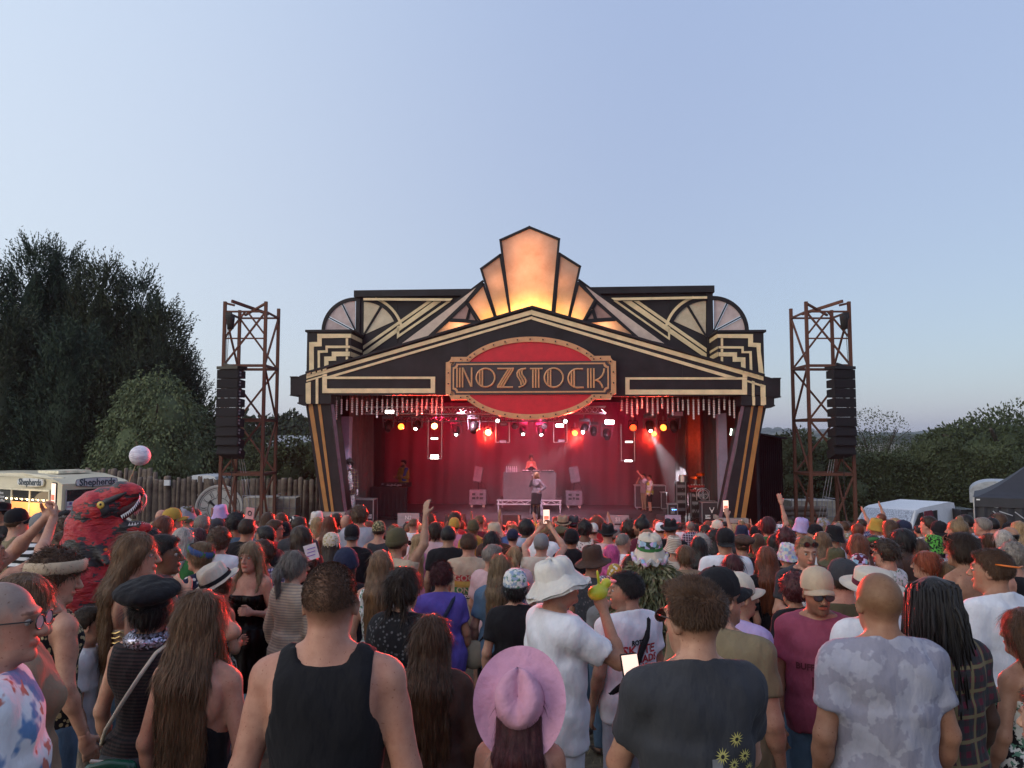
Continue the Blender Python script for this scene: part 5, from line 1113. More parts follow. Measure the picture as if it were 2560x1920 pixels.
# floor monitors along the front edge
for k, (x0, x1, yt, d, nm, txt, c_) in enumerate(((994, 1048, 1284, .8, 'floor wedge monitor with a chalked N2 at the left front edge', 'N2', GREY), (1066, 1089, 1290, .9, 'small dark wedge monitor left of centre', '', CASE), (1112, 1163, 1287, .8, 'dark wedge monitor in front of the left subwoofer', '', CASE), (1256, 1303, 1289, .8, 'dark wedge monitor at the feet of the singer', '', CASE),
                                                  (1517, 1572, 1289, .8, 'floor wedge monitor with a chalked S1 on the right', 'S1', GREY), (1663, 1702, 1289, .8, 'pale lilac lit wedge monitor at the right front edge', '', M_('lilac_metal', (.34, .31, .42), .4)), (1640, 1664, 1288, .9, 'black wedge monitor seen side on next to the lilac one', '', CASE))):
 a, b = L(x0, yt, d), L(x1, yt, d); W = b.x-a.x; H = max(.3, a.z-STZ+.02); o = thing('floor_monitor', nm, 'loudspeaker', (a.x, d, STZ), stage=True, group='wedge monitors along the stage edge')
 V = [(0, 0, 0), (W, 0, 0), (W, .5, 0), (0, .5, 0), (0, .0, H), (W, .0, H), (W, .42, .12), (0, .42, .12)]
 MB().add(V, [(0, 3, 2, 1), (0, 1, 5, 4), (4, 5, 6, 7), (1, 2, 6, 5), (0, 4, 7, 3), (2, 3, 7, 6)]).ob('cabinet', c_, o); boxo('handle', (W*.5, -.01, H*.3), (W*.3, .02, .04), DARK, o)
 if txt: text('chalk_mark', txt, .17, WHITE, o, Matrix.Translation((W*.5, -.012, H*.65)) @ RX(pi/2))

# ------------------------------------------------------------------ stage smoke filling the open house of the stage
def smoke():
 a = L(*Z3(330, 500), 2).x; b = L(*ZR(1400, 500), 2).x
 m = bpy.data.materials.new('stage_smoke'); m.use_nodes = True; nt = m.node_tree; nt.nodes.clear()
 o = nt.nodes.new('ShaderNodeOutputMaterial'); v = N(nt, 'ShaderNodeVolumePrincipled', i_Density=.022, i_Anisotropy=.35); v.inputs['Color'].default_value = (.9, .9, .95, 1); nt.links.new(v.outputs[0], o.inputs['Volume'])
 o = tag(MB().box(a, b, 2.85, 10.7, STZ+.01, zc-.02).ob('stage_smoke', m), 'thin stage smoke hanging in the open house of the stage', 'smoke', kind='stuff'); o.matrix_world = MS
smoke()
# ================================================================== PEOPLE
def surfnet(F, org, h):
 nx, ny, nz = F.shape; ins = F < 0
 c = ins[:-1, :-1, :-1].astype(np.int8)
 for dx, dy, dz in ((1,0,0),(0,1,0),(0,0,1),(1,1,0),(1,0,1),(0,1,1),(1,1,1)):
  c = c+ins[dx:nx-1+dx, dy:ny-1+dy, dz:nz-1+dz]
 act = (c > 0) & (c < 8); I = np.argwhere(act)
 if len(I) == 0: return np.zeros((0, 3)), np.zeros((0, 4), int)
 vid = -np.ones(act.shape, np.int64); vid[tuple(I.T)] = np.arange(len(I))
 acc = np.zeros((len(I), 3)); cnt = np.zeros(len(I))
 C = [(0,0,0),(1,0,0),(0,1,0),(1,1,0),(0,0,1),(1,0,1),(0,1,1),(1,1,1)]
 val = [F[I[:, 0]+a, I[:, 1]+b, I[:, 2]+d] for a, b, d in C]
 for i, j in ((0,1),(2,3),(4,5),(6,7),(0,2),(1,3),(4,6),(5,7),(0,4),(1,5),(2,6),(3,7)):
  a, b = val[i], val[j]; m = (a < 0) != (b < 0); t = np.where(m, a/(a-b+1e-12*(a == b)), 0)
  p = np.array(C[i])+t[:, None]*(np.array(C[j])-np.array(C[i])); acc += p*m[:, None]; cnt += m
 G_ = I+acc/np.maximum(cnt, 1)[:, None]; V = np.stack([np.interp(G_[:, k], np.arange(len(org[k])), org[k]) for k in range(3)], 1)
 Q = []
 for ax in range(3):
  sl0 = [slice(1, -1)]*3; sl1 = [slice(1, -1)]*3; sl0[ax] = slice(0, -1); sl1[ax] = slice(1, None)
  a = ins[tuple(sl0)]; b = ins[tuple(sl1)]; E = np.argwhere(a != b)
  if len(E) == 0: continue
  fl = a[tuple(E.T)]; u, v = [(1, 2), (2, 0), (0, 1)][ax]
  o = E.copy();
  for k in range(3):
   if k != ax: o[:, k] += 1
  def cell(du, dv):
   q = o.copy(); q[:, u] -= du; q[:, v] -= dv; return vid[tuple(q.T)]
  q = np.stack([cell(1, 1), cell(0, 1), cell(0, 0), cell(1, 0)], 1); q[~fl] = q[~fl][:, ::-1]; Q.append(q)
 Q = np.concatenate(Q); Q = Q[(Q >= 0).all(1)]
 return V, Q
def A3(*p): return np.array(p, float)
class Sdf:
 def __init__(s, lo, hi, h, fine=None):
  s.h = h; s.ax = []
  for k in range(3):
   a, b = float(lo[k]), float(hi[k])
   if fine is None: s.ax.append(a+h*np.arange(int(np.ceil((b-a)/h))+1)); continue
   f0, f1, hf = fine[k]; f0 = max(f0, a); f1 = min(f1, b); q = [np.linspace(f0, f1, max(2, int(round((f1-f0)/hf))))]
   if f0 > a+1e-6: q.insert(0, f0-(h*np.arange(1, int(np.ceil((f0-a)/h))+1))[::-1])
   if f1 < b-1e-6: q.append(f1+h*np.arange(1, int(np.ceil((b-f1)/h))+1))
   s.ax.append(np.concatenate(q))
  s.n = np.array([len(q) for q in s.ax]); s.F = np.full(tuple(s.n), .5)
 def sl(s, lo, hi):
  return tuple(slice(max(0, int(np.searchsorted(s.ax[k], lo[k]))-1), min(int(s.n[k]), int(np.searchsorted(s.ax[k], hi[k]))+1)) for k in range(3))
 def g(s, S): return s.ax[0][S[0]][:, None, None], s.ax[1][S[1]][None, :, None], s.ax[2][S[2]][None, None, :]
 def mix(s, S, d, k, sub=False):
  a = s.F[S]
  if sub: a, d = -a, d
  h = np.maximum(k-np.abs(a-d), 0)/k; r = np.minimum(a, d)-h*h*k*.25; s.F[S] = -r if sub else r
 def rc(s, a, b, ra, rb, k=.02, inf=0, cut=None, flat=None):
  a = np.asarray(a, float); b = np.asarray(b, float); R = max(ra, rb)+inf+k+s.h*2
  S = s.sl(np.minimum(a, b)-R, np.maximum(a, b)+R)
  if any(q.stop <= q.start for q in S): return
  x, y, z = s.g(S); ab = b-a; L2 = max(1e-9, (ab**2).sum()); px, py, pz = x-a[0], y-a[1], z-a[2]
  tt = (px*ab[0]+py*ab[1]+pz*ab[2])/L2; t = np.clip(tt, 0, 1)
  dx, dy, dz = px-ab[0]*t, py-ab[1]*t, pz-ab[2]*t
  d = np.sqrt(dx*dx+dy*dy+dz*dz)-(ra+(rb-ra)*t)-inf
  if cut is not None: d = np.maximum(d, (tt-cut)*sqrt(L2))
  s.mix(S, d, k)
 def el(s, c, r, k=.02, inf=0, R=None, sub=False, box=None):
  c = np.asarray(c, float); r = np.asarray(r, float)+inf; m = r.max()+k+s.h*2; S = s.sl(c-m, c+m)
  if any(q.stop <= q.start for q in S): return
  x, y, z = s.g(S); x, y, z = x-c[0], y-c[1], z-c[2]
  if R is not None:
   x, y, z = (R[0][0]*x+R[1][0]*y+R[2][0]*z), (R[0][1]*x+R[1][1]*y+R[2][1]*z), (R[0][2]*x+R[1][2]*y+R[2][2]*z)
  k0 = np.sqrt((x/r[0])**2+(y/r[1])**2+(z/r[2])**2); k1 = np.sqrt((x/r[0]**2)**2+(y/r[1]**2)**2+(z/r[2]**2)**2)+1e-9
  s.mix(S, k0*(k0-1)/k1, k, sub)
 def cyl(s, rx, ry, z0, z1, k=.04, yc=0):
  S = s.sl((-rx-k-.03, yc-ry-k-.03, z0-k), (rx+k+.03, yc+ry+k+.03, z1+k)); x, y, z = s.g(S)
  d = (np.sqrt((x/rx)**2+((y-yc)/ry)**2)-1)*min(rx, ry); d = np.maximum(d, np.maximum(z0-z, z-z1)); s.mix(S, d, k)
 def mesh(s): return surfnet(s.F, s.ax, s.h)

POSE = {  # (elbow, wrist, curl) in body space for the right arm (x > 0)
 'down': ((.245, -.02, 1.14), (.235, .07, .90), .5), 'fold': ((.245, .0, 1.15), (.05, .20, 1.12), .6), 'hold': ((.25, .0, 1.14), (.17, .22, 1.20), .9),
 'drink': ((.26, .22, 1.26), (.085, .235, 1.47), .95), 'phone': ((.23, .16, 1.19), (.075, .33, 1.40), .8), 'up': ((.29, .07, 1.64), (.24, .13, 1.88), .3), 'photo': ((.25, .22, 1.58), (.085, .33, 1.78), .8),
 'akimbo': ((.37, -.05, 1.17), (.20, .05, 1.03), .5), 'head': ((.42, .05, 1.50), (.20, .03, 1.66), .5), 'cross': ((.25, .03, 1.16), (-.08, .17, 1.17), .6), 'mic': ((.27, .06, 1.22), (.10, .19, 1.47), .9), 'phonelow': ((.24, .12, 1.14), (.10, .33, 1.23), .8), 'out': ((.42, .05, 1.24), (.60, .15, 1.20), .4)}
def rotm(yaw, pitch=0, roll=0):
 return np.array((Matrix.Rotation(radians(yaw), 3, 'Z') @ Matrix.Rotation(radians(pitch), 3, 'X') @ Matrix.Rotation(radians(roll), 3, 'Y')))
class Fig:
 def __init__(s, sex='m', b=1.0, ra='down', la='down', hyaw=0, hpitch=0, cup=None):
  s.sex, s.b = sex, b; s.ra, s.la = ra, la
  m = sex != 'f'; s.m = m
  s.sx = (.166 if m else .142)*(.5+.5*b); s.HC = A3(0, .012, 1.622); s.R = rotm(hyaw, hpitch)
  s.SH = {}; s.arm = {}
  for sg, ps in ((1, ra), (-1, la)):
   e, w_, c = POSE[ps]; S = A3(sg*s.sx, -.005, 1.405 if ps not in ('up', 'photo', 'head') else 1.43); k = 1 if m else .93; off = (s.sx-.178)
   E = A3(sg*(e[0]+off), e[1], e[2]); W = A3(sg*(w_[0]+off*.5), w_[1], w_[2])
   if not m: E[2] += .015; W[2] += .02
   s.arm[sg] = (S, E, W, c)
 def hp(s, x, y, z): return s.HC+s.R @ A3(x, y, z)
 def torso(s, f, inf=0, k=.035):
  m, b = s.m, s.b
  f.el((0, -.002, 1.285), ((.158 if m else .138)*b, .112*b**.7, .205), k, inf); f.el((0, -.022, 1.375), ((.150 if m else .128)*b, .088, .115), k, inf)
  f.el((0, 0, 1.10), ((.142 if m else .120)*b, (.104 if m else .095)*b, .17), .05, inf); f.el((0, -.008, .955), ((.158 if m else .172)*b, (.115 if m else .125)*b**.8, .135), .05, inf)
  if b > 1.12: f.el((0, .04, 1.08), (.14*b, .12*b, .14), .05, inf)
  if not m:
   for sg in (1, -1): f.el((sg*.068, .085, 1.285), (.060, .055, .062), .035, inf)
  else:
   for sg in (1, -1): f.el((sg*.07, .06, 1.33), (.075, .05, .06), .03, inf)
  for sg in (1, -1):
   f.el((sg*.085*b, -.075, 1.36), (.06, .03, .09), .03, inf)
   f.rc((sg*.07, -.008, 1.418), (sg*(s.sx-.004), -.006, 1.405), .052, .057 if m else .047, .03, inf)
   f.rc((sg*.028, -.024, 1.497), (sg*.135*b, -.012, 1.440), .036 if m else .026, .032 if m else .026, .035, inf)
 def neck(s, f, inf=0, k=.02):
  r = (.060 if s.m else .047)*(.4+.6*s.b); f.rc((0, -.022, 1.43), s.hp(0, -.02, -.05), r*1.06, r*.94, k, inf)
 def armp(s, f, sg, inf=0, k=.022, cut=None, fore=True, big=1.0):
  S, E, W, c = s.arm[sg]; m = .5+.5*s.b; a = (1.0 if s.m else .82)*m
  f.rc(S, E, .050*a, .039*a, k, inf*big, cut)
  if s.m: f.el(S+(E-S)*.4+A3(0, .012, 0), (.040*a, .045*a, .07), .02, inf) if cut is None else None
  if fore: f.rc(E, W, .0385*a, .0265*a, k, inf, None if cut is None or cut <= 1 else cut-1); f.el(E+(W-E)*.28, (.041*a, .041*a, .055), .02, inf)
 def legs(s, f, inf=0, k=.03):
  for sg in (1, -1):
   f.rc((sg*.088, -.002, .90), (sg*.098, .012, .50), (.086 if s.m else .092)*s.b**.7, .056, k, inf); f.rc((sg*.098, .012, .50), (sg*.10, -.015, .09), .053, .036, .02, inf)
 def hand(s, f, sg, detail):
  S, E, W, c = s.arm[sg]; d = (W-E)/np.linalg.norm(W-E); a = 1.0 if s.m else .88
  ps = s.ra if sg > 0 else s.la
  ref = A3(-sg, 0, 0) if ps in ('down', 'out') else (A3(-sg*.4, -1, .0) if ps in ('photo', 'phone', 'phonelow') else (A3(-sg, .2, 0) if ps in ('drink', 'mic', 'hold') else A3(0, 1, 0)))
  n = ref-d*(ref @ d); n /= np.linalg.norm(n)           # palm faces n
  sd = np.cross(d, n); sd *= 1 if sd @ A3(0, .5, 1) > 0 else -1    # thumb side
  if ps == 'up': sd = np.cross(d, n)*-sg
  f.rc(W, W+d*.03, .026*a, .024*a, .015)
  M = np.stack([sd, n, d], 1)
  f.el(W+d*.055*a, (.040*a, .015*a, .052*a), .012, 0, M)
  if not detail: f.el(W+d*.115*a, (.035*a, .013*a, .05*a), .012, 0, M); return
  for i, (o, L_) in enumerate(((.030, .072), (.010, .080), (-.010, .074), (-.029, .058))):
   B = W+d*.092*a+sd*o*a; th = c*1.25; L_ *= a
   k1 = B+(d*cos(th*.55)+n*sin(th*.55))*L_*.45; k2 = k1+(d*cos(th*1.35)+n*sin(th*1.35))*L_*.33; k3 = k2+(d*cos(th*1.9)+n*sin(th*1.9))*L_*.25
   f.rc(B, k1, .0095*a, .0088*a, .006); f.rc(k1, k2, .0088*a, .008*a, .004); f.rc(k2, k3, .008*a, .0068*a, .004)
  B = W+d*.035*a+sd*.028*a; t1 = B+(d*.6+sd*.65+n*(.3+.4*c))*.042*a; t2 = t1+(d*.75+sd*(.25-.3*c)+n*(.3+.6*c))*.032*a
  f.rc(B, t1, .0135*a, .011*a, .01); f.rc(t1, t2, .0105*a, .0085*a, .004)
 def head(s, f, inf=0):
  h, R = s.hp, s.R; a = 1.0 if s.m else .95
  f.el(h(0, -.012, .022), (.0775*a, .097*a, .094), .02, inf, R); f.el(h(0, .026, -.034), (.060*a, .066, .084), .03, inf, R)
  f.el(h(0, .034, -.084), (.046*a if s.m else .038, .048, .036), .03, inf, R); f.el(h(0, .080, -.100), (.020, .017, .016), .02, inf, R)
  if inf: return
  f.el(h(0, .085, .026), (.046, .014, .010), .02, 0, R)
  for sg in (1, -1): f.el(h(sg*.031, .101, .005), (.018, .013, .0105), .012, 0, R, sub=True)
  f.rc(h(0, .094, .012), h(0, .117, -.028), .0065, .0125*a, .012); f.el(h(0, .103, -.033), (.0175*a, .013, .009), .006, 0, R)
  f.el(h(0, .0915, -.058), (.024, .0115, .006), .005, 0, R); f.el(h(0, .090, -.067), (.021, .0115, .0065), .005, 0, R)
  for sg in (1, -1):
   Re = R @ rotm(sg*-18, 0, 0); f.el(h(sg*.078*a, -.008, -.010), (.0075, .021, .032), .006, 0, Re); f.el(h(sg*.084*a, -.010, -.004), (.005, .010, .017), .004, 0, Re, sub=True)
_cache = {}
def skinmat():
 m, nt, b = newmat('skin'); oi = N(nt, 'ShaderNodeObjectInfo'); at = N(nt, 'ShaderNodeAttribute'); at.attribute_name = 'tint'
 v = coords(nt); c = mul(nt, oi.outputs['Color'], at.outputs['Color']); f = noise(nt, v, 22, 4, .6); c = mul(nt, c, ramp(nt, f, [(.3, (.86, .80, .78)), (.7, (1.08, 1.06, 1.04))])); c = mul(nt, c, ramp(nt, noise(nt, v, 7, 5, .7), [(.35, (.90, .78, .74)), (.6, (1.05, 1.05, 1.04))])); c = mul(nt, c, ramp(nt, noise(nt, v, 120, 2, .5), [(.26, (.62, .50, .44)), (.34, (1, 1, 1))]))
 nt.links.new(c, b.inputs['Base Color']); b.inputs['Roughness'].default_value = .52; b.inputs['Specular IOR Level'].default_value = .35
 b.inputs['Subsurface Weight'].default_value = .0; bump(nt, b, noise(nt, v, 240, 2), .12, .003); return m
SKINM = skinmat()
def hairmat():
 m, nt, b = newmat('hair'); oi = N(nt, 'ShaderNodeObjectInfo'); v = coords(nt, (90, 90, 5)); f = noise(nt, v, 1.6, 5, .75); v2 = coords(nt, (14, 14, 2.5)); f2 = noise(nt, v2, 1, 3)
 c = mul(nt, oi.outputs['Color'], ramp(nt, f, [(.28, (.38, .36, .34)), (.5, (.95, .93, .9)), (.72, (1.9, 1.75, 1.6))])); c = mul(nt, c, ramp(nt, f2, [(.3, (.7, .7, .7)), (.7, (1.3, 1.25, 1.2))]))
 nt.links.new(c, b.inputs['Base Color']); b.inputs['Roughness'].default_value = .42; b.inputs['Specular IOR Level'].default_value = .32
 b.inputs['Sheen Weight'].default_value = .08; b.inputs['Sheen Roughness'].default_value = .3; bump(nt, b, f, .7, .006); return m
HAIRM = hairmat()
def clothmat(name, pat=None, scale=14, c2=(.05, .05, .06), c3=None, th=.5, rough=.85):
 m, nt, b = newmat(name); oi = N(nt, 'ShaderNodeObjectInfo'); v = coords(nt); col = oi.outputs['Color']
 if pat == 'blot':      # soft blotches: floral, camouflage, tie-dye
  f = noise(nt, v, scale, 3, .55); col = mul(nt, col, c2, 'MIX', ramp(nt, f, [(th-.02, (0, 0, 0)), (th+.02, (1, 1, 1))]))
  if c3: f = noise(nt, coords(nt, (1.1, .9, 1.2)), scale*1.3, 3, .5, 0); mp = ramp(nt, f, [(th+.06, (0, 0, 0)), (th+.09, (1, 1, 1))]); col = mul(nt, col, c3, 'MIX', mp)
 elif pat == 'spots':
  vo = N(nt, 'ShaderNodeTexVoronoi', i_Scale=scale); nt.links.new(v, vo.inputs[0]); col = mul(nt, col, c2, 'MIX', ramp(nt, vo.outputs[0], [(th-.05, (1, 1, 1)), (th, (0, 0, 0))]))
 elif pat == 'cells':
  vo = N(nt, 'ShaderNodeTexVoronoi', i_Scale=scale); nt.links.new(v, vo.inputs[0]); col = mul(nt, vo.outputs['Color'], c2, 'MIX', .55)
  f = ramp(nt, vo.outputs['Color'], [(.5, (0, 0, 0)), (.55, (1, 1, 1))]); col = mul(nt, col, oi.outputs['Color'], 'MIX', f)
 elif pat in ('stripe', 'vstripe', 'plaid'):
  def wv(ax, sc):
   w_ = N(nt, 'ShaderNodeTexWave', bands_direction=ax, i_Scale=sc, i_Distortion=.0); nt.links.new(v, w_.inputs[0]); return w_.outputs[1]
  if pat == 'stripe': col = mul(nt, col, c2, 'MIX', ramp(nt, wv('Z', scale), [(.49, (0, 0, 0)), (.51, (1, 1, 1))]))
  elif pat == 'vstripe': col = mul(nt, col, c2, 'MIX', ramp(nt, wv('X', scale), [(.49, (0, 0, 0)), (.51, (1, 1, 1))]))
  else:
   col = mul(nt, col, c2, 'MIX', ramp(nt, wv('Z', scale), [(.45, (0, 0, 0)), (.6, (.8, .8, .8))])); col = mul(nt, col, c2, 'MIX', ramp(nt, wv('X', scale), [(.45, (0, 0, 0)), (.6, (.8, .8, .8))]))
   if c3: col = mul(nt, col, c3, 'MIX', ramp(nt, wv('Z', scale*.5), [(.93, (0, 0, 0)), (.96, (1, 1, 1))])); col = mul(nt, col, c3, 'MIX', ramp(nt, wv('X', scale*.5), [(.93, (0, 0, 0)), (.96, (1, 1, 1))]))
 elif pat == 'sequin':
  vo = N(nt, 'ShaderNodeTexVoronoi', i_Scale=scale); nt.links.new(v, vo.inputs[0]); col = mul(nt, col, ramp(nt, vo.outputs['Color'], [(.2, (.05, .04, .03)), (.6, (.6, .5, .4)), (.85, (1, .95, .85))])); b.inputs['Metallic'].default_value = .7; rough = .25
 f = noise(nt, v, 9, 4, .6); col = mul(nt, col, ramp(nt, f, [(.3, (.84, .84, .85)), (.7, (1.07, 1.07, 1.06))]))
 nt.links.new(col, b.inputs['Base Color']); b.inputs['Roughness'].default_value = rough; b.inputs['Specular IOR Level'].default_value = .2
 if pat != 'sequin':
  b.inputs['Sheen Weight'].default_value = .04
  n1 = noise(nt, coords(nt, (9, 9, 4)), 1.1, 4, .5); n2 = N(nt, 'ShaderNodeTexNoise', noise_type='RIDGED_MULTIFRACTAL', i_Scale=1.0, i_Detail=2.0); nt.links.new(coords(nt, (5, 6, 3.2)), n2.inputs['Vector'])
  ma = N(nt, 'ShaderNodeMath', operation='MULTIPLY_ADD', i_1=.28); nt.links.new(n2.outputs[0], ma.inputs[0]); nt.links.new(n1, ma.inputs[2]); bump(nt, b, ma.outputs[0], .7, .04)
 return m
CL = {'plain': clothmat('cotton_cloth'), 'stripe': clothmat('striped_cloth', 'stripe', 7, (.6, .6, .6)), 'floral': clothmat('floral_print', 'blot', 26, (.62, .62, .6), (.10, .22, .16), .5), 'hawaii': clothmat('pastel_leaf_print', 'blot', 6.5, (.13, .24, .45), (.50, .17, .13), .545),
      'camo': clothmat('soft_camouflage_print', 'blot', 13, (.27, .265, .33), None, .5), 'plaid': clothmat('plaid_cloth', 'plaid', 6.5, (.025, .032, .035), (.16, .13, .07)), 'check': clothmat('checked_shirt_cloth', 'plaid', 11, (.05, .04, .10), (.5, .5, .6)), 'spots': clothmat('dotted_print', 'spots', 22, (.62, .6, .55), None, .35),
      'leopard': clothmat('leopard_print', 'spots', 45, (.40, .33, .18), None, .45), 'lace': clothmat('black_lace', 'spots', 40, (.09, .09, .10), None, .30), 'sequin': clothmat('sequin_cloth', 'sequin', 110), 'geo': clothmat('patterned_print', 'cells', 36, (.5, .5, .5)), 'tie': clothmat('tie_dye_print', 'blot', 8, (.05, .16, .05), (.22, .05, .22), .5),
      'green': clothmat('green_dash_print', 'blot', 42, (.10, .38, .06), None, .5), 'knit': clothmat('open_knit', 'stripe', 16, (.30, .24, .20)), 'mesh': clothmat('striped_mesh', 'stripe', 20, (.035, .022, .024)), 'batik': clothmat('blue_cloud_print', 'blot', 10, (.12, .18, .27), None, .48), 'arrows': clothmat('arrow_print', 'blot', 30, (.02, .025, .05), None, .5)}
CL['stripe2'] = clothmat('bold_striped_cloth', 'stripe', 5.5, (.018, .018, .02)); CL['spots2'] = clothmat('faint_print', 'spots', 30, (.10, .09, .10), None, .3); CL['vstr'] = clothmat('fine_striped_cloth', 'vstripe', 16, (.45, .5, .6))
HCOL = {'black': (.010, .009, .010), 'dark brown': (.026, .014, .008), 'brown': (.062, .030, .015), 'light brown': (.120, .066, .034), 'auburn': (.115, .034, .016), 'red': (.20, .045, .018), 'blonde': (.30, .20, .105), 'dark blonde': (.17, .115, .065), 'grey': (.17, .155, .145), 'silver': (.33, .31, .30), 'pink': (.42, .06, .22), 'maroon': (.055, .012, .016), 'white': (.5, .47, .45)}
SKC = {'fair': (.45, .265, .195), 'pink': (.43, .235, .175), 'tan': (.34, .188, .125), 'olive': (.33, .20, .14), 'brown': (.15, .082, .052), 'dark': (.065, .036, .027)}
CCOL = {'white': (.70, .71, .76), 'off-white': (.60, .57, .53), 'black': (.010, .010, .013), 'charcoal': (.038, .040, .048), 'grey': (.20, .20, .21), 'pale grey': (.36, .36, .43), 'navy': (.018, .024, .055), 'blue': (.05, .10, .26), 'pale blue': (.24, .32, .45), 'denim': (.09, .155, .24), 'purple': (.105, .075, .36), 'mauve': (.27, .062, .11), 'pink': (.62, .24, .36), 'pale pink': (.60, .40, .42), 'red': (.40, .025, .03), 'maroon': (.10, .015, .03), 'orange': (.50, .16, .03), 'yellow': (.55, .38, .05), 'mustard': (.40, .25, .05), 'green': (.04, .16, .05), 'olive': (.085, .075, .04), 'khaki': (.20, .16, .10), 'tan': (.28, .20, .135), 'beige': (.45, .35, .255), 'cream': (.55, .48, .40), 'brown': (.060, .032, .024), 'teal': (.02, .11, .11), 'lilac': (.42, .33, .58)}
def vnorm(V, Q):
 n = np.zeros_like(V); e = np.cross(V[Q[:, 2]]-V[Q[:, 0]], V[Q[:, 3]]-V[Q[:, 1]])
 for k in range(4): np.add.at(n, Q[:, k], e)
 return n/(np.linalg.norm(n, axis=1, keepdims=True)+1e-12)
def body_mesh(fig, hb, hh, zlo=0.0, buzz=0.0, hands='auto', beard=0, lips=(1.25, .72, .72), key=None):
 parts = []; W = max(abs(fig.arm[1][k][0]) for k in (1, 2)); W = max(W, max(abs(fig.arm[-1][k][0]) for k in (1, 2)))+.12; W = max(W, .30*fig.b)
 zt = max(1.60, max(fig.arm[g][2][2] for g in (1, -1))+.22); yt = max(.20, max(fig.arm[g][2][1] for g in (1, -1))+.2)
 zn = 1.535
 det = {}
 for low_ in (False, True):
  if low_: f = Sdf((-W, -.24, zlo), (W, max(yt, .24), .965), min(hb*1.45, .042))
  else: f = Sdf((-W, -.24, .945), (W, yt, max(zt, 1.79)), hb, ((-.10, .10, hh), (-.13, .145, hh), (1.50, 1.78, hh)))
  fig.torso(f); fig.neck(f); fig.head(f); fig.legs(f)
  for sg in (1, -1):
   if low_: f.rc((sg*.10, -.03, .045), (sg*.118, .13, .032), .040, .030, .015)
   fig.armp(f, sg); hd = hb <= .016 or (fig.ra if sg > 0 else fig.la) in ('up', 'photo', 'drink', 'head', 'hold', 'phone', 'phonelow', 'mic'); det[sg] = hd and hb < .026
   if not det[sg]: fig.hand(f, sg, False)
  parts.append(f.mesh())
 for sg in (1, -1):
  if det[sg]:
   S, E, Wr, c = fig.arm[sg]; hs = min(hh, .0072) if hb < .018 else .010
   f = Sdf(Wr-.15, Wr+.15, hs); fig.hand(f, sg, True); parts.append(f.mesh())
 VV = []; QQ = []; o = 0
 for V, Q in parts: VV.append(V); QQ.append(Q+o); o += len(V)
 V = np.concatenate(VV); Q = np.concatenate(QQ)
 me = mesh('body', V, Q, SKINM, True)
 # tint: lips, cheeks, shaved scalp, beard shadow
 hl = (V-fig.HC) @ fig.R; T = np.ones((len(V), 4)); x, y, z = hl.T
 inh = (V[:, 2] > 1.50) & (np.abs(x) < .1) & (np.abs(y) < .14)
 lip = inh & (y > .080) & (np.abs(z+.0625) < .0095) & (np.abs(x) < .024); T[lip, :3] = lips
 ck = inh & (y > .03) & (z > -.07) & (z < -.0) & (np.abs(x) > .025); T[ck, :3] *= (1.06, .92, .90)
 n_ = np.sin(x*310+y*170)*np.sin(z*260+y*90)*.5+.5
 hair_line = -.055+.95*np.maximum(0, y+.015)+.03*(np.abs(x) > .06)*(y > .02)
 sc = inh & (z > hair_line-.01); fade = np.clip((z-hair_line+.01)/.06, 0, 1)
 if buzz is not None and buzz != 0:
  bz = np.array(buzz); w_ = (fade*(.90+.10*n_))[:, None]; T[sc, :3] = (T[:, :3]*(1-w_)+bz*w_)[sc]
 if beard:
  bd = inh & (y > .0) & (z < -.035) & (z > -.125) & ~lip; w_ = np.clip((-.03-z)/.03, 0, 1)[:, None]*beard; T[bd, :3] = (T[:, :3]*(1-w_)+np.array((.20, .16, .15))*w_)[bd]
 eb = inh & (y > .07) & (np.abs(z-.029) < .0045) & (np.abs(np.abs(x)-.031) < .019); T[eb, :3] = (.34, .28, .25)
 sh = V[:, 2] < .075; T[sh, :3] = (.12, .16, .2)
 ca = me.color_attributes.new('tint', 'FLOAT_COLOR', 'POINT'); ca.data.foreach_set('color', T.astype(np.float32).ravel())
 return me
def folds(f, S, amp, seed=0):
 x, y, z = f.g(S); return amp*(np.sin(x*34+z*9+seed)*.5+np.sin(z*38+x*22+y*20+seed*2)*.5+np.sin(x*70-z*26+y*40+seed)*.30)
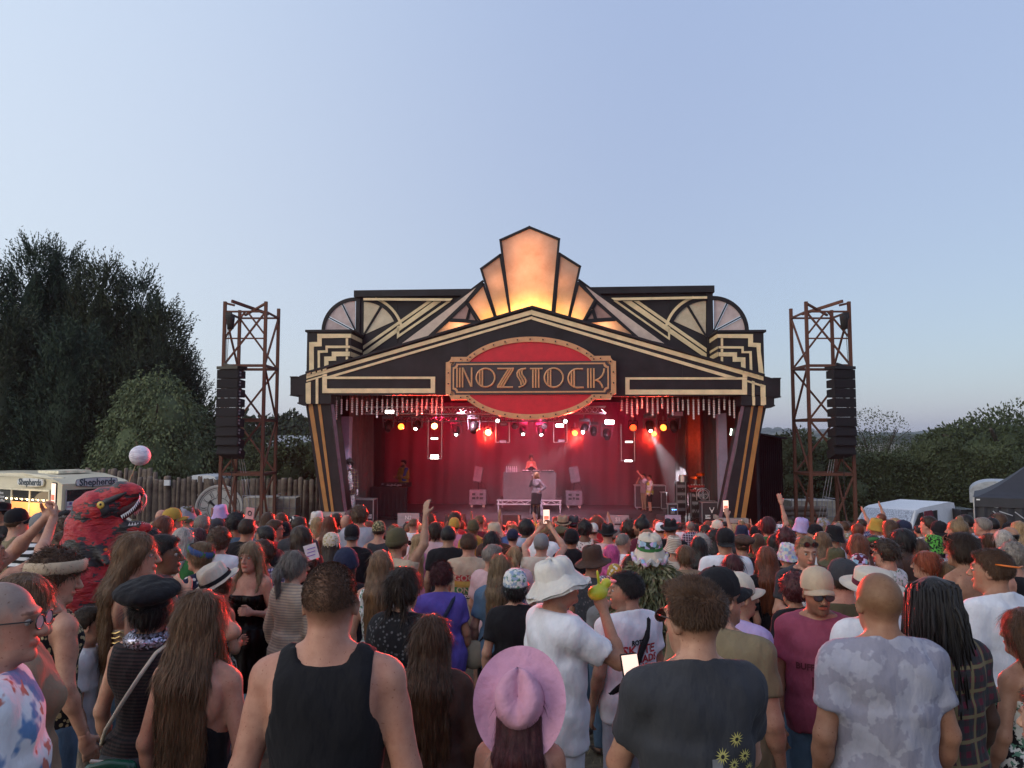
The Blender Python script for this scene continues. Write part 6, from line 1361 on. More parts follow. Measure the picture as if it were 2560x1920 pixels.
def top_mesh(fig, kind, h, seed=0, loose=1.0):
 W = max(abs(fig.arm[g][1][0]) for g in (1, -1))+.16; zt = 1.62 if kind != 'ts' else max(1.62, fig.arm[1][1][2]+.1, fig.arm[-1][1][2]+.1)
 f = Sdf((-W, -.26, .78 if kind != 'dress' else .5), (W, .34, zt), h); inf = .013*loose; b = fig.b
 ALL = (slice(None),)*3
 if kind in ('tshirt', 'shirt', 'jumper', 'longsleeve', 'hoodie', 'jacket'):
  fig.torso(f, inf+.003, .05); hem = {'tshirt': .84, 'shirt': .82, 'jumper': .86, 'longsleeve': .86, 'hoodie': .84, 'jacket': .80}[kind]
  f.cyl((.176 if fig.m else .160)*b*(.85+.15*loose), .132*b, .76, 1.24 if fig.m else 1.12, .06); f.cyl(.172*b, .134*b, .76, 1.0, .05)
  long = kind in ('jumper', 'longsleeve', 'hoodie', 'jacket')
  for sg in (1, -1): fig.armp(f, sg, inf+.006 if not long else inf+.004, .035, (.72 if kind != 'tshirt' else .64) if not long else 1.92, long, 1.1)
  if kind == 'hoodie': f.rc((-.07, -.09, 1.47), (.07, -.09, 1.47), .05, .05, .03); f.el((0, -.12, 1.40), (.11, .05, .09), .03)
  if kind in ('shirt', 'jacket'): f.rc((-.045, -.055, 1.50), (.045, -.055, 1.50), .030, .030, .02); f.rc((-.06, -.03, 1.49), (-.05, .05, 1.455), .025, .02, .02); f.rc((.06, -.03, 1.49), (.05, .05, 1.455), .025, .02, .02)
  f.F += folds(f, ALL, .0048*loose, seed); x, y, z = f.g(ALL); f.F = np.maximum(f.F, hem+.012*np.sin(x*20+seed)-z)
  f.F = np.maximum(f.F, (z-(1.492 if kind != 'hoodie' else 1.53)+(.38 if kind not in ('shirt', 'jacket') else .1)*y)*.93)
 elif kind in ('tank', 'vest', 'strappy', 'dress', 'racer'):
  fig.torso(f, .009, .04); f.cyl((.160 if fig.m else .158)*b, .128*b, .76, 1.05, .06)
  if kind == 'dress':
   f.rc((0, 0, .9), (0, 0, .6), .17*b, .24*b, .06)
  f.F += folds(f, ALL, .0026, seed); x, y, z = f.g(ALL); hem = .82 if kind != 'dress' else .58
  f.F = np.maximum(f.F, hem-z)
  ax = np.abs(x)
  if kind in ('tank',): w_ = .128*b+.085*b*np.clip((1.36-z)/.19, 0, 1)**1.6; nk = np.where(y > 0, 1.41, 1.462)+1.6*np.maximum(0, ax-.062)
  elif kind == 'racer': w_ = .075+.115*np.clip((1.32-z)/.16, 0, 1)**1.5; nk = 1.47+0*ax
  elif kind == 'vest': w_ = .150*b+.05*np.clip((1.30-z)/.14, 0, 1); nk = 1.475-.2*np.maximum(0, .07-ax)
  else: w_ = .30+0*z; nk = (1.27 if kind == 'strappy' else 1.33)+0*ax
  f.F = np.maximum(f.F, np.where(z > 1.14, ax-w_, -1)); f.F = np.maximum(f.F, z-nk-0*x)
  if kind in ('strappy', 'dress'):
   for sg in (1, -1): f.rc((sg*.06, -.118, 1.24), (sg*.105, -.065, 1.455), .007, .007, .004); f.rc((sg*.105, -.065, 1.455), (sg*.08, .11, 1.30), .007, .007, .004)
 V, Q = f.mesh(); return mesh('top', V, Q, None, True)
def legs_mesh(fig, kind, h):
 f = Sdf((-.34, -.26, .02 if kind != 'shorts' else .4), (.34, .26, 1.06), h); S = (slice(None),)*3
 fig.torso(f, .008, .05); fig.legs(f, .016 if kind != 'skirt' else .02, .04)
 if kind == 'skirt': f.rc((0, 0, .95), (0, 0, .55), .17*fig.b, .22*fig.b, .05)
 f.F += folds(f, S, .003); x, y, z = f.g(S); f.F = np.maximum(f.F, z-1.0); f.F = np.maximum(f.F, {'trousers': .08, 'shorts': .48, 'skirt': .55}[kind]-z)
 V, Q = f.mesh(); return mesh('trousers' if kind == 'trousers' else kind, V, Q, None, True)
def hair_mesh(fig, style, h, seed=0, fuzz=0, ln=None, pressed=False):
 """returns a mesh in body space"""
 g = np.random.default_rng(seed); hp, R = fig.hp, fig.R; a = 1.0 if fig.m else .95
 L_ = {'long': .36, 'mid': .20, 'bob': .10, 'vlong': .50}.get(style, .0) if ln is None else ln
 lo = 1.52-L_-.1
 f = Sdf((-.19, -.26, min(lo, 1.45)), (.19, .20, 1.86), h)
 t = {'short': .010, 'crop': .006, 'buzz': .0012, 'quiff': .014, 'curly': .030, 'afro': .052, 'long': .016, 'vlong': .016, 'mid': .017, 'bob': .020, 'pony': .010, 'bun': .010, 'messy': .020, 'dreads': .016, 'braids': .009, 'topknot': .010, 'ring': .006, 'claw': .012}[style]
 f.el(hp(0, -.012, .022), (.0775*a, .097*a, .094), .02, t, R)
 if style in ('quiff', 'messy', 'short'): f.el(hp(0, .03, .085), (.062, .065, .032 if style != 'short' else .02), .03, 0, R)
 x, y, z = f.g((slice(None),)*3); X, Y, Z = np.broadcast_arrays(x, y, z); P = np.stack([X-fig.HC[0], Y-fig.HC[1], Z-fig.HC[2]], -1) @ R; hx, hy, hz = P[..., 0], P[..., 1], P[..., 2]
 back = {'short': -.052, 'crop': -.045, 'buzz': -.01, 'quiff': -.022, 'curly': -.075, 'afro': -.085, 'messy': -.065, 'bob': -.13, 'braids': -.075, 'ring': -.05}.get(style, -.085)
 line = back+(.95 if style not in ('bob', 'long', 'vlong', 'mid') else .85)*np.maximum(0, hy+.02)+.02*(np.abs(hx) > .05)*(hy > .01)
 if style in ('long', 'vlong', 'mid', 'bob'): line = np.where(hy < .045, -.14, -.02+1.5*(hy-.045));
 f.F = np.maximum(f.F, (line-hz)*.8)
 if style in ('short', 'crop', 'quiff', 'messy', 'buzz'): f.F += (.013 if style != 'buzz' else .003)*np.clip(1-(hz-line)/.045, 0, 1)
 if style == 'ring': f.F = np.maximum(f.F, hz-.035)
 if pressed: f.F = np.maximum(f.F, hz-.035-.15*hy)
 if L_ and style != 'bob':
  for xx, w_ in ((-.045, .040), (0, .052), (.045, .040), (-.066, .024), (.066, .024)):
   a0 = hp(xx*.9, -.055+abs(xx)*.5, -.02); ym = -.115 if fig.HC[1] < .1 else -.1; p1 = A3(xx*1.15, ym+abs(xx)*.15, 1.44); p2 = A3(xx*1.25+g.normal(0, .008), ym-.008+abs(xx)*.2, 1.52-L_+abs(xx)*.5*g.uniform(.6, 1.3))
   f.rc(a0, p1, w_+.006, w_, .03); f.rc(p1, p2, w_, w_*.5, .025)
  if style in ('long', 'vlong') and seed % 2 == 0:
   for sg in (1, -1): f.rc(hp(sg*.078, -.01, -.02), (sg*.10, .03, 1.42), .026, .022, .02); f.rc((sg*.10, .03, 1.42), (sg*.085, .095, 1.30), .022, .010, .02)
 if style == 'pony':
  c = hp(0, -.115, .02); f.el(c, (.022, .022, .022), .01); m = c+A3(0, -.035, -.05); f.rc(c, m, .022, .028, .015); f.rc(m, m+A3(.01, .012, -.15), .030, .010, .02)
 if style in ('bun', 'topknot'): f.el(hp(0, -.075, .085) if style == 'bun' else hp(0, -.03, .13), (.038, .038, .034), .012)
 if style == 'claw': f.el(hp(0, -.11, .015), (.032, .030, .055), .015)
 if style == 'braids':
  for sg in (1, -1):
   for k in range(9): an = radians(35-k*17); f.el(hp(sg*(.028+.010*sin(k*.5))+.006*(-1)**k, -.012-.106*cos(an), .022+.105*sin(an)), (.0135, .013, .013), .006)
   q = hp(sg*.045, -.075, -.085)
   for k in range(9): f.el(q+A3(sg*.002*k+.005*(-1)**k, -.012-.003*k, -.021*k), (.0125-.0006*k, .012, .014), .006)
 am, fr = {'buzz': (.0, 50), 'curly': (.010, 62), 'afro': (.010, 70), 'messy': (.007, 45), 'quiff': (.006, 40), 'dreads': (.004, 60)}.get(style, (.0028, 55))
 f.F += (1 if h < .017 else .6)*am*(np.sin(hx*fr*1.1+seed)*np.sin(hy*fr+1+seed)*np.sin(hz*fr*.9+hx*30)+.5*np.sin(hx*fr*2.3)*np.sin(hz*fr*1.7+hy*40))
 if style in ('long', 'vlong', 'mid', 'pony') and h < .016: f.F += .0028*np.sin(X*240+Z*12+np.sin(Z*9)*2)+.002*np.sin(X*130-Z*16)
 V, Q = f.mesh()
 if fuzz and len(V):
  fs = 1 if h < .013 else 1.9
  Nn = vnorm(V, Q); nv = fuzz; idx = g.integers(0, len(V), nv); p = V[idx]; n = Nn[idx]; hv = (p-fig.HC) @ R
  jt = g.normal(0, h*.55, p.shape); p = p+jt-n*(jt*n).sum(1)[:, None]; ok = (n[:, 2] > -.7); p, n, hv = p[ok], n[ok], hv[ok]
  if style in ('long', 'vlong', 'mid', 'bob', 'pony', 'braids', 'bun', 'claw'): d0 = np.array([0, -.25, -1.0]); lift, lg, wd, rnd = .10, .065, .0011, .10
  elif style in ('curly', 'afro', 'messy'): d0 = np.array([0, -.1, -.2]); lift, lg, wd, rnd = .8, .026, .0013, .75
  elif style == 'quiff': up = np.clip((hv[:, 2]-.045)/.05, 0, 1)[:, None]; d0 = up*(R @ A3(.25, .6, .2))[None]+(1-up)*A3(0, -.1, -1)[None]; lift, lg, wd, rnd = .38, .021, .0011, .34
  elif style == 'buzz': d0 = np.array([0, -.3, -.5]); lift, lg, wd, rnd = .9, .0055, .0009, .35
  else: d0 = np.array([0, -.1, -.8]); lift, lg, wd, rnd = .32, .013, .0010, .35
  d0 = np.broadcast_to(d0, n.shape); d = d0-n*(n*d0).sum(1)[:, None]; d /= np.linalg.norm(d, axis=1, keepdims=True)+1e-6; d = d+n*lift+g.normal(0, rnd, d.shape)*.6; d /= np.linalg.norm(d, axis=1, keepdims=True)
  lg = lg*(1 if fs == 1 else 1.3)*g.uniform(.5, 1.4, len(p))[:, None]; s_ = np.cross(d, n+g.normal(0, .3, n.shape)); s_ /= np.linalg.norm(s_, axis=1, keepdims=True)+1e-6; s_ *= wd*fs
  b0 = p-n*.002; m = p+d*lg*.55+n*.0015; e = p+d*lg+n*.000-(lift < .2)*n*(lg*.03)
  V2 = np.stack([b0-s_, b0+s_, m+s_*.8, m-s_*.8, e+s_*.1, e-s_*.1], 1).reshape(-1, 3); k = np.arange(len(p))[:, None]*6
  Q2 = np.concatenate([k+np.array([[0, 1, 2, 3]]), k+np.array([[3, 2, 4, 5]])])+len(V)
  if style == 'buzz': V, Q = V2, Q2-len(V)
  else: V = np.concatenate([V, V2]); Q = np.concatenate([Q, Q2])
 return mesh('hair', V, Q, HAIRM, True)
def dread_mesh(fig, n=110, seed=1):
 g = random.Random(seed); mb = MB()
 for k in range(n):
  a = g.uniform(-2.6, 2.6)-pi/2; rr = g.uniform(.15, 1); p = fig.hp(.070*cos(a)*rr, -.015+.088*sin(a)*rr, .022+.097*sqrt(max(0, 1-rr*rr*.9)))
  out = fig.R @ A3(cos(a), sin(a), 0); q = fig.HC+out*A3(.105, .120, 0)+A3(0, 0, g.uniform(-.02, .03)); ln = g.uniform(.10, .42); e = q+out*g.uniform(-.01, .03)+A3(g.uniform(-.03, .03), -.02, -ln)
  m1 = (p+q)/2+A3(0, 0, .03)+out*.015; r = g.uniform(.0045, .0075); mb.tube([p, m1, q, q+(e-q)*.35+out*.008, q+(e-q)*.7, e], [r, r, r, r, r*.9, r*.6], 5)
 return mb.me('hair', HAIRM, True)

# ---- hats, in head space (origin head centre, y forward, z up)
HM = {}
def hatmat(nm, pat='plain'): return CL.get(pat, CL['plain'])
def frm(fig): M = Matrix([list(r) for r in fig.R]).to_4x4(); M.translation = Vector(fig.HC); return M
def lathe2(mb, prof, fn=None, n=32, ex=.86):
 V = []; m = len(prof)
 for j, (r, z) in enumerate(prof):
  for i in range(n):
   a = 2*pi*i/n; x, y, zz = r*ex*cos(a), r*sin(a), z
   if fn: x, y, zz = fn(x, y, zz, j, a)
   V.append((x, y-.012, zz))
 return mb.add(V, [(j*n+i, j*n+(i+1) % n, (j+1)*n+(i+1) % n, (j+1)*n+i) for j in range(m-1) for i in range(n)])
def hat(fig, kind, par, col, pat='plain', band=None, sc=1.0, back=False, tilt=0, hr=28):
 key = ('hat', kind, pat, back, band is not None, hr)
 M = frm(fig) @ Matrix.Translation((0, 0, .020)) @ Matrix.Rotation(radians(tilt+9), 4, 'X') @ Matrix.Scale(sc, 4)
 mt = CL.get(pat, CL['plain'])
 if key not in _cache:
  mb = MB(); bm = None; nz = lambda a, k=1: .0025*sin(a*5+k)+.002*sin(a*9)
  if kind == 'cap':
   lathe2(mb, [(.104, .004), (.1075, .03), (.103, .065), (.086, .100), (.055, .122), (.02, .131), (.001, .132)], lambda x, y, z, j, a: (x, y, z+(.012 if (sin(a) < -.93 and j == 0) else 0)), hr)
   V = []; n = 13; s = -1 if back else 1
   for i in range(n+1):
    a = radians(20+140*i/n); rr = .074*max(0, sin(pi*i/n))**.7
    for t in (0, .5, 1):
     for th in (0, .004): V.append((.089*cos(a)*(1+.02*t), s*(.103*sin(a)+rr*t)-.012, .012-.020*t*t-.022*abs(cos(a))**1.5-th))
   mb.add(V, [q if s > 0 else q[::-1] for i in range(n) for t in range(2) for q in ((i*6+t*2, (i+1)*6+t*2, (i+1)*6+t*2+2, i*6+t*2+2), (i*6+t*2+3, (i+1)*6+t*2+3, (i+1)*6+t*2+1, i*6+t*2+1))]+[(i*6+4, (i+1)*6+4, (i+1)*6+5, i*6+5) for i in range(n)])
   bm = MB().ball((0, -.012, .133), .007, 8, 5)
   if band: bm = MB().tube([(.094*cos(a), .110*sin(a)-.012, .020+.008*cos(a*2)) for a in [2*pi*i/24 for i in range(24)]], .006, 5, True)
  elif kind in ('bucket', 'sun', 'wide'):
   R_ = {'bucket': .148, 'sun': .178, 'wide': .19}[kind]; dz = {'bucket': -.050, 'sun': -.040, 'wide': -.02}[kind]; H_ = {'bucket': .095, 'sun': .080, 'wide': .11}[kind]
   fl = (lambda x, y, z, j, a: (x*(1+nz(a, j)*2), y, z+nz(a, j*.7)*2+((-.02*cos(2*a)*-1) if j in (0, 1, 9) and kind == 'sun' else 0)))
   lathe2(mb, [(R_, dz), (R_*.86, dz*.45+.004), (.112, .018), (.108, .030), (.103, .07), (.097, H_+.005), (.085, H_+.022), (.05, H_+.030), (.001, H_+.032)], fl, hr)
   lathe2(mb, [(.110, .014), (R_*.86, dz*.45), (R_, dz-.003), (R_, dz)], fl, hr)
   bm = MB(); lathe2(bm, [(.1125, .022), (.1105, .045)], None, hr)
   if kind == 'sun': bm = MB(); bm.add(*[(v, f_) for v, f_ in [([(.088*cos(a)*1.02+.0, .103*sin(a)*1.04-.012, .075+.006*z) for a in (.2, .25) for z in (-1, 1)], [(0, 1, 3, 2)])]][0])
  elif kind in ('fedora', 'trilby', 'boater', 'straw'):
   R_ = {'fedora': .165, 'trilby': .132, 'boater': .185, 'straw': .168}[kind]; H_ = .125 if kind != 'boater' else .095
   def fn(x, y, z, j, a):
    if j >= 3 and kind != 'boater':
     z -= .030*max(0, 1-abs(x)/.05)*(j >= 5); x *= 1-.22*(y > .02)*(j >= 4)
    if j <= 1 and kind in ('fedora', 'trilby'): z += .018*abs(cos(a))**2-.012*(sin(a) > .5)
    if j <= 1 and kind == 'straw': z += .010*abs(cos(a))**2-.006+nz(a)
    return x, y, z
   top = [(.112, .02), (.108, .028), (.104, .06), (.100, H_-.02), (.092, H_), (.07, H_+.008), (.03, H_+.006), (.001, H_+.005)] if kind != 'boater' else [(.112, .02), (.110, .028), (.108, .06), (.107, H_-.01), (.104, H_), (.07, H_+.006), (.03, H_+.007), (.001, H_+.008)]
   lathe2(mb, [(R_, .014), (R_*.8, .012)]+top, fn, hr); lathe2(mb, [(.11, .012), (R_*.8, .006), (R_, .010), (R_, .014)], lambda x, y, z, j, a: fn(x, y, z, 0 if j > 0 else 2, a) if j != 0 else (x, y, z), hr)
   bm = MB(); lathe2(bm, [(.1165, .020), (.1135, .048)], None, hr)
  elif kind == 'cowboy':
   n = 48; V = []; prof = [(.205, 0), (.19, 0), (.165, 0), (.14, 0), (.115, .003), (.106, .018), (.104, .045), (.102, .080), (.098, .115), (.086, .138), (.064, .145), (.035, .138), (.001, .134)]
   def cf(x, y, z, j, a):
    r_ = prof[j][0]
    if j <= 3:
     q = (r_-.115)/.09; z += .030*q**1.5*abs(cos(a))**2.2-.012*q*abs(sin(a))
    if j >= 6: x *= 1-.10*max(0, (y)/.1)*(j-5)/7; z -= .032*math.exp(-(x/.020)**2)*(j >= 9)*(1 if y > -.03 else .6);
    if 7 <= j <= 9: z -= .0; x -= .008*(1 if x > 0 else -1)*max(0, (y-.015)/.08)*(j >= 7)
    if j >= 8: z += -.014*(y < -.02)*(abs(y+.02)/.08)+.0*(y > 0)
    return x, y*1.04, z
   lathe2(mb, prof, cf, n); lathe2(mb, [(.112, .0), (.14, -.005), (.165, -.005), (.19, -.005), (.205, -.004), (.205, 0)], lambda x, y, z, j, a: (lambda q: (x, y*1.04, z+.030*q**1.5*abs(cos(a))**2.2-.012*q*abs(sin(a))))(max(0, (hypot(x/.86, y)-.115)/.09)), n)
   bm = MB(); lathe2(bm, [(.1125, .006), (.1095, .016)], None, n)
  elif kind == 'beanie': lathe2(mb, [(.106, -.005), (.110, .01), (.108, .035), (.102, .07), (.086, .105), (.055, .128), (.02, .137), (.001, .138)], lambda x, y, z, j, a: (x, y, z), hr); bm = MB(); lathe2(bm, [(.108, -.012), (.114, .0), (.113, .028), (.109, .03)], None, hr)
  elif kind == 'beret':
   f = Sdf((-.19, -.22, -.02), (.19, .20, .18), .010); f.el((0, -.03, .085), (.150, .155, .055), .02); f.rc((0, -.01, .03), (0, -.01, .05), .095, .1, .02); x, y, z = f.g((slice(None),)*3)
   f.F += .004*np.sin(x*90)*np.sin(y*80)*np.sin(z*85); V, Q = f.mesh(); mb.add(V.tolist(), Q.tolist())
  elif kind == 'helmet': lathe2(mb, [(.128, -.01), (.125, .03), (.112, .08), (.085, .12), (.04, .145), (.001, .15)], None, hr); bm = MB(); lathe2(bm, [(.13, -.012), (.132, .004)], None, hr)
  elif kind == 'headband': lathe2(mb, [(.1065, .002), (.117, .012), (.120, .030), (.117, .048), (.104, .056)], lambda x, y, z, j, a: (x, y, z+.018*sin(a)), hr)
  elif kind == 'bandana': lathe2(mb, [(.106, .0), (.108, .025), (.104, .065), (.088, .10), (.055, .122), (.001, .130)], lambda x, y, z, j, a: (x, y, z-.03*(sin(a) < -.3)*(j < 2)), hr)
  hm = mb.me('hat' if kind not in ('headband',) else 'headband', mt, True); bmm = bm.me('hat_band', CL['plain'], True) if bm else None
  _cache[key] = (hm, bmm)
 hm, bmm = _cache[key]; o = link(hm.name.split('.')[0], hm, par, M); o.color = (*col, 1)
 if bmm and (band is not None or kind in ('cap', 'beanie', 'helmet')):
  q = link('hat_band' if kind != 'cap' else 'cap_button', bmm, o); q.color = (*(band if band is not None else tuple(c*.8 for c in col)), 1)
 return o
LENSM = M_('sunglass_lens', (.008, .008, .01), .06, spec=.7); FRAMEM = M_('glasses_frame', (.02, .016, .015), .3); CLEARM = M_('clear_lens', (.35, .36, .38), .05)
EYEW = M_('eye_white', (.30, .26, .24), .3); EYEB = M_('eye_iris', (.03, .02, .015), .15)
def glasses(fig, par, up=0, clear=False, col=None):
 M = frm(fig) @ Matrix.Translation((0, -.012*bool(up), up)) @ (RX(.25) if up else Matrix())
 t = (-.0 if not up else 0); mb = MB()
 for sg in (1, -1):
  mb.tube([(sg*.032+.026*cos(a), .115-.1*abs(.026*cos(a)+.031)**1.5*1.2, .003+.021*sin(a)) for a in [2*pi*i/14 for i in range(14)]], .0022, 5, True)
  mb.tube([(sg*.056, .106, .01), (sg*.074, .06, .010), (sg*.082, 0, .008), (sg*.078, -.03, -.008)], .0022, 5)
 mb.tube([(-.010, .115, .008), (.010, .115, .008)], .002, 5)
 o = mb.ob('glasses', FRAMEM, par, True, M)
 if col is not None: o.data.materials[0] = M_('coloured_frame', col, .4)
 for sg in (1, -1):
  l = MB(); l.add([(sg*.032+.024*cos(a), .115-.1*abs(.024*cos(a)+.031)**1.5*1.2, .003+.0195*sin(a)) for a in [2*pi*i/14 for i in range(14)]], [tuple(range(14))]); l.ob('lens', CLEARM if clear else LENSM, o)
 return o
def eyes(fig, par):
 M = frm(fig)
 for sg in (1, -1):
  o = MB().ball((sg*.031, .0785, .0035), .0120, 12, 8).ob('eye', EYEW, par, True, M); MB().ball((sg*.0305, .0862, .0034), .0062, 10, 6).ob('iris', EYEB, o, True)
USED = set()
NPLACED = []
def person(sx, sy, Y, sex='m', yaw=0, hair=('short', 'brown'), skin='fair', top=('tshirt', 'black'), pat=None, low=('trousers', 'denim'), label='', lod=1, b=1.0, ra='down', la='down', hy=0, hp=0, hatk=None, H=None, gl=None, sunup=None, buzz=0, beard=0, face=False, group=None, pos=None, lean=0, extra=None, hl=None, loose=1.0, seed=None, fuzz=None):
 """head top at photo point (sx, sy) and distance Y; lod 0 near, 1 mid, 2 far"""
 if pos is None:
  P = U(sx, sy, Y); g0 = gz(Y); ht = P.z-g0; lift = .0 if hatk is None else .045
  if hair and hair[0] in ('curly', 'afro', 'topknot'): lift += .03
  HH = min(2.0, max(1.36 if H is None else .9, ht-lift)) if H is None else H
  loc = (P.x, Y, g0)
 else: loc, HH, lift = pos, H or 1.72, 0
 s = HH/1.735; seed = int(abs(sx)*7+abs(sy)*3) % 97 if seed is None else seed
 t = thing('person', label, 'person', loc, radians(yaw), group)
 t.scale = (s, s, s)
 if lean: t.rotation_euler = (radians(lean), 0, radians(yaw))
 hq = hy if lod == 0 else round(hy/30)*30; pq = hp if lod == 0 else 0
 fig = Fig(sex, b if lod == 0 else (1.0 if b < 1.1 else 1.15), ra, la, hq, pq); b_ = fig.b
 hb, hh = ((.0150, .0062), (.024, .0120), (.038, .0190))[lod]
 if isinstance(buzz, str): bz = tuple(min(1.3, HCOL[buzz][k]*1.25/SKC[skin][k]+.10) for k in range(3))
 else: bz = 0
 kb = ('b', sex, b_, ra, la, hq, pq, lod, bz, beard)
 if kb not in _cache: _cache[kb] = body_mesh(fig, hb, hh, .0, bz, beard=beard)
 o = link('body', _cache[kb], t); o.color = (*SKC[skin], 1)
 if top:
  kd = top[0]; loose_ = round(loose, 1); kt = ('t', sex, b_, ra, la, kd, lod, loose_, seed % 3)
  if kt not in _cache: _cache[kt] = top_mesh(fig, kd, (.0150, .024, .034)[lod], seed % 3, loose)
  src = _cache[kt]; nm = {'tshirt': 'tshirt', 'strappy': 'strappy_top', 'racer': 'vest_top', 'tank': 'tank_top', 'vest': 'sleeveless_top'}.get(kd, kd)
  km = kt+(pat or 'plain',)
  if km not in _cache:
   me = src.copy() if len(src.materials) else src
   me.materials.clear(); me.materials.append(CL[pat or 'plain']); me.name = nm; _cache[km] = me
  q = link(nm, _cache[km], t); q.color = (*(CCOL[top[1]] if isinstance(top[1], str) else top[1]), 1)
 if low:
  kl = ('l', sex, b_, low[0], lod)
  if kl not in _cache:
   me = legs_mesh(fig, low[0], (.026, .034, .042)[lod]); me.materials.append(CL['plain']); _cache[kl] = me
  q = link(low[0], _cache[kl], t); q.color = (*(CCOL[low[1]] if isinstance(low[1], str) else low[1]), 1)
 if hair:
  sd = seed if lod == 0 else seed % 2; pr = hatk is not None and hatk['kind'] != 'headband'; kh = ('h', sex, hair[0], hq, pq, lod, sd, hl, pr)
  if kh not in _cache:
   if hair[0] == 'dreads':
    _cache[kh] = dread_mesh(fig, 150 if lod == 0 else 60, sd)
   else: _cache[kh] = hair_mesh(fig, hair[0], (.0090, .0145, .021)[lod], sd, (fuzz or (4200 if not pr else 2000), 600 if not pr else 300, 260 if not pr else 90)[lod], hl, pr)
  if hair[0] == 'dreads':
   kc = ('h', sex, 'short', hq, pq, lod, 0, None)
   if kc not in _cache: _cache[kc] = hair_mesh(fig, 'short', .011, 0, 0)
   q = link('hair', _cache[kc], t); q.color = (*HCOL[hair[1]], 1)
  q = link('hair', _cache[kh], t); q.color = (*HCOL[hair[1]], 1)
 if hatk:
  k = dict(hatk); k.setdefault('col', CCOL['black']); c = k.pop('col'); c = CCOL[c] if isinstance(c, str) else c
  if isinstance(k.get('band'), str): k['band'] = CCOL[k['band']]
  hat(fig, k.pop('kind'), t, c, hr=(36, 24, 16)[lod], **k)
 if gl: glasses(fig, t, clear=(gl == 'clear'))
 if sunup: glasses(fig, t, up=.055, col=sunup if isinstance(sunup, tuple) else None)
 if face and sx < 2620: eyes(fig, t)
 NPLACED.append((loc[0], loc[1], s))
 if extra: extra(fig, t, s)
 return t, fig
def wpt(t, fig, sg=1, off=(0, 0, 0)):
 """world point of a wrist"""
 bpy.context.view_layer.update(); W = fig.arm[sg][2]; E = fig.arm[sg][1]; d = (W-E)/np.linalg.norm(W-E); p = W+d*.09+A3(*off); return t.matrix_world @ Vector(p)
# ================================================================== THE CROWD
ZN = {'A': (0, 1140, .217), 'B': (440, 1230, .217), 'C': (880, 1230, .217), 'D': (1320, 1230, .217), 'E': (1760, 1230, .217), 'F': (2080, 1230, .217), 'G': (0, 1440, .28933), 'H': (560, 1440, .28933), 'I': (1120, 1360, .33755), 'J': (1500, 1360, .33755), 'K': (1900, 1360, .3376)}
def zc_(z, x, y): o = ZN[z]; return o[0]+x*o[2], o[1]+y*o[2]
def P(z, x, y, Y, sx_, yaw, hair, skin, top, label, **k):
 a, b = zc_(z, x, y); tp = top.split(',') if top else None
 h = None if hair == '-' else tuple(hair.split(',')); lod = k.pop('lod', 0 if Y < 5 else (1 if Y < 11.5 else 2))
 hk = k.pop('hat', None)
 if hk: q = hk.split(','); k['hatk'] = dict(kind=q[0], col=q[1], **({'band': q[2]} if len(q) > 2 and q[2] and q[2] != 'back' else {}), **({'back': True} if 'back' in q else {}), **({'pat': q[3]} if len(q) > 3 and q[3] else {}))
 return person(a, b, Y, sx_, yaw, h, skin, (tp[0], tp[1]) if tp else None, tp[2] if tp and len(tp) > 2 else None, label=label, lod=lod, **k)
def strap(t, fig, col, sg=1, w_=.016, front=True):
 pts = [(-sg*.115, -.02, 1.485), (-sg*.085, -.098, 1.45), (-sg*.04, -.143, 1.36), (sg*.03, -.155, 1.24), (sg*.10, -.150, 1.12), (sg*.172, -.06, 1.02)]
 if front: pts += [(sg*.178, .03, 1.03), (sg*.10, .13, 1.14), (sg*.0, .15, 1.27), (-sg*.08, .115, 1.41), (-sg*.115, .03, 1.475)]
 b = fig.b; pts = [(x*b, y*(b if abs(y) > .03 else 1), z) for x, y, z in pts]
 o = MB().tube(pts, w_, 6, False).ob('bag_strap', CL['plain'], t, True); o.color = (*CCOL[col], 1); return o
def project(me_shirt, me, off=.004, back=True):
 from mathutils.bvhtree import BVHTree
 bv = BVHTree.FromPolygons([v.co[:] for v in me_shirt.vertices], [p.vertices[:] for p in me_shirt.polygons]); s = -1 if back else 1
 for v in me.vertices:
  h = bv.ray_cast(Vector((v.co.x, s*1.0, v.co.z)), Vector((0, -s, 0)))
  v.co.y = (h[0].y if h[0] else s*.12)+s*off
def shirt_of(t): return [c for c in t.children if c.name.split('.')[0] in ('tshirt', 'shirt')][0]
def printed(t, words, col, x, z, size, squeeze=1, bold=.002, name='print', back=True, rot=0):
 M = Matrix.Translation((x, 0, z)) @ (RZ(pi) if not back else Matrix()) @ RX(pi/2) @ RZ(rot); D_ = Matrix.Diagonal((squeeze, 1, 1, 1))
 m = M_('print_%s' % col, CCOL[col], .8); o = text(name, words, size, m, t, M, 0, squeeze=squeeze, bold=bold)
 me = o.data; me.transform(M @ D_); o.matrix_local = Matrix(); project(shirt_of(t).data, me, .0045, back); return o
def patch(t, outline_grid, col, name='print', off=.003, back=True):
 (x0, x1, z0, z1) = outline_grid; nx, nz = 14, 8; V = [(x0+(x1-x0)*i/nx, 0, z0+(z1-z0)*j/nz) for i in range(nx+1) for j in range(nz+1)]
 F = [(i*(nz+1)+j, (i+1)*(nz+1)+j, (i+1)*(nz+1)+j+1, i*(nz+1)+j+1) for i in range(nx) for j in range(nz)]
 me = mesh(name, V, F, M_('print_%s' % col, CCOL[col], .8)); project(shirt_of(t).data, me, off, back); return link(name, me, t)
PLAST = M_('clear_plastic_cup', (.5, .5, .52), .15); BEER = M_('beer', (.45, .28, .06), .2)
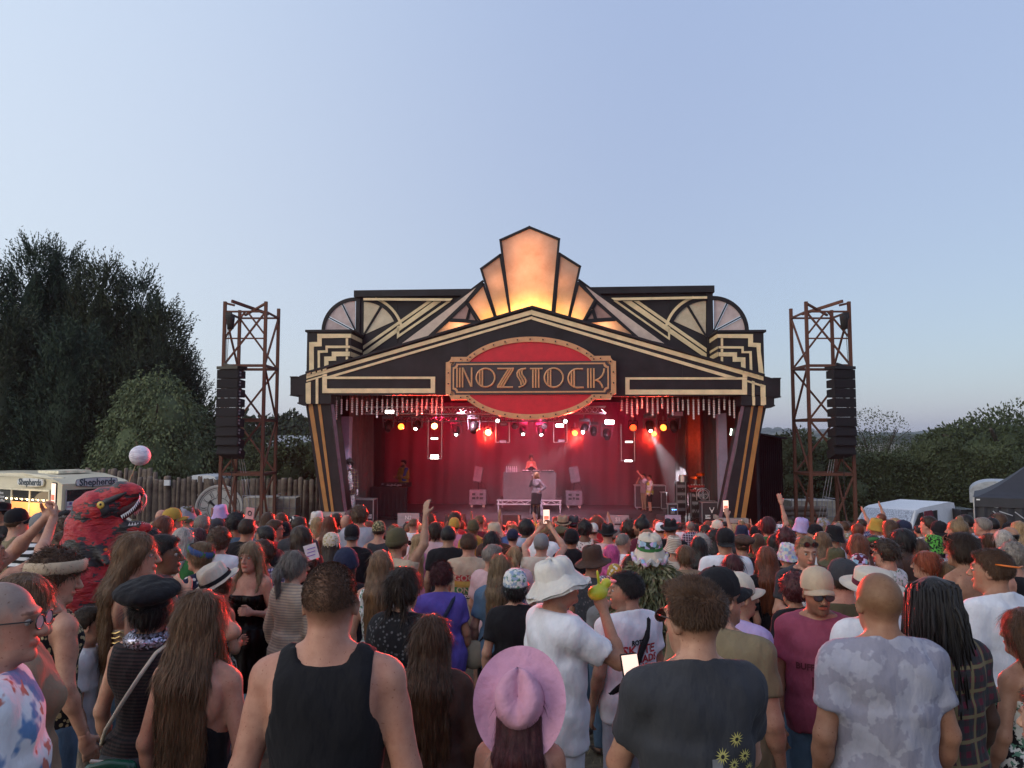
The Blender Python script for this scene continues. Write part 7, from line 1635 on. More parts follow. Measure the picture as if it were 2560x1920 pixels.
def cup(p, label, beer=True, s=1.0):
 t = thing('plastic_cup', label, 'cup', tuple(p)); MB().lathe([(.001, -.05), (.028, -.05), (.036, .06), (.034, .06), (.027, -.045)], 14).ob('cup', PLAST, t, True)
 if beer: MB().lathe([(.001, -.048), (.0285, -.048), (.0325, .01), (.001, .011)], 14).ob('drink', BEER, t, True)
 return t
PHS = emis('phone_picture', (1, .72, .58), .9)
def phone(p, yaw, label, pitch=0, s=1.0, em=None):
 t = thing('phone', label, 'phone', tuple(p), radians(yaw)); R_ = RX(radians(pitch)); boxo('case', (0, 0, 0), (.074*s, .009, .152*s), DARK, t, R_, bev=.003)
 q = boxo('screen', (0, -.006, 0), (.066*s, .003, .140*s), em or PHS, t, Matrix())
 q.matrix_local = R_ @ Matrix.Translation((0, -.0062, 0)); c = boxo('screen_picture', (0, 0, 0), (.05*s, .002, .03*s), emis('phone_red', (1, .1, .06), 1.8), q); c.matrix_local = Matrix.Translation((0, -.002, -.01)); return t
def mid(t, fig, f=.5, off=(0, 0, 0)):
 bpy.context.view_layer.update(); a, b = fig.arm[1][2], fig.arm[-1][2]; return t.matrix_world @ Vector((a+b)/2+A3(*off))

# ---------------------------------------------------------------- nearest people, one by one
P('G', -5, 65, 2.4, 'm', -62, '-', 'pink', 'shirt,white,hawaii', 'bald man in glasses and a blue and white leafy shirt at the left edge', buzz='grey', hy=-18, gl='clear', face=True, b=1.05)
P('G', 190, 10, 3.0, 'f', -52, 'long,light brown', 'fair', 'shirt,tan', 'woman with long auburn brown hair in a loose tan shirt behind the bald man', loose=1.3, low=('trousers', 'black'))
t, f = P('A', 640, 960, 3.9, 'm', -38, 'curly,brown', 'fair', 'vest,black,leopard', 'man with curly hair and a beige headband in a leopard vest', hatk=dict(kind='headband', col='beige', sc=1.16, tilt=-6), hy=-28, hp=-12, buzz='brown')
t, f = person(-45, 1335, 4.6, 'm', -42, ('short', 'dark brown'), 'pink', ('tshirt', 'black'), ra='photo', la='photo', lod=0, label='person in a black t-shirt at the left edge raising a phone in both hands')
phone(mid(t, f, .5, (0, .03, .15)), -42, 'black phone with a red picture raised high at the left edge', 0, 1.1)
P('A', 770, 860, 5.4, 'm', -35, 'curly,brown', 'fair', 'tank,beige', 'curly haired man in a beige tank top just left of the red dinosaur', hy=-30)
t, f = P('A', 1560, 905, 4.4, 'f', -60, 'vlong,light brown', 'fair', 'strappy,beige', 'woman with very long wavy hair and a gold chain top next to the dinosaur', hy=-22, face=True, buzz='light brown')
GOLDM = M_('gold_chain', (.6, .42, .18), .3, .9)
for k in range(6): MB().tube([(.15*cos(a)*1.0, .13*sin(a)-.0, 1.26-.025*k-.012*abs(sin(a*6))) for a in [2*pi*i/36 for i in range(36)]], .0035, 4, True).ob('gold_chain', GOLDM, t)
P('A', 1860, 925, 4.9, 'f', -58, 'short,black', 'brown', 'strappy,khaki', 'woman with short dark hair and brown skin smiling to the right', hy=-20, face=True, lod=0, fuzz=5000)
t, f = P('G', 1310, 0, 3.55, 'f', -4, 'bob,black', 'fair', 'vest,black,mesh', 'woman holding her big furry black hat, with silver scarf and striped black top', hat='beret,black', ra='head', low=('skirt', 'charcoal'), b=1.05)
MB().lathe([(.075, 1.44), (.115, 1.47), (.118, 1.50), (.085, 1.53), (.07, 1.52)], 22, 1, .95).ob('sequin_scarf', CL['sequin'], t, True).color = (.6, .65, 1, 1)
o = MB().lathe([(.180, .965), (.186, .975), (.186, 1.0), (.180, 1.01)], 28, 1, .78).ob('belt', CL['plain'], t, True); o.color = (.30, .58, .52, 1)
strap(t, f, 'cream', -1, .009, False)
bpy.context.view_layer.update(); bp = t.matrix_world @ Vector((-.05, -.20, .90)); bg_ = thing('shoulder_bag', 'dark green shiny shoulder bag hanging behind the woman in the furry hat', 'bag', tuple(bp))
GRN = M_('green_patent', (.01, .075, .045), .25); f2 = Sdf((-.14, -.06, -.2), (.14, .07, .14), .009); f2.el((0, 0, -.03), (.115, .035, .13), .02); f2.rc((-.08, 0, .06), (.08, 0, .07), .03, .03, .03); V, Q = f2.mesh(); link('bag_body', mesh('bag_body', V, Q, GRN, True), bg_); bar('bag_rim', (-.085, 0, .095), (.085, 0, .085), .010, M_('pale_rim', (.5, .42, .38), .4), bg_, 6)
t, f = P('G', 1735, 155, 3.0, 'f', -12, 'vlong,light brown', 'pink', 'racer,black', 'woman with very long straight brown hair in black, left of the broad man', low=('skirt', 'black'), hl=.44, hy=-8, fuzz=10000)
MB().tube([(.172*cos(a), .135*sin(a), 1.005+.012*sin(a*2)) for a in [2*pi*i/30 for i in range(30)]], .006, 5, True).ob('cord_belt', M_('maroon_cord', (.30, .05, .10), .7), t)
t, f = P('B', 480, 815, 5.3, 'f', -30, 'bob,brown', 'tan', 'strappy,black,floral', 'woman in a cream straw hat with a black band and bare tattooed shoulders', hat='straw,cream,black', lod=0, ra='fold', fuzz=2500)
bpy.context.view_layer.update()
for k_ in t.children:
 if k_.name.startswith('hat'): k_.matrix_local = k_.matrix_local @ RX(radians(16)) @ RY(radians(-12)) @ Matrix.Scale(1.12, 4)
t, f = P('B', 870, 590, 6.2, 'f', 168, 'long,dark blonde', 'pink', 'dress,black,sequin', 'smiling blonde woman in a gold sequin dress turned towards the camera', lod=0, face=True, ra='hold', la='hold', low=None)
P('B', 1010, 540, 6.9, 'm', 15, 'curly,dark brown', 'tan', 'shirt,lilac,check', 'person in a purple checked shirt and jeans right behind the sequin woman')
P('B', 1360, 690, 5.6, 'f', -28, 'pony,grey', 'fair', 'jumper,beige,knit', 'grey haired woman with a ponytail in a cream crochet jumper', lod=0, low=('trousers', 'pale grey'), hy=-20, gl='dark', fuzz=4000)
t, f = P('B', 290, 520, 6.2, 'f', 75, 'bun,dark blonde', 'fair', 'tshirt,navy,spots', 'woman with a blue and green headscarf looking left, in a navy flowered top', hat='headband,blue,,tie', face=True, lod=0, fuzz=3000)
t, f = person(826, 1411, 2.5, skin='pink', buzz='brown', hair=('buzz', 'brown'), fuzz=11000, top=('tank', 'black'), b=1.10, lod=0, low=('shorts', 'charcoal'), label='broad shouldered man with cropped hair in a black tank top seen from behind')
t, f = P('C', 600, 885, 4.2, 'f', -14, 'braids,dark brown', 'fair', 'jumper,black,lace', 'woman with two dark cornrow braids in a black lace top', low=('skirt', 'black'), hy=-8, fuzz=6000)
t, f = person(1078, 1544, 3.4, sex='f', hair=('vlong', 'brown'), skin='fair', top=('longsleeve', 'brown'), low=('trousers', 'brown'), lod=0, hl=.42, fuzz=10000, label='woman with very long straight brown hair in brown, right of the broad man')
t, f = P('C', 1030, 835, 5.9, 'f', 6, 'messy,maroon', 'tan', 'tshirt,purple', 'person with wine-red hair in a purple t-shirt with a dark bag strap', b=1.15, loose=1.2, lod=0, fuzz=4500); strap(t, f, 'navy', -1)
t, f = P('C', 1345, 485, 7.6, 'm', 0, 'short,brown', 'fair', 'tshirt,beige', 'man in a beige t-shirt printed GOOD ONLY SOUNDSYSTEM on the back', lod=0, loose=1.1, low=('shorts', 'khaki'))
patch(t, (-.135, .135, 1.285, 1.345), 'red'); patch(t, (-.135, .135, 1.225, 1.284), 'mustard'); patch(t, (-.135, .135, 1.165, 1.224), 'green'); patch(t, (-.135, .135, 1.115, 1.162), 'black')
printed(t, 'GOOD', 'beige', 0, 1.313, .085, 1.05); printed(t, 'ONLY', 'beige', 0, 1.195, .078, 1.1); printed(t, 'SOUNDSYSTEM', 'cream', 0, 1.138, .040, 1.0)
t, f = P('C', 1700, 735, 6.0, 'f', -6, 'vlong,dark blonde', 'fair', 'shirt,denim', 'woman with long streaked blonde hair in a blue denim shirt carrying a sling bag', lod=0, low=('trousers', 'black'), hl=.36, hy=10); strap(t, f, 'black', -1, .006, False)
bpy.context.view_layer.update(); q = thing('sling_bag', 'grey-beige half moon bag hanging at the hip of the woman in denim', 'bag', tuple(t.matrix_world @ Vector((-.20, -.08, .93)))); f2 = Sdf((-.12, -.08, -.16), (.12, .08, .12), .010); f2.el((0, 0, 0), (.10, .045, .11), .02, 0, rotm(0, 0, 25)); V, Q = f2.mesh(); link('bag_body', mesh('bag_body', V, Q, M_('bag_beige', (.22, .19, .14), .7), True), q)
P('C', 1620, 615, 7.0, 'm', -35, 'short,grey', 'fair', 'shirt,pale pink', 'man with short grey-brown hair leaning his head right behind the blonde in denim', hy=-30)
P('C', 1880, 855, 5.2, 'f', 5, 'bob,black', 'fair', 'tshirt,black', 'woman in a pale blue floral headscarf and black t-shirt', hat='bandana,pale blue,,floral', lod=0, b=1.1, low=('trousers', 'black'), fuzz=2500)
# sun hat man, drinking
t, f = P('D', 330, 695, 4.0, 'm', -66, 'short,brown', 'tan', 'shirt,white', 'man in a wide floppy white sun hat and white shirt drinking from a yellow cup', hat='sun,off-white', ra='drink', hy=-6, hp=6, face=True, loose=1.35, low=('trousers', 'white'), buzz='brown', lod=0)
MB().lathe([(.004, 0), (.004, .001), (.0035, .002), (.001, .002)], 10).ob('hat_eyelet', DARK, t, False, frm(f) @ Matrix.Translation((-.095, .02, .085)) @ RY(-pi/2) @ Matrix.Scale(1.2, 4))
cp = wpt(t, f, 1, (0, .0, .03)); dk = thing('duck_cup', 'yellow duck shaped drinking cup with pink straw held by the man in the sun hat', 'cup', tuple(cp), radians(-60))
YE = M_('yellow_rubber', (.48, .50, .03), .35); f2 = Sdf((-.09, -.12, -.1), (.09, .12, .14), .006); f2.el((0, -.01, -.01), (.042, .058, .040), .02); f2.el((0, .045, .035), (.026, .028, .026), .02); f2.rc((0, .0, .03), (0, -.012, .10), .009, .007, .01); V, Q = f2.mesh(); link('duck_body', mesh('duck_body', V, Q, YE, True), dk)
f2 = Sdf((-.05, .02, -.02), (.05, .14, .08), .005); f2.el((0, .085, .040), (.020, .026, .009), .01); V, Q = f2.mesh(); link('beak', mesh('beak', V, Q, M_('pink_rubber', (.6, .2, .22), .35), True), dk)
# pink cowboy hat, woman low in front
t, f = person(1300, 1575, 2.75, sex='f', yaw=-6, hair=('vlong', 'maroon'), skin='pink', top=('strappy', 'red'), lod=0, H=1.44, hp=26, hatk=dict(kind='cowboy', col=(.60, .31, .42), band=(.50, .22, .32), tilt=26, sc=1.10), label='woman with wine-red hair under a big pink felt cowboy hat, low in front')
# skate tour t-shirt man
t, f = P('D', 1140, 935, 4.6, 'm', 28, 'short,black', 'olive', 'tshirt,white', 'laughing dark haired man in a white tour t-shirt printed in red and black', hy=52, face=True, lod=0, loose=1.25, low=('trousers', 'pale grey'), beard=.5, buzz='black', fuzz=9000); strap(t, f, 'black', -1, .020)
for (w_, c, x, z, sz, sq) in (('ROTER', 'black', -.01, 1.330, .042, .9), ('SKATE', 'red', -.01, 1.285, .075, 1.15), ('NOMADS', 'red', -.015, 1.230, .060, 1.15), ('15', 'red', .02, 1.185, .050, 1.0), ('NEW YORK', 'black', -.02, 1.135, .028, 1.15), ('LOS ANGELES', 'black', -.02, 1.105, .028, 1.15), ('TOKYO', 'black', -.01, 1.075, .028, 1.15), ('SINGAPORE', 'black', -.02, 1.025, .028, 1.15), ('SYDNEY', 'black', -.01, .995, .028, 1.15), ('MELBOURNE', 'black', -.02, .965, .028, 1.15)): printed(t, w_, c, x, z, sz, sq)
# grey t-shirt man with phone
t, f = P('J', 690, 300, 2.6, 'm', 6, 'quiff,brown', 'fair', 'tshirt,charcoal', 'man with a brown quiff in a dark grey daisy print t-shirt, filming', hy=26, hp=-4, buzz='brown', la='phonelow', ra='phonelow', gl='dark', lod=0, loose=1.05, b=.96, fuzz=15000, beard=.4)
for (x, z, r) in ((.035, 1.245, .026), (.085, 1.29, .026), (.115, 1.235, .024), (.075, 1.215, .022), (.135, 1.19, .022)):
 V = [(x, 0, z)]; F = []
 for k in range(26): a = 2*pi*k/26; rr = r*(1 if k % 2 == 0 else .38); V.append((x+rr*cos(a), 0, z+rr*sin(a)))
 F = [(0, 1+k, 1+(k+1) % 26) for k in range(26)]; me = mesh('print_flower', V, F, M_('print_pale_yellow', (.55, .50, .16), .8)); project(shirt_of(t).data, me, .005); link('print_flower', me, t)
 V = [(x+r*.25*cos(2*pi*k/10), 0, z+r*.25*sin(2*pi*k/10)) for k in range(10)]; me = mesh('print_flower_eye', V, [tuple(range(10))], M_('print_black', CCOL['black'], .8)); project(shirt_of(t).data, me, .007); link('print_flower_eye', me, t)
for (x0, x1, z0, z1, c) in ((.0, .035, 1.09, 1.24, 'grey'), (-.01, .12, 1.06, 1.095, 'grey'), (.05, .12, 1.11, 1.19, 'black'), (.0, .11, 1.025, 1.053, 'charcoal')): patch(t, (x0, x1, z0, z1), c, off=.0035)
phone(mid(t, f, .5, (-.11, .05, .11)), 22, 'phone with a bright stage picture held up by the man in dark grey', -18, 1.0)
# tan t-shirt man in black cap
t, f = P('J', 880, 150, 3.5, 'm', -42, 'short,brown', 'fair', 'tshirt,khaki', 'big man in a black cap and tan t-shirt behind the man filming', hat='cap,black', hy=-28, b=1.18, face=True, beard=.6, lod=0, loose=1.15); strap(t, f, 'charcoal', 1, .016)
P('J', 1020, 190, 4.3, 'm', -62, 'short,brown', 'tan', 'tshirt,lilac', 'man in a cream peaked cap looking right, just behind the big man in tan', hat='cap,cream', face=True, hy=-15)
t, f = P('K', 420, 150, 4.3, 'm', 162, '-', 'tan', 'tshirt,mauve', 'man in beige cap and dark sunglasses with a moustache, mauve t-shirt, facing the camera', hat='cap,beige', gl='dark', face=True, beard=.55, lod=0, hy=14, hp=-6)
mu = MB().tube([(-.024, .1035, -.052), (-.012, .1075, -.047), (0, .108, -.045), (.012, .1075, -.047), (.024, .1035, -.052)], [.003, .0055, .005, .0055, .003], 6).ob('moustache', HAIRM, t, True, frm(f)); mu.color = (.05, .035, .025, 1)
printed(t, 'BUFFALO CO', 'maroon', .0, 1.22, .05, .9, back=False); patch(t, (-.05, .05, 1.10, 1.17), 'maroon', back=False)
P('K', 250, 200, 5.2, 'f', 20, 'curly,maroon', 'tan', 'tshirt,black', 'person with long curly red hair half hidden behind the man in mauve')
P('K', 830, 130, 4.0, 'm', 12, 'short,grey', 'fair', 'shirt,white', 'man in a straw boater with a red and navy band and a white shirt', hat='boater,cream,maroon', lod=0, loose=1.2, low=('trousers', 'white'), la='fold')
P('E', 1590, 740, 4.7, 'm', 0, 'short,dark brown', 'pink', 'shirt,olive', 'man in a charcoal peaked cap and olive shirt between the mauve man and the boater', hat='cap,charcoal', hy=18, lod=0, fuzz=3000)
P('K', 880, 220, 3.05, 'm', 0, '-', 'tan', 'tshirt,pale grey,camo', 'shaven headed man in a lilac grey camouflage t-shirt seen from behind', buzz='light brown', b=1.02, lod=0, loose=1.05)
t, f = P('K', 1290, 268, 3.3, 'm', 14, 'dreads,black', 'dark', 'shirt,maroon,plaid', 'man with long black dreadlocks in a dark plaid shirt', lod=0, hy=12, hp=-14, low=('trousers', 'charcoal'), la='fold')
t, f = P('F', 1850, 680, 4.4, 'm', 22, 'short,brown', 'tan', 'tshirt,white', 'man in a plain white t-shirt with orange sunglasses on the back of his head', hy=22, lod=0, loose=1.2, face=True, low=('trousers', 'green'), fuzz=9000)
gm = frm(f) @ RZ(pi) @ Matrix.Translation((0, .02, .03)); o = MB().tube([(.082, .02, .02), (.085, .08, .018), (.055, .125, .012), (0, .132, .012)], .005, 5).ob('sunglasses', M_('orange_frame', (.7, .16, .02), .35), t, True, gm)
t, f = P('F', 1500, 495, 5.8, 'f', 18, 'bob,dark brown', 'tan', 'strappy,black', 'woman with dark tied hair in a black halter top with thin back straps', hy=20, lod=0, sunup=(.3, .1, .05), fuzz=4000)
P('K', 1960, 500, 3.5, 'f', 20, 'mid,brown', 'tan', 'dress,black,floral', 'woman in a black and white print dress at the right edge', low=None)
P('G', 760, 395, 4.4, 'm', -70, 'short,dark brown', 'fair', 'tshirt,white', 'child in a white t-shirt seen in profile between the tan shirt and the furry hat', H=1.42, face=True, low=('shorts', 'cream'))
person(2640, 1800, 2.3, 'm', 20, ('short', 'brown'), 'fair', ('tshirt', 'maroon'), 'tie', H=1.5, lod=0, label='person in a purple and green tie-dye shirt at the bottom right corner')
t, f = P('E', 1170, 520, 6.2, 'm', 178, 'crop,dark blonde', 'pink', 'tshirt,charcoal', 'man in a charcoal t-shirt facing the camera with sunglasses on his forehead', ra='hold', sunup=True, face=True, lod=0, beard=.4, fuzz=4000, hp=-10)
cup(wpt(t, f, 1, (0, .02, .04)), 'plastic cup of pale drink held by the man in charcoal facing the camera', False)
t, f = P('E', 720, 640, 6.6, 'f', -5, 'long,auburn', 'fair', 'longsleeve,black', 'woman with long wavy reddish brown hair in black left of the man facing the camera', ra='hold', b=1.0)
cup(wpt(t, f, 1, (.06, -.02, .06)), 'pint cup of beer in a raised hand left of the mauve t-shirt')
# giant leafy camouflage figure
t, f = P('D', 1400, 470, 6.0, 'm', -8, 'short,brown', 'fair', 'jacket,olive', 'person in a shaggy leaf camouflage cloak and a patchwork bucket hat', hat='bucket,cream,green', loose=1.5, b=1.2, hy=0, lod=0, fuzz=1000)
bpy.context.view_layer.update()
for k_ in t.children:
 if k_.name.startswith('hat'):
  k_.matrix_local = k_.matrix_local @ Matrix.Scale(1.06, 4)
  o = MB().lathe([(.112, .022), (.106, .06), (.100, .095)], 24, .86, 1).ob('hat_patch', CL['geo'], k_, True, Matrix.Translation((0, -.012, 0))); o.color = (.03, .06, .05, 1)
  MB().tube([(.135*.9*cos(a)*(1+.05*sin(9*a)), .15*sin(a)*(1+.05*cos(7*a))-.012, -.045+.02*sin(11*a)) for a in [2*pi*i/60 for i in range(60)]], .016, 5, True).ob('hat_fringe', CL['geo'], k_).color = (.5, .5, .5, 1)
g = np.random.default_rng(9); n = 9000; z = g.uniform(.70, 1.56, n); a = g.uniform(0, 2*pi, n); r = np.interp(z, [.7, 1.2, 1.42, 1.56], [.34, .29, .23, .10]); C_ = np.stack([r*1.15*np.cos(a), r*.85*np.sin(a)-.01, z], 1)
D_ = np.stack([np.cos(a)*.6, np.sin(a)*.6, -1+0*a], 1)+g.normal(0, .45, (n, 3)); V, Q = leafquads(C_, D_, g.uniform(.04, .10, n), .009); m1, nt, b1 = newmat('camouflage_leaves'); v = coords(nt); nt.links.new(ramp(nt, noise(nt, v, 16, 3), [(.3, (.035, .04, .02)), (.48, (.11, .12, .055)), (.6, (.20, .18, .10)), (.72, (.34, .22, .17))]), b1.inputs['Base Color']); link('leaf_cloak', mesh('leaf_cloak', V, Q, m1), t)
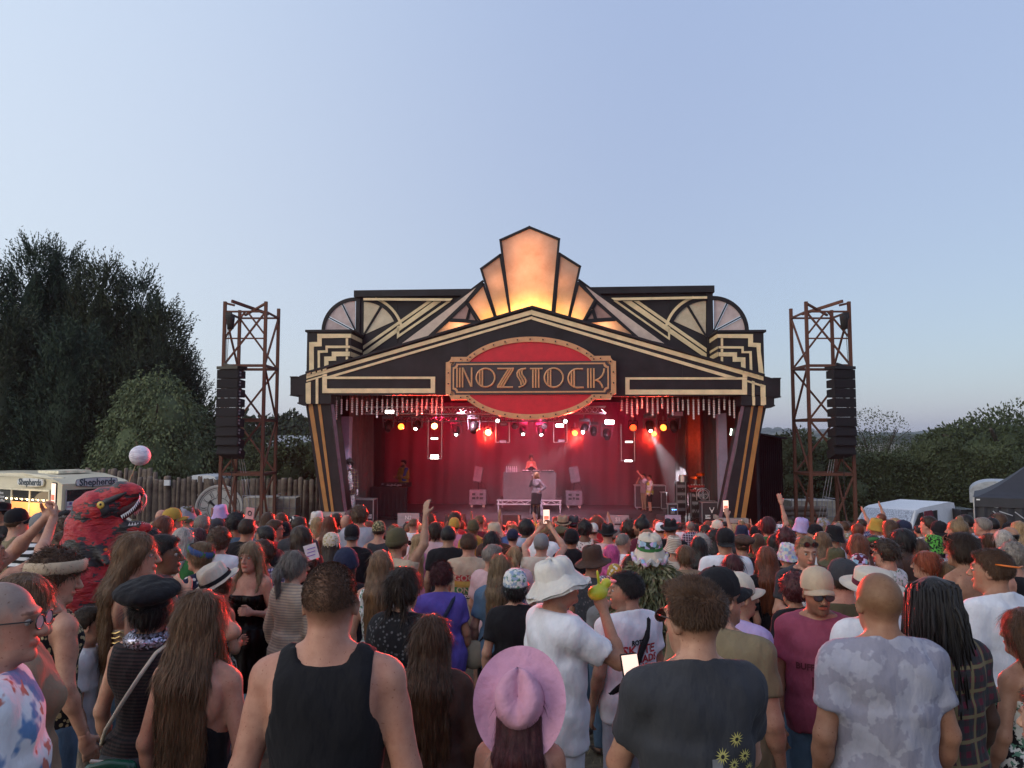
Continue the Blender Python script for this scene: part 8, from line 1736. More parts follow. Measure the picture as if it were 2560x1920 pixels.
# ---------------------------------------------------------------- people in the middle of the crowd
MIDS = """A|200|590|8.2|m|-45|short,brown|fair|tank,khaki|cap,black|pale man in a black cap and sunglasses near the left edge, looking right|gl
A|20|530|11|m|150|short,black|tan|tshirt,black|fedora,black,charcoal|man in black hat and sunglasses far left in front of the ice cream van|gl face
A|480|640|7.5|m|5|short,grey|pink|tshirt,white,bstripe|cap,grey|man in a grey cap and black and white striped top left of the dinosaur|
A|615|625|11|m|-60|short,light brown|pink|tshirt,grey||pink faced man far off between the striped top and the black cap|face
A|770|615|8.4|m|0|short,black|fair|tshirt,black|cap,black,back|person in a backwards black cap right in front of the ice cream van windscreen|
A|760|690|6.9|m|10|curly,brown|fair|tshirt,black||person with thick brown curls just left of the red dinosaur|
A|1720|850|7.4|f|-20|afro,black|brown|tshirt,navy||person with a round black afro under the dinosaur's lower jaw|
A|1880|705|8|f|-30|long,auburn|fair|tshirt,white||woman with long dark red hair under the yellow cap|
A|2110|845|7|f|-20|long,silver|fair|longsleeve,green||woman with long silver-blonde hair left of the woman with the headscarf|
A|1860|622|11.5|m|10|-|pink|shirt,white||bald man in a white shirt beside the yellow cap|
A|1990|590|9.5|m|-55|short,brown|fair|tshirt,grey|cap,mustard|man in a mustard yellow cap looking right before the log fence|
A|2160|572|11|m|-15|short,brown|fair|shirt,denim|bucket,olive,,camo|person in a camouflage bucket hat and blue shirt right of the yellow cap|
B|210|200|11.5|f|60|mid,brown|pink|tshirt,pale pink||woman in profile looking left in front of the clock face|face
B|515|140|12.5|m|-10|short,brown|fair|shirt,black,bees|bucket,lilac|person in a lilac bucket hat and dotted shirt in front of the clock|
B|300|275|9.2|m|5|short,grey|fair|tshirt,charcoal||grey haired man below the clock face|
B|480|292|9.8|m|-30|short,black|fair|tshirt,black|cap,charcoal|person in a dark cap below the clock hour hand|
B|690|250|8.6|m|5|messy,black|tan|shirt,denim||tall man with black hair and a blue shirt under the left tower|
B|820|312|8.4|m|-5|short,dark brown|tan|tshirt,black||man with short dark hair in a black t-shirt holding a pink leaflet high|
B|500|392|7.4|m|-10|curly,brown|fair|tshirt,white||person with bushy brown hair in a white t-shirt behind the straw hat|
B|260|430|7.8|f|0|long,maroon|fair|tshirt,maroon||woman with long dark red hair and a blue bow|
B|1040|400|8|m|65|short,black|tan|tshirt,black||bearded dark haired man looking left under the tower legs|beard face
B|1130|325|9.6|m|-60|short,brown|pink|tshirt,red||man in glasses in profile looking right with red light on his face|face gl
B|1250|330|9.8|m|0|short,black|fair|tshirt,black|cap,black,back|man in a backwards black cap beside the man in glasses|
B|1420|292|9.4|m|0|short,dark brown|fair|tshirt,charcoal||man with thick dark hair in front of the left water tank|
B|1440|405|7.2|m|52|long,dark brown|tan|tshirt,black||man with long dark hair tied back looking left, white leaflet beside him|face beard
B|1060|245|11|f|-15|mid,brown|fair|tshirt,grey||brown haired woman far off behind the tower legs|
B|1210|238|12|m|0|curly,brown|fair|tshirt,olive||curly brown haired person in front of the right tank on the left side|
B|1370|265|12|f|0|bob,black|fair|tshirt,black|bandana,black,,spots|person in a black and white dotted headscarf left of the stage pillar|
B|1630|300|10.8|f|-8|long,blonde|fair|strappy,cream||woman with long wavy blonde hair at the foot of the left pillar|
B|1765|290|10.6|f|-5|long,auburn|fair|strappy,tan||woman with long auburn curls right of the wavy blonde|
B|1850|255|12.5|f|5|bob,dark brown|fair|tshirt,black||woman with a dark bob directly below the man in plaid|
B|1625|215|13|m|-20|short,grey|fair|tshirt,grey|bucket,off-white|person in a grey-white sun hat at the foot of the left pillar|
B|1965|265|10.6|m|-10|-|pink|tshirt,off-white||bald man with thin glasses below the left flight case|clear
B|2030|358|9|m|5|short,black|fair|tshirt,black|cap,black,back|man in a backwards black cap and black t-shirt left of the animal print cap|
B|1790|450|8|f|10|mid,dark brown|fair|tshirt,black|bandana,cream,,leopard|woman in a leopard print headscarf|
B|2115|148|10.5|m|-6|curly,brown|fair|shirt,pale grey||tall man with red-lit curly hair and a pale shirt below the flight case|
B|1960|640|6.1|f|-5|mid,dark brown|fair|jacket,black|helmet,navy|person in a shiny navy hat with a white crescent behind the broad man|
C|310|320|10.4|m|0|short,dark brown|fair|vest,charcoal|cap,olive,,leopard|man in an animal print cap and dark waistcoat|
C|520|402|7|m|-38|short,dark brown|olive|tshirt,beige|beanie,olive|man in an olive beanie and glasses with his hand raised in a beige t-shirt|up beard gl
C|1110|400|8.7|m|5|short,black|olive|tshirt,black||man with round black hair in a black t-shirt left of the GOOD ONLY shirt|
C|1640|340|10.2|m|-5|short,brown|fair|jacket,brown|bucket,beige|man in a beige bucket hat and rust brown jacket below the singer|
C|1610|470|8|f|0|bob,black|olive|tshirt,black||person with straight jet black hair right of the GOOD ONLY shirt|
C|2010|318|11.5|m|0|afro,black|brown|shirt,pale blue,vs||person with short black afro hair in a pale blue striped shirt|
C|1850|412|11|m|-12|short,black|fair|jacket,black|cap,navy|man in a navy cap and dark jacket left of the pale blue shirt|
C|960|362|9.8|f|-15|bob,dark brown|fair|tshirt,pale pink||person with a hair clip in a pale pink t-shirt|
C|760|490|9.4|f|-5|vlong,blonde|fair|tank,pink||woman with very long pale blonde hair behind the raised hand|
C|2180|462|8.4|m|-12|short,grey|fair|tshirt,cream|cap,grey|man in a grey cap holding a phone high with both hands|photo
C|1180|290|12.5|m|0|short,brown|fair|tshirt,pink|beanie,mustard|person in a mustard beanie in the middle of the front rows|
C|1190|226|13|m|-40|curly,dark brown|pink|tshirt,red||tall curly haired man standing out above the mustard beanie|face
C|1465|282|13|m|-30|quiff,light brown|pink|tshirt,maroon||person with short spiky light hair in front of the left subwoofer|
C|1870|632|7.8|f|0|pony,blonde|fair|tshirt,pale pink||woman with a blonde ponytail right of the grey-brown haired man|
C|335|692|5.5|f|-4|vlong,light brown|fair|vest,white,floral||woman with very long light brown hair in a palm print top|
C|2170|290|13|f|0|bun,grey|pink|tshirt,orange|headband,yellow|person with grey hair and a yellow headscarf at the singer's feet|
D|400|262|12.5|m|0|short,brown|fair|tshirt,brown|fedora,tan,brown|man in a tan straw fedora right of the singer|
D|525|265|12.6|m|-10|short,black|fair|shirt,maroon|fedora,charcoal,maroon|man in a dark fedora with a red band next to the tan fedora|
D|650|312|10.6|m|-5|curly,black|brown|tank,off-white,pale||man with high black curls in a pale patterned vest|
D|500|412|9|m|0|short,black|tan|hoodie,black||person in a black beanie and black hooded top|bean
D|375|392|11.6|f|5|mid,brown|fair|strappy,red|beret,olive|woman in a green military beret with a tattoo on her back|
D|915|352|10.4|m|-8|short,black|fair|shirt,pale pink|fedora,black,black|person in a wide black hat in the middle of the crowd|
D|1020|402|10.8|m|0|short,brown|tan|tank,tan|cap,grey|bare shouldered man in a grey mesh cap beside the wide black hat|
D|1170|332|10.6|m|0|afro,dark brown|fair|tshirt,mustard||person with a tall dark flat top in a mustard t-shirt|
D|1310|272|10.2|m|50|topknot,black|tan|tshirt,maroon||bearded man with a spiky top knot looking left|face beard
D|1520|340|13|m|0|short,brown|fair|tshirt,red|cap,white|person in a white cap in front of the right wedge monitor|
D|1640|300|10.6|m|-24|short,brown|pink|jacket,black|fedora,black,charcoal|man in a black trilby looking right toward the flight case|
D|1090|482|9|m|-58|crop,grey|pink|shirt,white||man with cropped grey hair and a white shirt in profile looking right|face
D|745|610|6.6|m|-45|short,brown|tan|shirt,charcoal,pale|wide,brown|man in a brown leather bush hat and dark glasses behind the sun hat|gl face
D|960|620|7.8|f|-20|vlong,pink|fair|strappy,maroon||woman with long bright pink hair behind the bush hat|
D|1190|740|7|f|0|bob,dark brown|fair|strappy,maroon||bare shouldered woman left of the shaggy camouflage cloak|
D|1680|490|8.8|f|0|short,brown|fair|tank,cream|bucket,cream,,knit|woman in a ribbed cream knitted hat|
D|1810|622|7.2|f|0|claw,light brown|fair|tshirt,tan||woman with light brown hair in a low bun right of the camouflage cloak|
D|1965|530|8|f|0|long,black|fair|tshirt,black||woman with sleek black hair left of the white t-shirt and black cap|
D|2000|470|8.9|f|5|curly,silver|fair|tshirt,pale grey||woman with short curly silver hair|
D|2040|380|11|m|10|short,dark brown|tan|tshirt,navy||dark haired man holding a phone beside the silver curls|
D|2140|440|9.6|f|0|mid,black|fair|longsleeve,black||person with black hair and a hand raised with a white phone|up
D|900|965|6.3|f|15|bob,brown|fair|tshirt,grey|bucket,off-white,,check|person in a black and white checked bucket hat behind the tour t-shirt|
D|1000|880|7.4|f|0|bob,blonde|fair|tshirt,maroon|beanie,mustard,,spots|person in a small yellow and black beaded cap|
D|1380|985|6.2|f|20|messy,red|fair|vest,teal||ginger haired woman behind the dark haired man in the tour t-shirt|
D|790|282|12.8|f|0|afro,auburn|fair|tshirt,red||person with big red-lit frizzy hair right of the dark fedora|
D|745|345|12|m|0|short,brown|fair|tshirt,red|cap,off-white|person in an off-white cap right of the black curls|
E|240|400|7.6|m|0|short,black|tan|tshirt,white|cap,black,back|man in a backwards black cap and loose white t-shirt right of centre|lo strap
E|150|312|12.5|m|15|short,brown|fair|tshirt,grey|cap,cream|person in a cream cap at the right end of the stage|
E|350|362|12|f|30|curly,blonde|pink|tshirt,white||blonde curly haired woman in white light at the foot of the right pillar|face
E|430|372|11|m|0|short,brown|fair|tshirt,charcoal|bucket,navy|person in a navy bucket hat in front of the right pillar plinth|
E|590|380|11|m|-10|short,dark brown|fair|tshirt,white|cap,black|man in a black cap looking right by the black shed|
E|620|490|9.4|f|0|vlong,brown|fair|longsleeve,olive||woman with very long brown hair below the black cap near the shed|
E|435|488|9|m|5|short,brown|fair|jacket,black|beret,brown|person in a brown flat cap right of the white t-shirt|
E|955|570|8|m|10|short,black|olive|shirt,black,lace|bucket,off-white,,geo|person in a red and white patterned bucket hat|
E|940|402|8.4|f|0|curly,maroon|fair|tshirt,black||person with a big mass of dark curly hair before the shed|
E|1120|288|11|m|5|short,brown|pink|tshirt,pale pink|bucket,lilac|person in a lilac bucket hat under the right tower|
E|1370|292|11.2|f|0|mid,blonde|fair|tshirt,tan|bucket,khaki,,camo|person in a khaki camouflage hat under the right tower|
E|1280|362|10.8|m|55|short,auburn|pink|tshirt,white|beanie,black|bearded man in a black beanie looking left under the right tower|face beard
E|1490|372|9.4|m|45|short,black|tan|tank,white|bucket,black|bearded man in a black bucket hat and white vest top|face beard
E|1360|470|8.2|f|0|vlong,light brown|fair|tshirt,white||woman with long straight light brown hair in front of the black bucket hat|
E|1770|372|12|f|10|bob,auburn|fair|tshirt,black||person with a red-brown bob left of the white van|
E|1775|500|7|f|5|vlong,auburn|fair|tshirt,white||woman with long copper red hair|
E|1980|292|12|m|30|short,brown|tan|tshirt,white|bucket,mustard|person in a small straw bucket hat in front of the van sunshade|
E|1950|462|9|f|160|long,dark brown|pink|tshirt,red|headband,green|woman in sunglasses with a green bow facing the camera|gl face
E|1510|642|7|f|0|bob,brown|pink|tshirt,navy|wide,olive|person in an olive brimmed hat behind the charcoal cap|
E|1790|690|6.6|m|-10|short,brown|fair|shirt,pale grey,floral|bandana,maroon,,geo|person in a patterned headscarf behind the straw boater|
E|735|300|10|f|0|bob,maroon|pink|tshirt,green||person reaching one arm straight up beside the black shed|up
E|330|740|6.4|f|0|bob,maroon|fair|tshirt,black||person with shiny wine-red hair below the white t-shirt and black cap|
E|650|362|12|f|0|long,red|fair|tshirt,red||woman with long red hair by the black shed|
E|870|340|11.4|f|-5|curly,auburn|fair|tshirt,red|bucket,white,,geo|person in a small white patterned hat right of the raised arm|
E|810|500|9|f|0|mid,black|fair|strappy,black||dark haired woman between the raised arm and the curly hair|
F|670|332|9.8|f|10|vlong,brown|fair|vest,red||woman with long dark hair in front of the van windscreen|
F|815|312|9.8|m|12|short,brown|tan|shirt,white,arrows|cap,navy|man in a navy cap and arrow patterned shirt in front of the van|
F|820|442|7.4|m|35|bob,black|dark|vest,brown||person with dark braids and glasses in a brown sleeveless top|gl
F|1120|285|10.2|m|40|short,dark brown|fair|tshirt,grey||dark haired man in profile before the white van door|face
F|1230|322|9.4|m|15|short,black|pink|tshirt,black|cap,black,back|man in a backwards black cap and black t-shirt in front of the van|
F|1165|482|8.4|m|8|short,dark brown|tan|tshirt,red,floral|bucket,black,,green|person in a black hat with bright green dashes|
F|1450|292|8.8|m|52|topknot,dark blonde|pink|shirt,pale blue,batik||bearded blond man with a top knot in a cloudy blue shirt|face beard
F|1545|268|10.6|m|10|short,black|tan|tshirt,white||man with short black hair in a white t-shirt in front of the dark car|
F|1740|302|10.2|m|40|short,grey|pink|tshirt,black||grey haired man in black before the gazebo|face
F|1925|250|12|f|50|long,brown|fair|tshirt,pale grey||woman with sunglasses on her head in profile before the gazebo|face up2
F|1840|302|11|m|10|short,black|fair|tshirt,black||dark haired man right of the grey haired man at the gazebo|
F|2040|340|10.8|m|10|short,brown|fair|tshirt,charcoal|cap,black|man in a black cap in front of the gazebo side wall|
F|2150|350|10|f|5|mid,blonde|fair|tshirt,pale pink||blonde haired woman at the far right under the gazebo|
F|2045|405|9|m|25|ring,black|tan|tshirt,pink||balding man with black hair at the sides, far right|
F|1810|482|8.8|f|5|bun,brown|fair|shirt,black,stripe||woman with a brown bun with a flower clip|
F|1970|450|8.6|f|5|long,silver|fair|tshirt,grey||woman with striped silver hair right of the flower clip bun|
F|2085|570|6.6|m|35|curly,grey|pink|vest,black||grey curly haired man with glasses at the right edge|gl face
F|1085|690|6.2|f|40|bun,red|fair|strappy,black||ginger woman with two plaits and tattooed arm|face
F|1340|812|6.2|f|15|claw,dark blonde|fair|tank,white||woman with clipped up red and blonde hair left of the strappy top|
F|1310|660|9.8|m|10|crop,brown|pink|tshirt,white,floral||short person with cropped hair behind the plaits|
F|630|565|6.5|m|38|messy,dark brown|pink|shirt,white,floral||curly dark haired man in sunglasses and a green collared print shirt|gl face
F|1010|560|8|f|0|mid,brown|fair|tshirt,red,floral||person in a coral leaf print shirt left of the green dash hat|"""
for ln in MIDS.split('\n'):
 z, x, y, Y, sx_, yaw, hair, skin, top, ht, lab, fl = ln.split('|'); x, y, Y, yaw = float(x), float(y), float(Y), float(yaw); fl = fl.split()
 k = {}
 tp_ = top.split(','); top = ','.join(tp_[:2]+[{'bstripe': 'stripe2', 'bees': 'spots', 'pale': 'spots2', 'vs': 'vstr'}.get(q, q) for q in tp_[2:]])
 if ht:
  k['hat'] = ht
 if 'gl' in fl: k['gl'] = 'dark'
 if 'clear' in fl: k['gl'] = 'clear'
 if 'face' in fl: k['face'] = True; k['hy'] = 0
 if 'beard' in fl: k['beard'] = .9
 if 'up' in fl: k['ra'] = 'up'
 if 'photo' in fl: k['ra'] = k['la'] = 'photo'
 if 'up2' in fl: k['sunup'] = True
 if 'bean' in fl: k['hat'] = 'beanie,black'
 if 'lo' in fl: k['loose'] = 1.4; k['b'] = 1.15
 t, f = P(z, x, y, Y, sx_, yaw, hair, skin, top, lab, **k)
 if 'strap' in fl: strap(t, f, 'black', -1)
 if 'photo' in fl: phone(mid(t, f, .5, (0, .03, .15)), 12, 'phone held high by the man in the grey cap, below the singer', 0, 1.1)
 if 'white phone' in lab: phone(wpt(t, f, 1, (0, .02, .05)), 5, 'white phone in a raised hand right of the silver curls', 0, 1.0)
 if 'leaflet high' in lab:
  q = thing('leaflet', 'pink printed leaflet held up under the left speaker tower', 'leaflet', tuple(U(B_[0], B_[1], 8.2)) if (B_ := zc_('B', 850, 245)) else None); boxo('paper', (0, 0, 0), (.09, .004, .12), M_('pink_paper', (.6, .30, .30), .7), q, RY(.12)); o = MB().tube([(.018*cos(a), -.006, .024*sin(a)) for a in [2*pi*i/12 for i in range(12)]], .004, 4, True).ob('printed_figure', DARK, q)
 if 'white leaflet' in lab:
  B_ = zc_('B', 1560, 690); q = thing('leaflet', 'white printed leaflet in a hand right of the long haired man', 'leaflet', tuple(U(B_[0], B_[1], 6.6))); boxo('paper', (0, 0, 0), (.11, .004, .13), M_('white_paper', (.62, .58, .62), .7), q, RY(-.3))
  for zz in (.03, .0, -.03): boxo('printed_line', (0, -.004, zz), (.07, .003, .008), M_('lilac_print', (.25, .15, .45), .7), q, RY(-.3))

# ---------------------------------------------------------------- the rest of the crowd towards the stage
g = random.Random(21)
WHERE = [(180, 'by the ice cream van'), (330, 'behind the red dinosaur'), (480, 'before the log fence'), (620, 'before the clock face'), (740, 'before the left water tanks'), (860, 'below the left pillar'), (960, 'below the left flight case'), (1060, 'below the control table'), (1180, 'before the left subwoofer'),
         (1300, 'before the DJ riser'), (1400, 'below the singer'), (1500, 'before the right subwoofer'), (1620, 'before the stage hands'), (1740, 'before the equipment racks'), (1860, 'below the right pillar'), (1960, 'before the black shed'), (2130, 'under the right tower'), (2300, 'before the white van'), (2430, 'before the dark car'), (2700, 'before the gazebo')]
ROW = [(9.5, 'mid crowd'), (12.5, 'further forward'), (15.5, 'near the front'), (18.5, 'in the front rows'), (30, 'at the stage edge')]
HS = [('short', 'short'), ('crop', 'cropped'), ('messy', 'messy'), ('curly', 'curly'), ('quiff', 'swept up'), ('long', 'long'), ('vlong', 'very long'), ('bob', 'bobbed'), ('mid', 'shoulder length'), ('bun', 'tied up'), ('pony', 'ponytailed'), ('afro', 'frizzy')]
TN = {'tshirt': 't-shirt', 'shirt': 'shirt', 'vest': 'sleeveless top', 'strappy': 'strappy top', 'tank': 'vest', 'longsleeve': 'long sleeved top', 'hoodie': 'hooded top', 'jacket': 'jacket'}
labs = set(); n_done = 0; tries = 0
P0 = len(NPLACED); TARGET = 300-P0
cand = []
for yy in np.arange(8.2, 22.4, .62):
 for xx in np.arange(-11, 13, .60):
  x = xx+g.uniform(-.2, .2)+(.3 if int(yy/.62) % 2 else 0); y = yy+g.uniform(-.18, .18); sx = 1280+FPX*x/y
  if -40 < sx < 2600 and not (140 < sx < 420 and y < 9): cand.append((x, y, sx))
# nearer rows and the rows right at the stage edge show most
def clear(x, y, r=.44): return all((x-a)**2+(y-b)**2 > r*r for a, b, _ in NPLACED)
cand = [c for c in cand if clear(c[0], c[1], .50)]
vis = []
for (x, y, sx) in cand:
 w_ = 1.0 if y > 17 else (.62 if y > 13 else .5); vis.append((g.random()/w_, x, y, sx))
vis.sort(); rest = vis[TARGET:]; vis = sorted(vis[:TARGET], key=lambda q: q[2])
for (_, x, y, sx) in vis:
 for att in range(30):
  sx_ = 'f' if g.random() < .45 else 'm'; hs = g.choice(HS[:5] if sx_ == 'm' else HS[5:]); hc = g.choice(['black', 'dark brown', 'dark brown', 'brown', 'brown', 'light brown', 'auburn', 'blonde', 'dark blonde', 'grey', 'red'])
  tk = g.choice(['tshirt', 'tshirt', 'shirt', 'tank', 'hoodie', 'jacket'] if sx_ == 'm' else ['tshirt', 'vest', 'strappy', 'longsleeve', 'strappy', 'jacket']); tcn = g.choice(['white', 'white', 'off-white', 'pale grey', 'black', 'black', 'charcoal', 'navy', 'grey', 'blue', 'pale blue', 'maroon', 'red', 'olive', 'khaki', 'beige', 'cream', 'pink', 'teal', 'mustard', 'brown', 'pale pink', 'lilac', 'orange', 'green'])
  hk = None
  if g.random() < .20: hk = (g.choice(['cap', 'bucket', 'fedora', 'beanie', 'cap', 'bucket', 'straw']), g.choice(['black', 'beige', 'khaki', 'navy', 'white', 'grey', 'olive', 'maroon', 'cream', 'pink', 'mustard']))
  wh = next(n for a, n in WHERE if sx < a); rw = next(n for a, n in ROW if y < a)
  sxw = {'bucket': 'bucket hat', 'fedora': 'brimmed hat', 'straw': 'straw hat', 'cap': 'cap', 'beanie': 'beanie'}
  lab = ('person in a %s %s and %s %s %s, %s' % (hk[1], sxw[hk[0]], tcn, TN[tk], wh, rw)) if hk else 'person with %s %s hair, %s %s, %s, %s' % (hs[1], hc, tcn, TN[tk], wh, rw)
  if lab not in labs and len(lab.split()) <= 16: labs.add(lab); break
 H = g.gauss(1.75 if sx_ == 'm' else 1.64, .07); yaw = g.gauss(math.degrees(atan2(x-SX0, 26-y))*.8, 16); ps = 'down'; q = g.random()
 if q < .055: ps = 'up'
 elif q < .12: ps = 'hold'
 fac = g.random() < .05
 if fac: yaw += g.choice([-70, 70, 150])
 H = max(1.48, min(H, CAMZ-(g.uniform(192, 214) if g.random() < .85 else 180)/FPX*y-gz(y)-(.04 if hk or hs[0] in ('afro', 'curly') else .015)))
 person(sx, 1200, y, sx_, yaw, (hs[0], hc), g.choice(['fair', 'fair', 'pink', 'tan', 'tan', 'olive', 'brown']), (tk, tcn), g.choice([None]*6+['floral', 'geo', 'spots2', 'check']) if tk in ('tshirt', 'shirt', 'vest') else None, (g.choice(['trousers', 'shorts']), g.choice(['denim', 'black', 'khaki', 'charcoal'])), lab,
           1 if y < 11.5 else 2, 1.0 if g.random() < .8 else 1.15, ps, 'down', g.choice([0, 0, 0, 30, -30]), 0, dict(kind=hk[0], col=hk[1], **({'band': 'black'} if hk[0] in ('fedora', 'straw') else {}), **({'back': g.random() < .4} if hk[0] == 'cap' else {})) if hk else None, pos=(x, y, gz(y)), H=H, group='festival crowd', seed=g.randrange(90), lean=g.gauss(0, 4.5), face=fac and y < 14, gl='dark' if fac and g.random() < .3 else None)
# the remaining bodies between them, only glimpsed: one mass
def mass():
 g2 = random.Random(5)
 def arr(me):
  V = np.empty(len(me.vertices)*3, np.float32); me.vertices.foreach_get('co', V); Q = np.empty(len(me.loops), np.int32); me.loops.foreach_get('vertex_index', Q); return V.reshape(-1, 3), Q.reshape(-1, 4)
 bs, tops, hrs = {}, {}, {}
 for s in 'mf':
  fg = Fig(s); bs[s] = body_mesh(fg, .05, .027); tops[s] = [arr(top_mesh(fg, k, .045, 1)) for k in ('tshirt', 'vest')]; hrs[s] = [arr(hair_mesh(fg, k, .026, 1)) for k in (('short', 'curly') if s == 'm' else ('long', 'bob', 'mid'))]
 AV, AQ, AC, AM = [], [], [], []; o = 0
 for (_, x, y, sx) in rest[:90]:
  s = g2.choice('mf'); H = min(g2.gauss(1.66 if s == 'm' else 1.60, .05), CAMZ-200/FPX*y-gz(y)-.02)/1.735; ya = radians(g2.gauss(0, 15)); R = np.array(Matrix.Rotation(ya, 3, 'Z'))
  sk = SKC[g2.choice(['fair', 'pink', 'tan', 'olive'])]; hc = HCOL[g2.choice(['black', 'dark brown', 'brown', 'light brown', 'auburn', 'blonde'])]; tc = CCOL[g2.choice(['black', 'white', 'charcoal', 'navy', 'maroon', 'olive', 'beige', 'grey', 'red', 'blue'])]
  for (V, Q), c in ((arr(bs[s]), sk), (g2.choice(tops[s]), tc), (g2.choice(hrs[s]), hc)):
   W = (V @ R.T)*H+np.array([x, y, gz(y)]); AV.append(W); AQ.append(Q+o); AC.append(np.tile((*c, 1), (len(V), 1))); o += len(V)
 if not AV: return
 m, nt, b = newmat('crowd_colours'); at = N(nt, 'ShaderNodeAttribute'); at.attribute_name = 'tint'; nt.links.new(at.outputs['Color'], b.inputs['Base Color']); b.inputs['Roughness'].default_value = .8
 me = mesh('crowd_mass', np.concatenate(AV), np.concatenate(AQ), m, True); ca = me.color_attributes.new('tint', 'FLOAT_COLOR', 'POINT'); ca.data.foreach_set('color', np.concatenate(AC).astype(np.float32).ravel())
 tag(link('crowd_mass', me), 'further people glimpsed between the rows of the crowd', 'crowd', kind='stuff')
mass()
# ---------------------------------------------------------------- red dinosaur costume
def dino():
 Y = 5.4; k = Y/FPX*.217; cx, cy = 1200, 1000           # one photo zoom pixel in metres at that distance
 p = U(.217*cx, 1140+.217*cy, Y); t = thing('dinosaur_costume', 'person in a big red and black inflatable dinosaur costume with open toothed jaws', 'costume', (p.x, Y, gz(Y)))
 zc0 = p.z-gz(Y)
 def q(x, y, d=0): return A3((x-cx)*k, d, zc0-(y-cy)*k)
 m, nt, b = newmat('red_inflatable_fabric'); v = coords(nt); n1 = noise(nt, coords(nt, (1.2, 1, 2.6)), 3.6, 4, .6); n2 = noise(nt, v, 30, 2)
 vo = N(nt, 'ShaderNodeTexVoronoi', i_Scale=22.0); nt.links.new(v, vo.inputs[0])
 c = mul(nt, ramp(nt, n2, [(.3, (.34, .010, .018)), (.7, (.46, .018, .028))]), (.028, .026, .03), 'MIX', ramp(nt, n1, [(.54, (0, 0, 0)), (.56, (1, 1, 1))]))
 c = mul(nt, c, (.03, .025, .03), 'MIX', mul(nt, ramp(nt, vo.outputs[0], [(.20, (1, 1, 1)), (.24, (0, 0, 0))]), ramp(nt, n1, [(.50, (0, 0, 0)), (.53, (1, 1, 1))])))
 c = mul(nt, c, (.42, .13, .02), 'MIX', ramp(nt, noise(nt, coords(nt, (1, 1, 3)), 5, 2), [(.70, (0, 0, 0)), (.72, (1, 1, 1))]))
 nt.links.new(c, b.inputs['Base Color']); b.inputs['Roughness'].default_value = .45; bump(nt, b, noise(nt, coords(nt, (3, 3, 9)), 4, 4), .9, .03)
 f = Sdf((-.55, -.45, .15), (.62, .45, 2.4), .014); R = lambda pts, ra, rb, kk=.05: f.rc(pts[0], pts[1], ra, rb, kk)
 # skull and upper jaw
 R((q(1180, 560), q(1400, 470)), .125, .085); R((q(1400, 470), q(1545, 440)), .085, .045); f.el(q(1120, 640), (.145, .13, .13), .05)
 # throat and lower jaw
 R((q(1060, 800), q(1350, 850)), .13, .07); R((q(1350, 850), q(1690, 830)), .065, .028)
 # neck, chest, belly, legs
 R((q(1050, 720), q(1050, 1150)), .15, .20); R((q(1050, 1150), q(1060, 1500)), .21, .25); R((q(1060, 1500), q(1050, 2100)), .25, .20)
 R((q(1240, 1060, -.12), q(1420, 1180, -.2)), .045, .03); R((q(1200, 1000, .14), q(1400, 1100, .2)), .045, .03)
 R((q(950, 1700, 0), q(820, 1900, .1)), .12, .05)
 x, y, z = f.g((slice(None),)*3); f.F += .008*np.sin(z*28+x*12)+.005*np.sin(x*50+z*30+y*30); V, Q = f.mesh(); link('inflatable_body', mesh('inflatable_body', V, Q, m, True), t)
 for sg in (1, -1):
  mb = MB(); P = [q(1600, 420, -sg*.03), q(1625, 480, -sg*.05), q(1590, 570, -sg*.075), q(1530, 630, -sg*.085), q(1450, 680, -sg*.09)]
  def row(P, up, n, s_):
   for i in range(n):
    u = i/n*(len(P)-1); j = int(u); w_ = u-j; a = P[j]*(1-w_)+P[min(j+1, len(P)-1)]*w_; u2 = (i+1)/n*(len(P)-1); j2 = min(int(u2), len(P)-2); b_ = P[j2]*(1-(u2-j2))+P[j2+1]*(u2-j2); e = (a+b_)/2+A3(0, 0, up*s_)+A3(.008*(up < 0), 0, 0)
    mb.add([a, b_, e, (a+b_)/2+A3(0, .012, 0)], [(0, 1, 2), (1, 3, 2), (3, 0, 2)])
  row(P, -1, 15, .028); row([q(1500, 800, -sg*.045), q(1600, 795, -sg*.035), q(1690, 812, -sg*.02), q(1730, 830, 0)], 1, 10, .022)
  mb.ob('teeth', M_('tooth_white', (.6, .6, .66), .5), t)
  e = q(1258, 556, -sg*.133); MB().ball(tuple(e), .026, 14, 8, (1, .5, 1)).ob('eye', M_('amber_eye', (.55, .36, .07), .3), t, True); MB().ball((e[0]+.004, e[1]-sg*.010, e[2]+.004), .009, 8, 6).ob('pupil', DARK, t)
  f2 = Sdf((-.2, -.4, .9), (.5, .4, 2.35), .010); f2.el(q(1230, 600, -sg*.104), (.070, .030, .056), .01, 0, rotm(0, 0, 20)); f2.rc(q(1290, 530, -sg*.104), q(1480, 430, -sg*.072), .024, .014, .01); f2.rc(q(1080, 560, -sg*.10), q(1110, 740, -sg*.125), .014, .014, .01); V, Q = f2.mesh(); link('eye_marking', mesh('eye_marking', V, Q, M_('black_fabric', (.028, .026, .03), .5), True), t)
 f2 = Sdf((-.2, -.4, .8), (.6, .4, 2.35), .012); f2.rc(q(1400, 640), q(1560, 560), .06, .035, .02); V, Q = f2.mesh(); link('mouth', mesh('mouth', V, Q, M_('dark_mouth', (.05, .008, .012), .6), True), t)
dino()
p = U(350, 1139, 10); t = thing('balloon', 'white round paper lantern balloon floating on a stick above the crowd at left', 'balloon', tuple(p)); m, nt, b = newmat('veined_white'); v = coords(nt, (1, 1, 4))
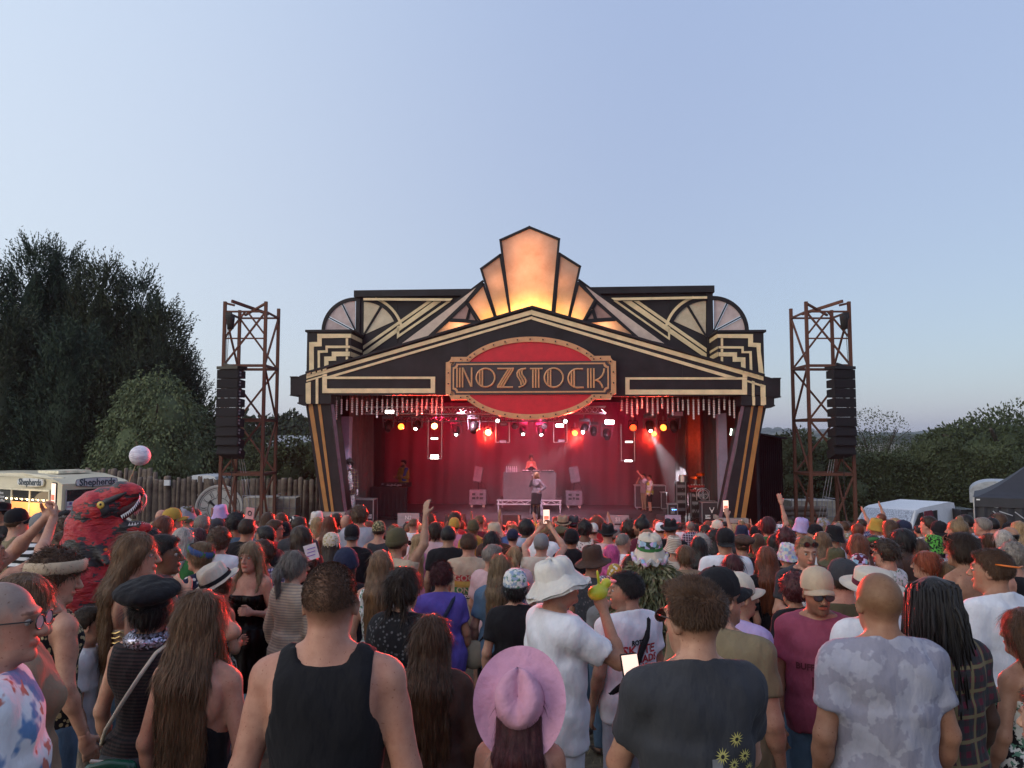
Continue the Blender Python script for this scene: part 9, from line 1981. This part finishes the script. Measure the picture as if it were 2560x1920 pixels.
nt.links.new(ramp(nt, noise(nt, v, 7, 5, .7), [(.42, (.52, .46, .55)), (.52, (.72, .68, .76))]), b.inputs['Base Color']); f2 = MB().ball((0, 0, 0), .13, 24, 16); f2.ob('ball', m, t, True); q = U(318, 1216, 10)-p; bar('stick', (-.05, 0, -.12), tuple(q), .006, M_('cane', (.35, .28, .16), .6), t, 5); bar('stick_tip', (-.03, 0, .12), (-.07, 0, .2), .004, DARK, t, 4)

# ---------------------------------------------------------------- people on the stage
def onstage(sx, top_y, foot_z, d, label, **k):
 a = L(sx, top_y, d); H = a.z-foot_z-k.pop('up', .0); w_ = MS @ Vector((a.x, d, foot_z)); yaw = k.pop('yaw', 180)
 return person(0, 0, 0, k.pop('sex', 'm'), yaw, k.pop('hair'), k.pop('skin', 'fair'), k.pop('top'), k.pop('pat', None), k.pop('low'), label, 0 if k.pop('hd', 1) else 1, k.pop('b', 1.0), k.pop('ra', 'down'), k.pop('la', 'down'), k.pop('hy', 0), k.pop('hp', 0), k.pop('hatk', None), pos=tuple(w_), H=H, fuzz=3000, seed=k.pop('seed', 3), **k)
# singer
t, f = onstage(1341, 1181, STZ, 3.3, 'singer with long golden braids, silver jacket and short dark skirt on the stage', sex='f', yaw=150, hair=('vlong', 'dark blonde'), skin='brown', top=('jacket', (.10, .10, .12)), low=('skirt', 'black'), ra='mic', la='akimbo', hy=-25, face=True, hl=.42)
V = [(r_*cos(an), r_*.8*sin(an)-.02, zz) for i in range(25) for an in [radians(150+240*i/24)] for r_, zz in ((.15, 1.1), (.19, .85), (.235, .55), (.26+.02*sin(i*1.7), .16))]
link('coat_tail', mesh('coat_tail', V, [(i*4+j, i*4+j+1, i*4+j+5, i*4+j+4) for i in range(24) for j in range(3)], CL['vstr'], True), t).color = (.12, .12, .14, 1)
for sg in (1, -1): MB().bar((sg*.099, .0, .48), (sg*.10, -.015, .08), .062, 12, .048).ob('boot', M_('black_boot', (.015, .012, .015), .4), t, True)
w_ = wpt(t, f, 1, (0, .03, .03)); q = thing('microphone', 'black microphone held to the mouth of the singer', 'microphone', tuple(w_)); MB().bar((0, 0, -.09), (0, 0, .03), .011, 8, .016).ob('handle', DARK, q); MB().ball((0, 0, .05), .024, 10, 6).ob('head', GREY, q, True)
# DJ
t, f = onstage(1328, 1137, RISZ, 7.0, 'DJ with tied back hair and headphones round the neck behind the DJ table', sex='f', hair=('bun', 'dark brown'), top=('strappy', 'black'), low=('trousers', 'black'), ra='hold', la='hold', face=True, hp=-8)
MB().tube([(.075*cos(a), .070*sin(a)+.0, 1.475+.02*sin(a)) for a in [2*pi*i/20 for i in range(18)]], .010, 6).ob('headphones', DARK, t, True)
# man in plaid
t, f = onstage(872, 1150, STZ, 1.5, 'man with a curly black wig, white face paint, plaid jacket and patterned dungarees on stage', yaw=-150, hair=('afro', 'black'), skin='fair', top=('jacket', 'maroon'), pat='plaid', low=('trousers', 'cream'), ra='fold', face=True, gl='dark')
for c in t.children:
 if c.name.startswith('body'): c.color = (.62, .58, .66, 1)
 if c.name.startswith('trousers'): me = c.data.copy(); me.materials.clear(); me.materials.append(CL['floral']); c.data = me; c.color = (.40, .36, .44, 1)
f2 = Sdf((-.2, 0, .9), (.2, .25, 1.5), .012); f2.el((0, .085, 1.20), (.085, .07, .24), .02); f2.el((0, .11, 1.02), (.10, .05, .16), .02); V, Q = f2.mesh(); link('dungaree_bib', mesh('dungaree_bib', V, Q, CL['floral'], True), t).color = (.50, .44, .55, 1)
# crew member in yellow and blue
t, f = onstage(1009, 1150, STZ, 5.4, 'bearded man in a blue and yellow jacket with folded arms behind the left table', yaw=140, hair=('short', 'black'), skin='olive', top=('jumper', 'mustard'), low=('trousers', 'charcoal'), ra='cross', la='cross', beard=.9, face=True)
f2 = Sdf((-.3, -.2, 1.0), (.0, .25, 1.5), .014); f2.rc((-.17, .02, 1.42), (-.10, .05, 1.10), .075, .09, .02); V, Q = f2.mesh(); link('blue_panel', mesh('blue_panel', V, Q, CL['plain'], True), t).color = (.04, .09, .35, 1)
# stage hands
t, f = onstage(1624, 1188, STZ, 6.2, 'stage hand in a yellow hi-vis vest and black shorts facing left', yaw=100, hair=('short', 'dark brown'), top=('tshirt', 'white'), low=('shorts', 'black'), face=True, hy=10)
hv = top_mesh(f, 'vest', .016, 0); hv.materials.append(M_('hi_vis_yellow', (.55, .62, .08), .6)); hv.name = 'hi_vis_vest'; o = link('hi_vis_vest', hv, t, Matrix.Diagonal((1.12, 1.12, 1, 1)))
for zz in (1.02, 1.14): MB().lathe([(.205, zz), (.205, zz+.045)], 24, 1, .76).ob('reflective_band', ALU, t, True)
t, f = onstage(1609, 1184, STZ, 6.7, 'stage hand bending his arm to his face, in khaki trousers beside the white balloon', yaw=115, hair=('short', 'black'), top=('tshirt', 'grey'), low=('trousers', 'khaki'), ra='drink', la='photo', face=True)
p = MS @ L(1612, 1202, 6.1); t = thing('balloon', 'white balloon held between the two stage hands', 'balloon', tuple(p)); MB().ball((0, 0, 0), .10, 18, 12).ob('ball', M_('white_rubber', (.5, .5, .58), .35), t, True); MB().lathe([(.004, -.115), (.012, -.118), (.004, -.10)], 8).ob('knot', WHITE, t)
for sx_, sy_, d_, tx, ty, td, W_, c_ in ((1000, 960, -.6, 872, 1200, 1.5, 420, (.95, .85, 1)), (1341, 1050, .9, 1341, 1225, 3.3, 40, (1, .7, .68)), (1330, 1060, 3.4, 1328, 1160, 7, 160, (1, .6, .65)), (1640, 1050, 3.2, 1622, 1215, 6.3, 260, (1, .9, .8))):
 p, q = L(sx_, sy_, d_), L(tx, ty, td); pt('added_face_light', tuple(p), c_, W_, .12, 'SPOT', q-p, 26, .6)  # spots added to brighten the performers, with no fixture behind them

# ---------------------------------------------------------------- evening haze over the whole valley
def haze():
 m = bpy.data.materials.new('evening_haze'); m.use_nodes = True; nt = m.node_tree; nt.nodes.clear(); o = nt.nodes.new('ShaderNodeOutputMaterial')
 v = N(nt, 'ShaderNodeVolumePrincipled', i_Density=.00022, i_Anisotropy=.2); v.inputs['Color'].default_value = (.82, .88, 1, 1); nt.links.new(v.outputs[0], o.inputs['Volume'])
 tag(MB().box(-2700, 2700, -60, 3400, -4, 62).ob('haze', m), kind='stuff')
haze()
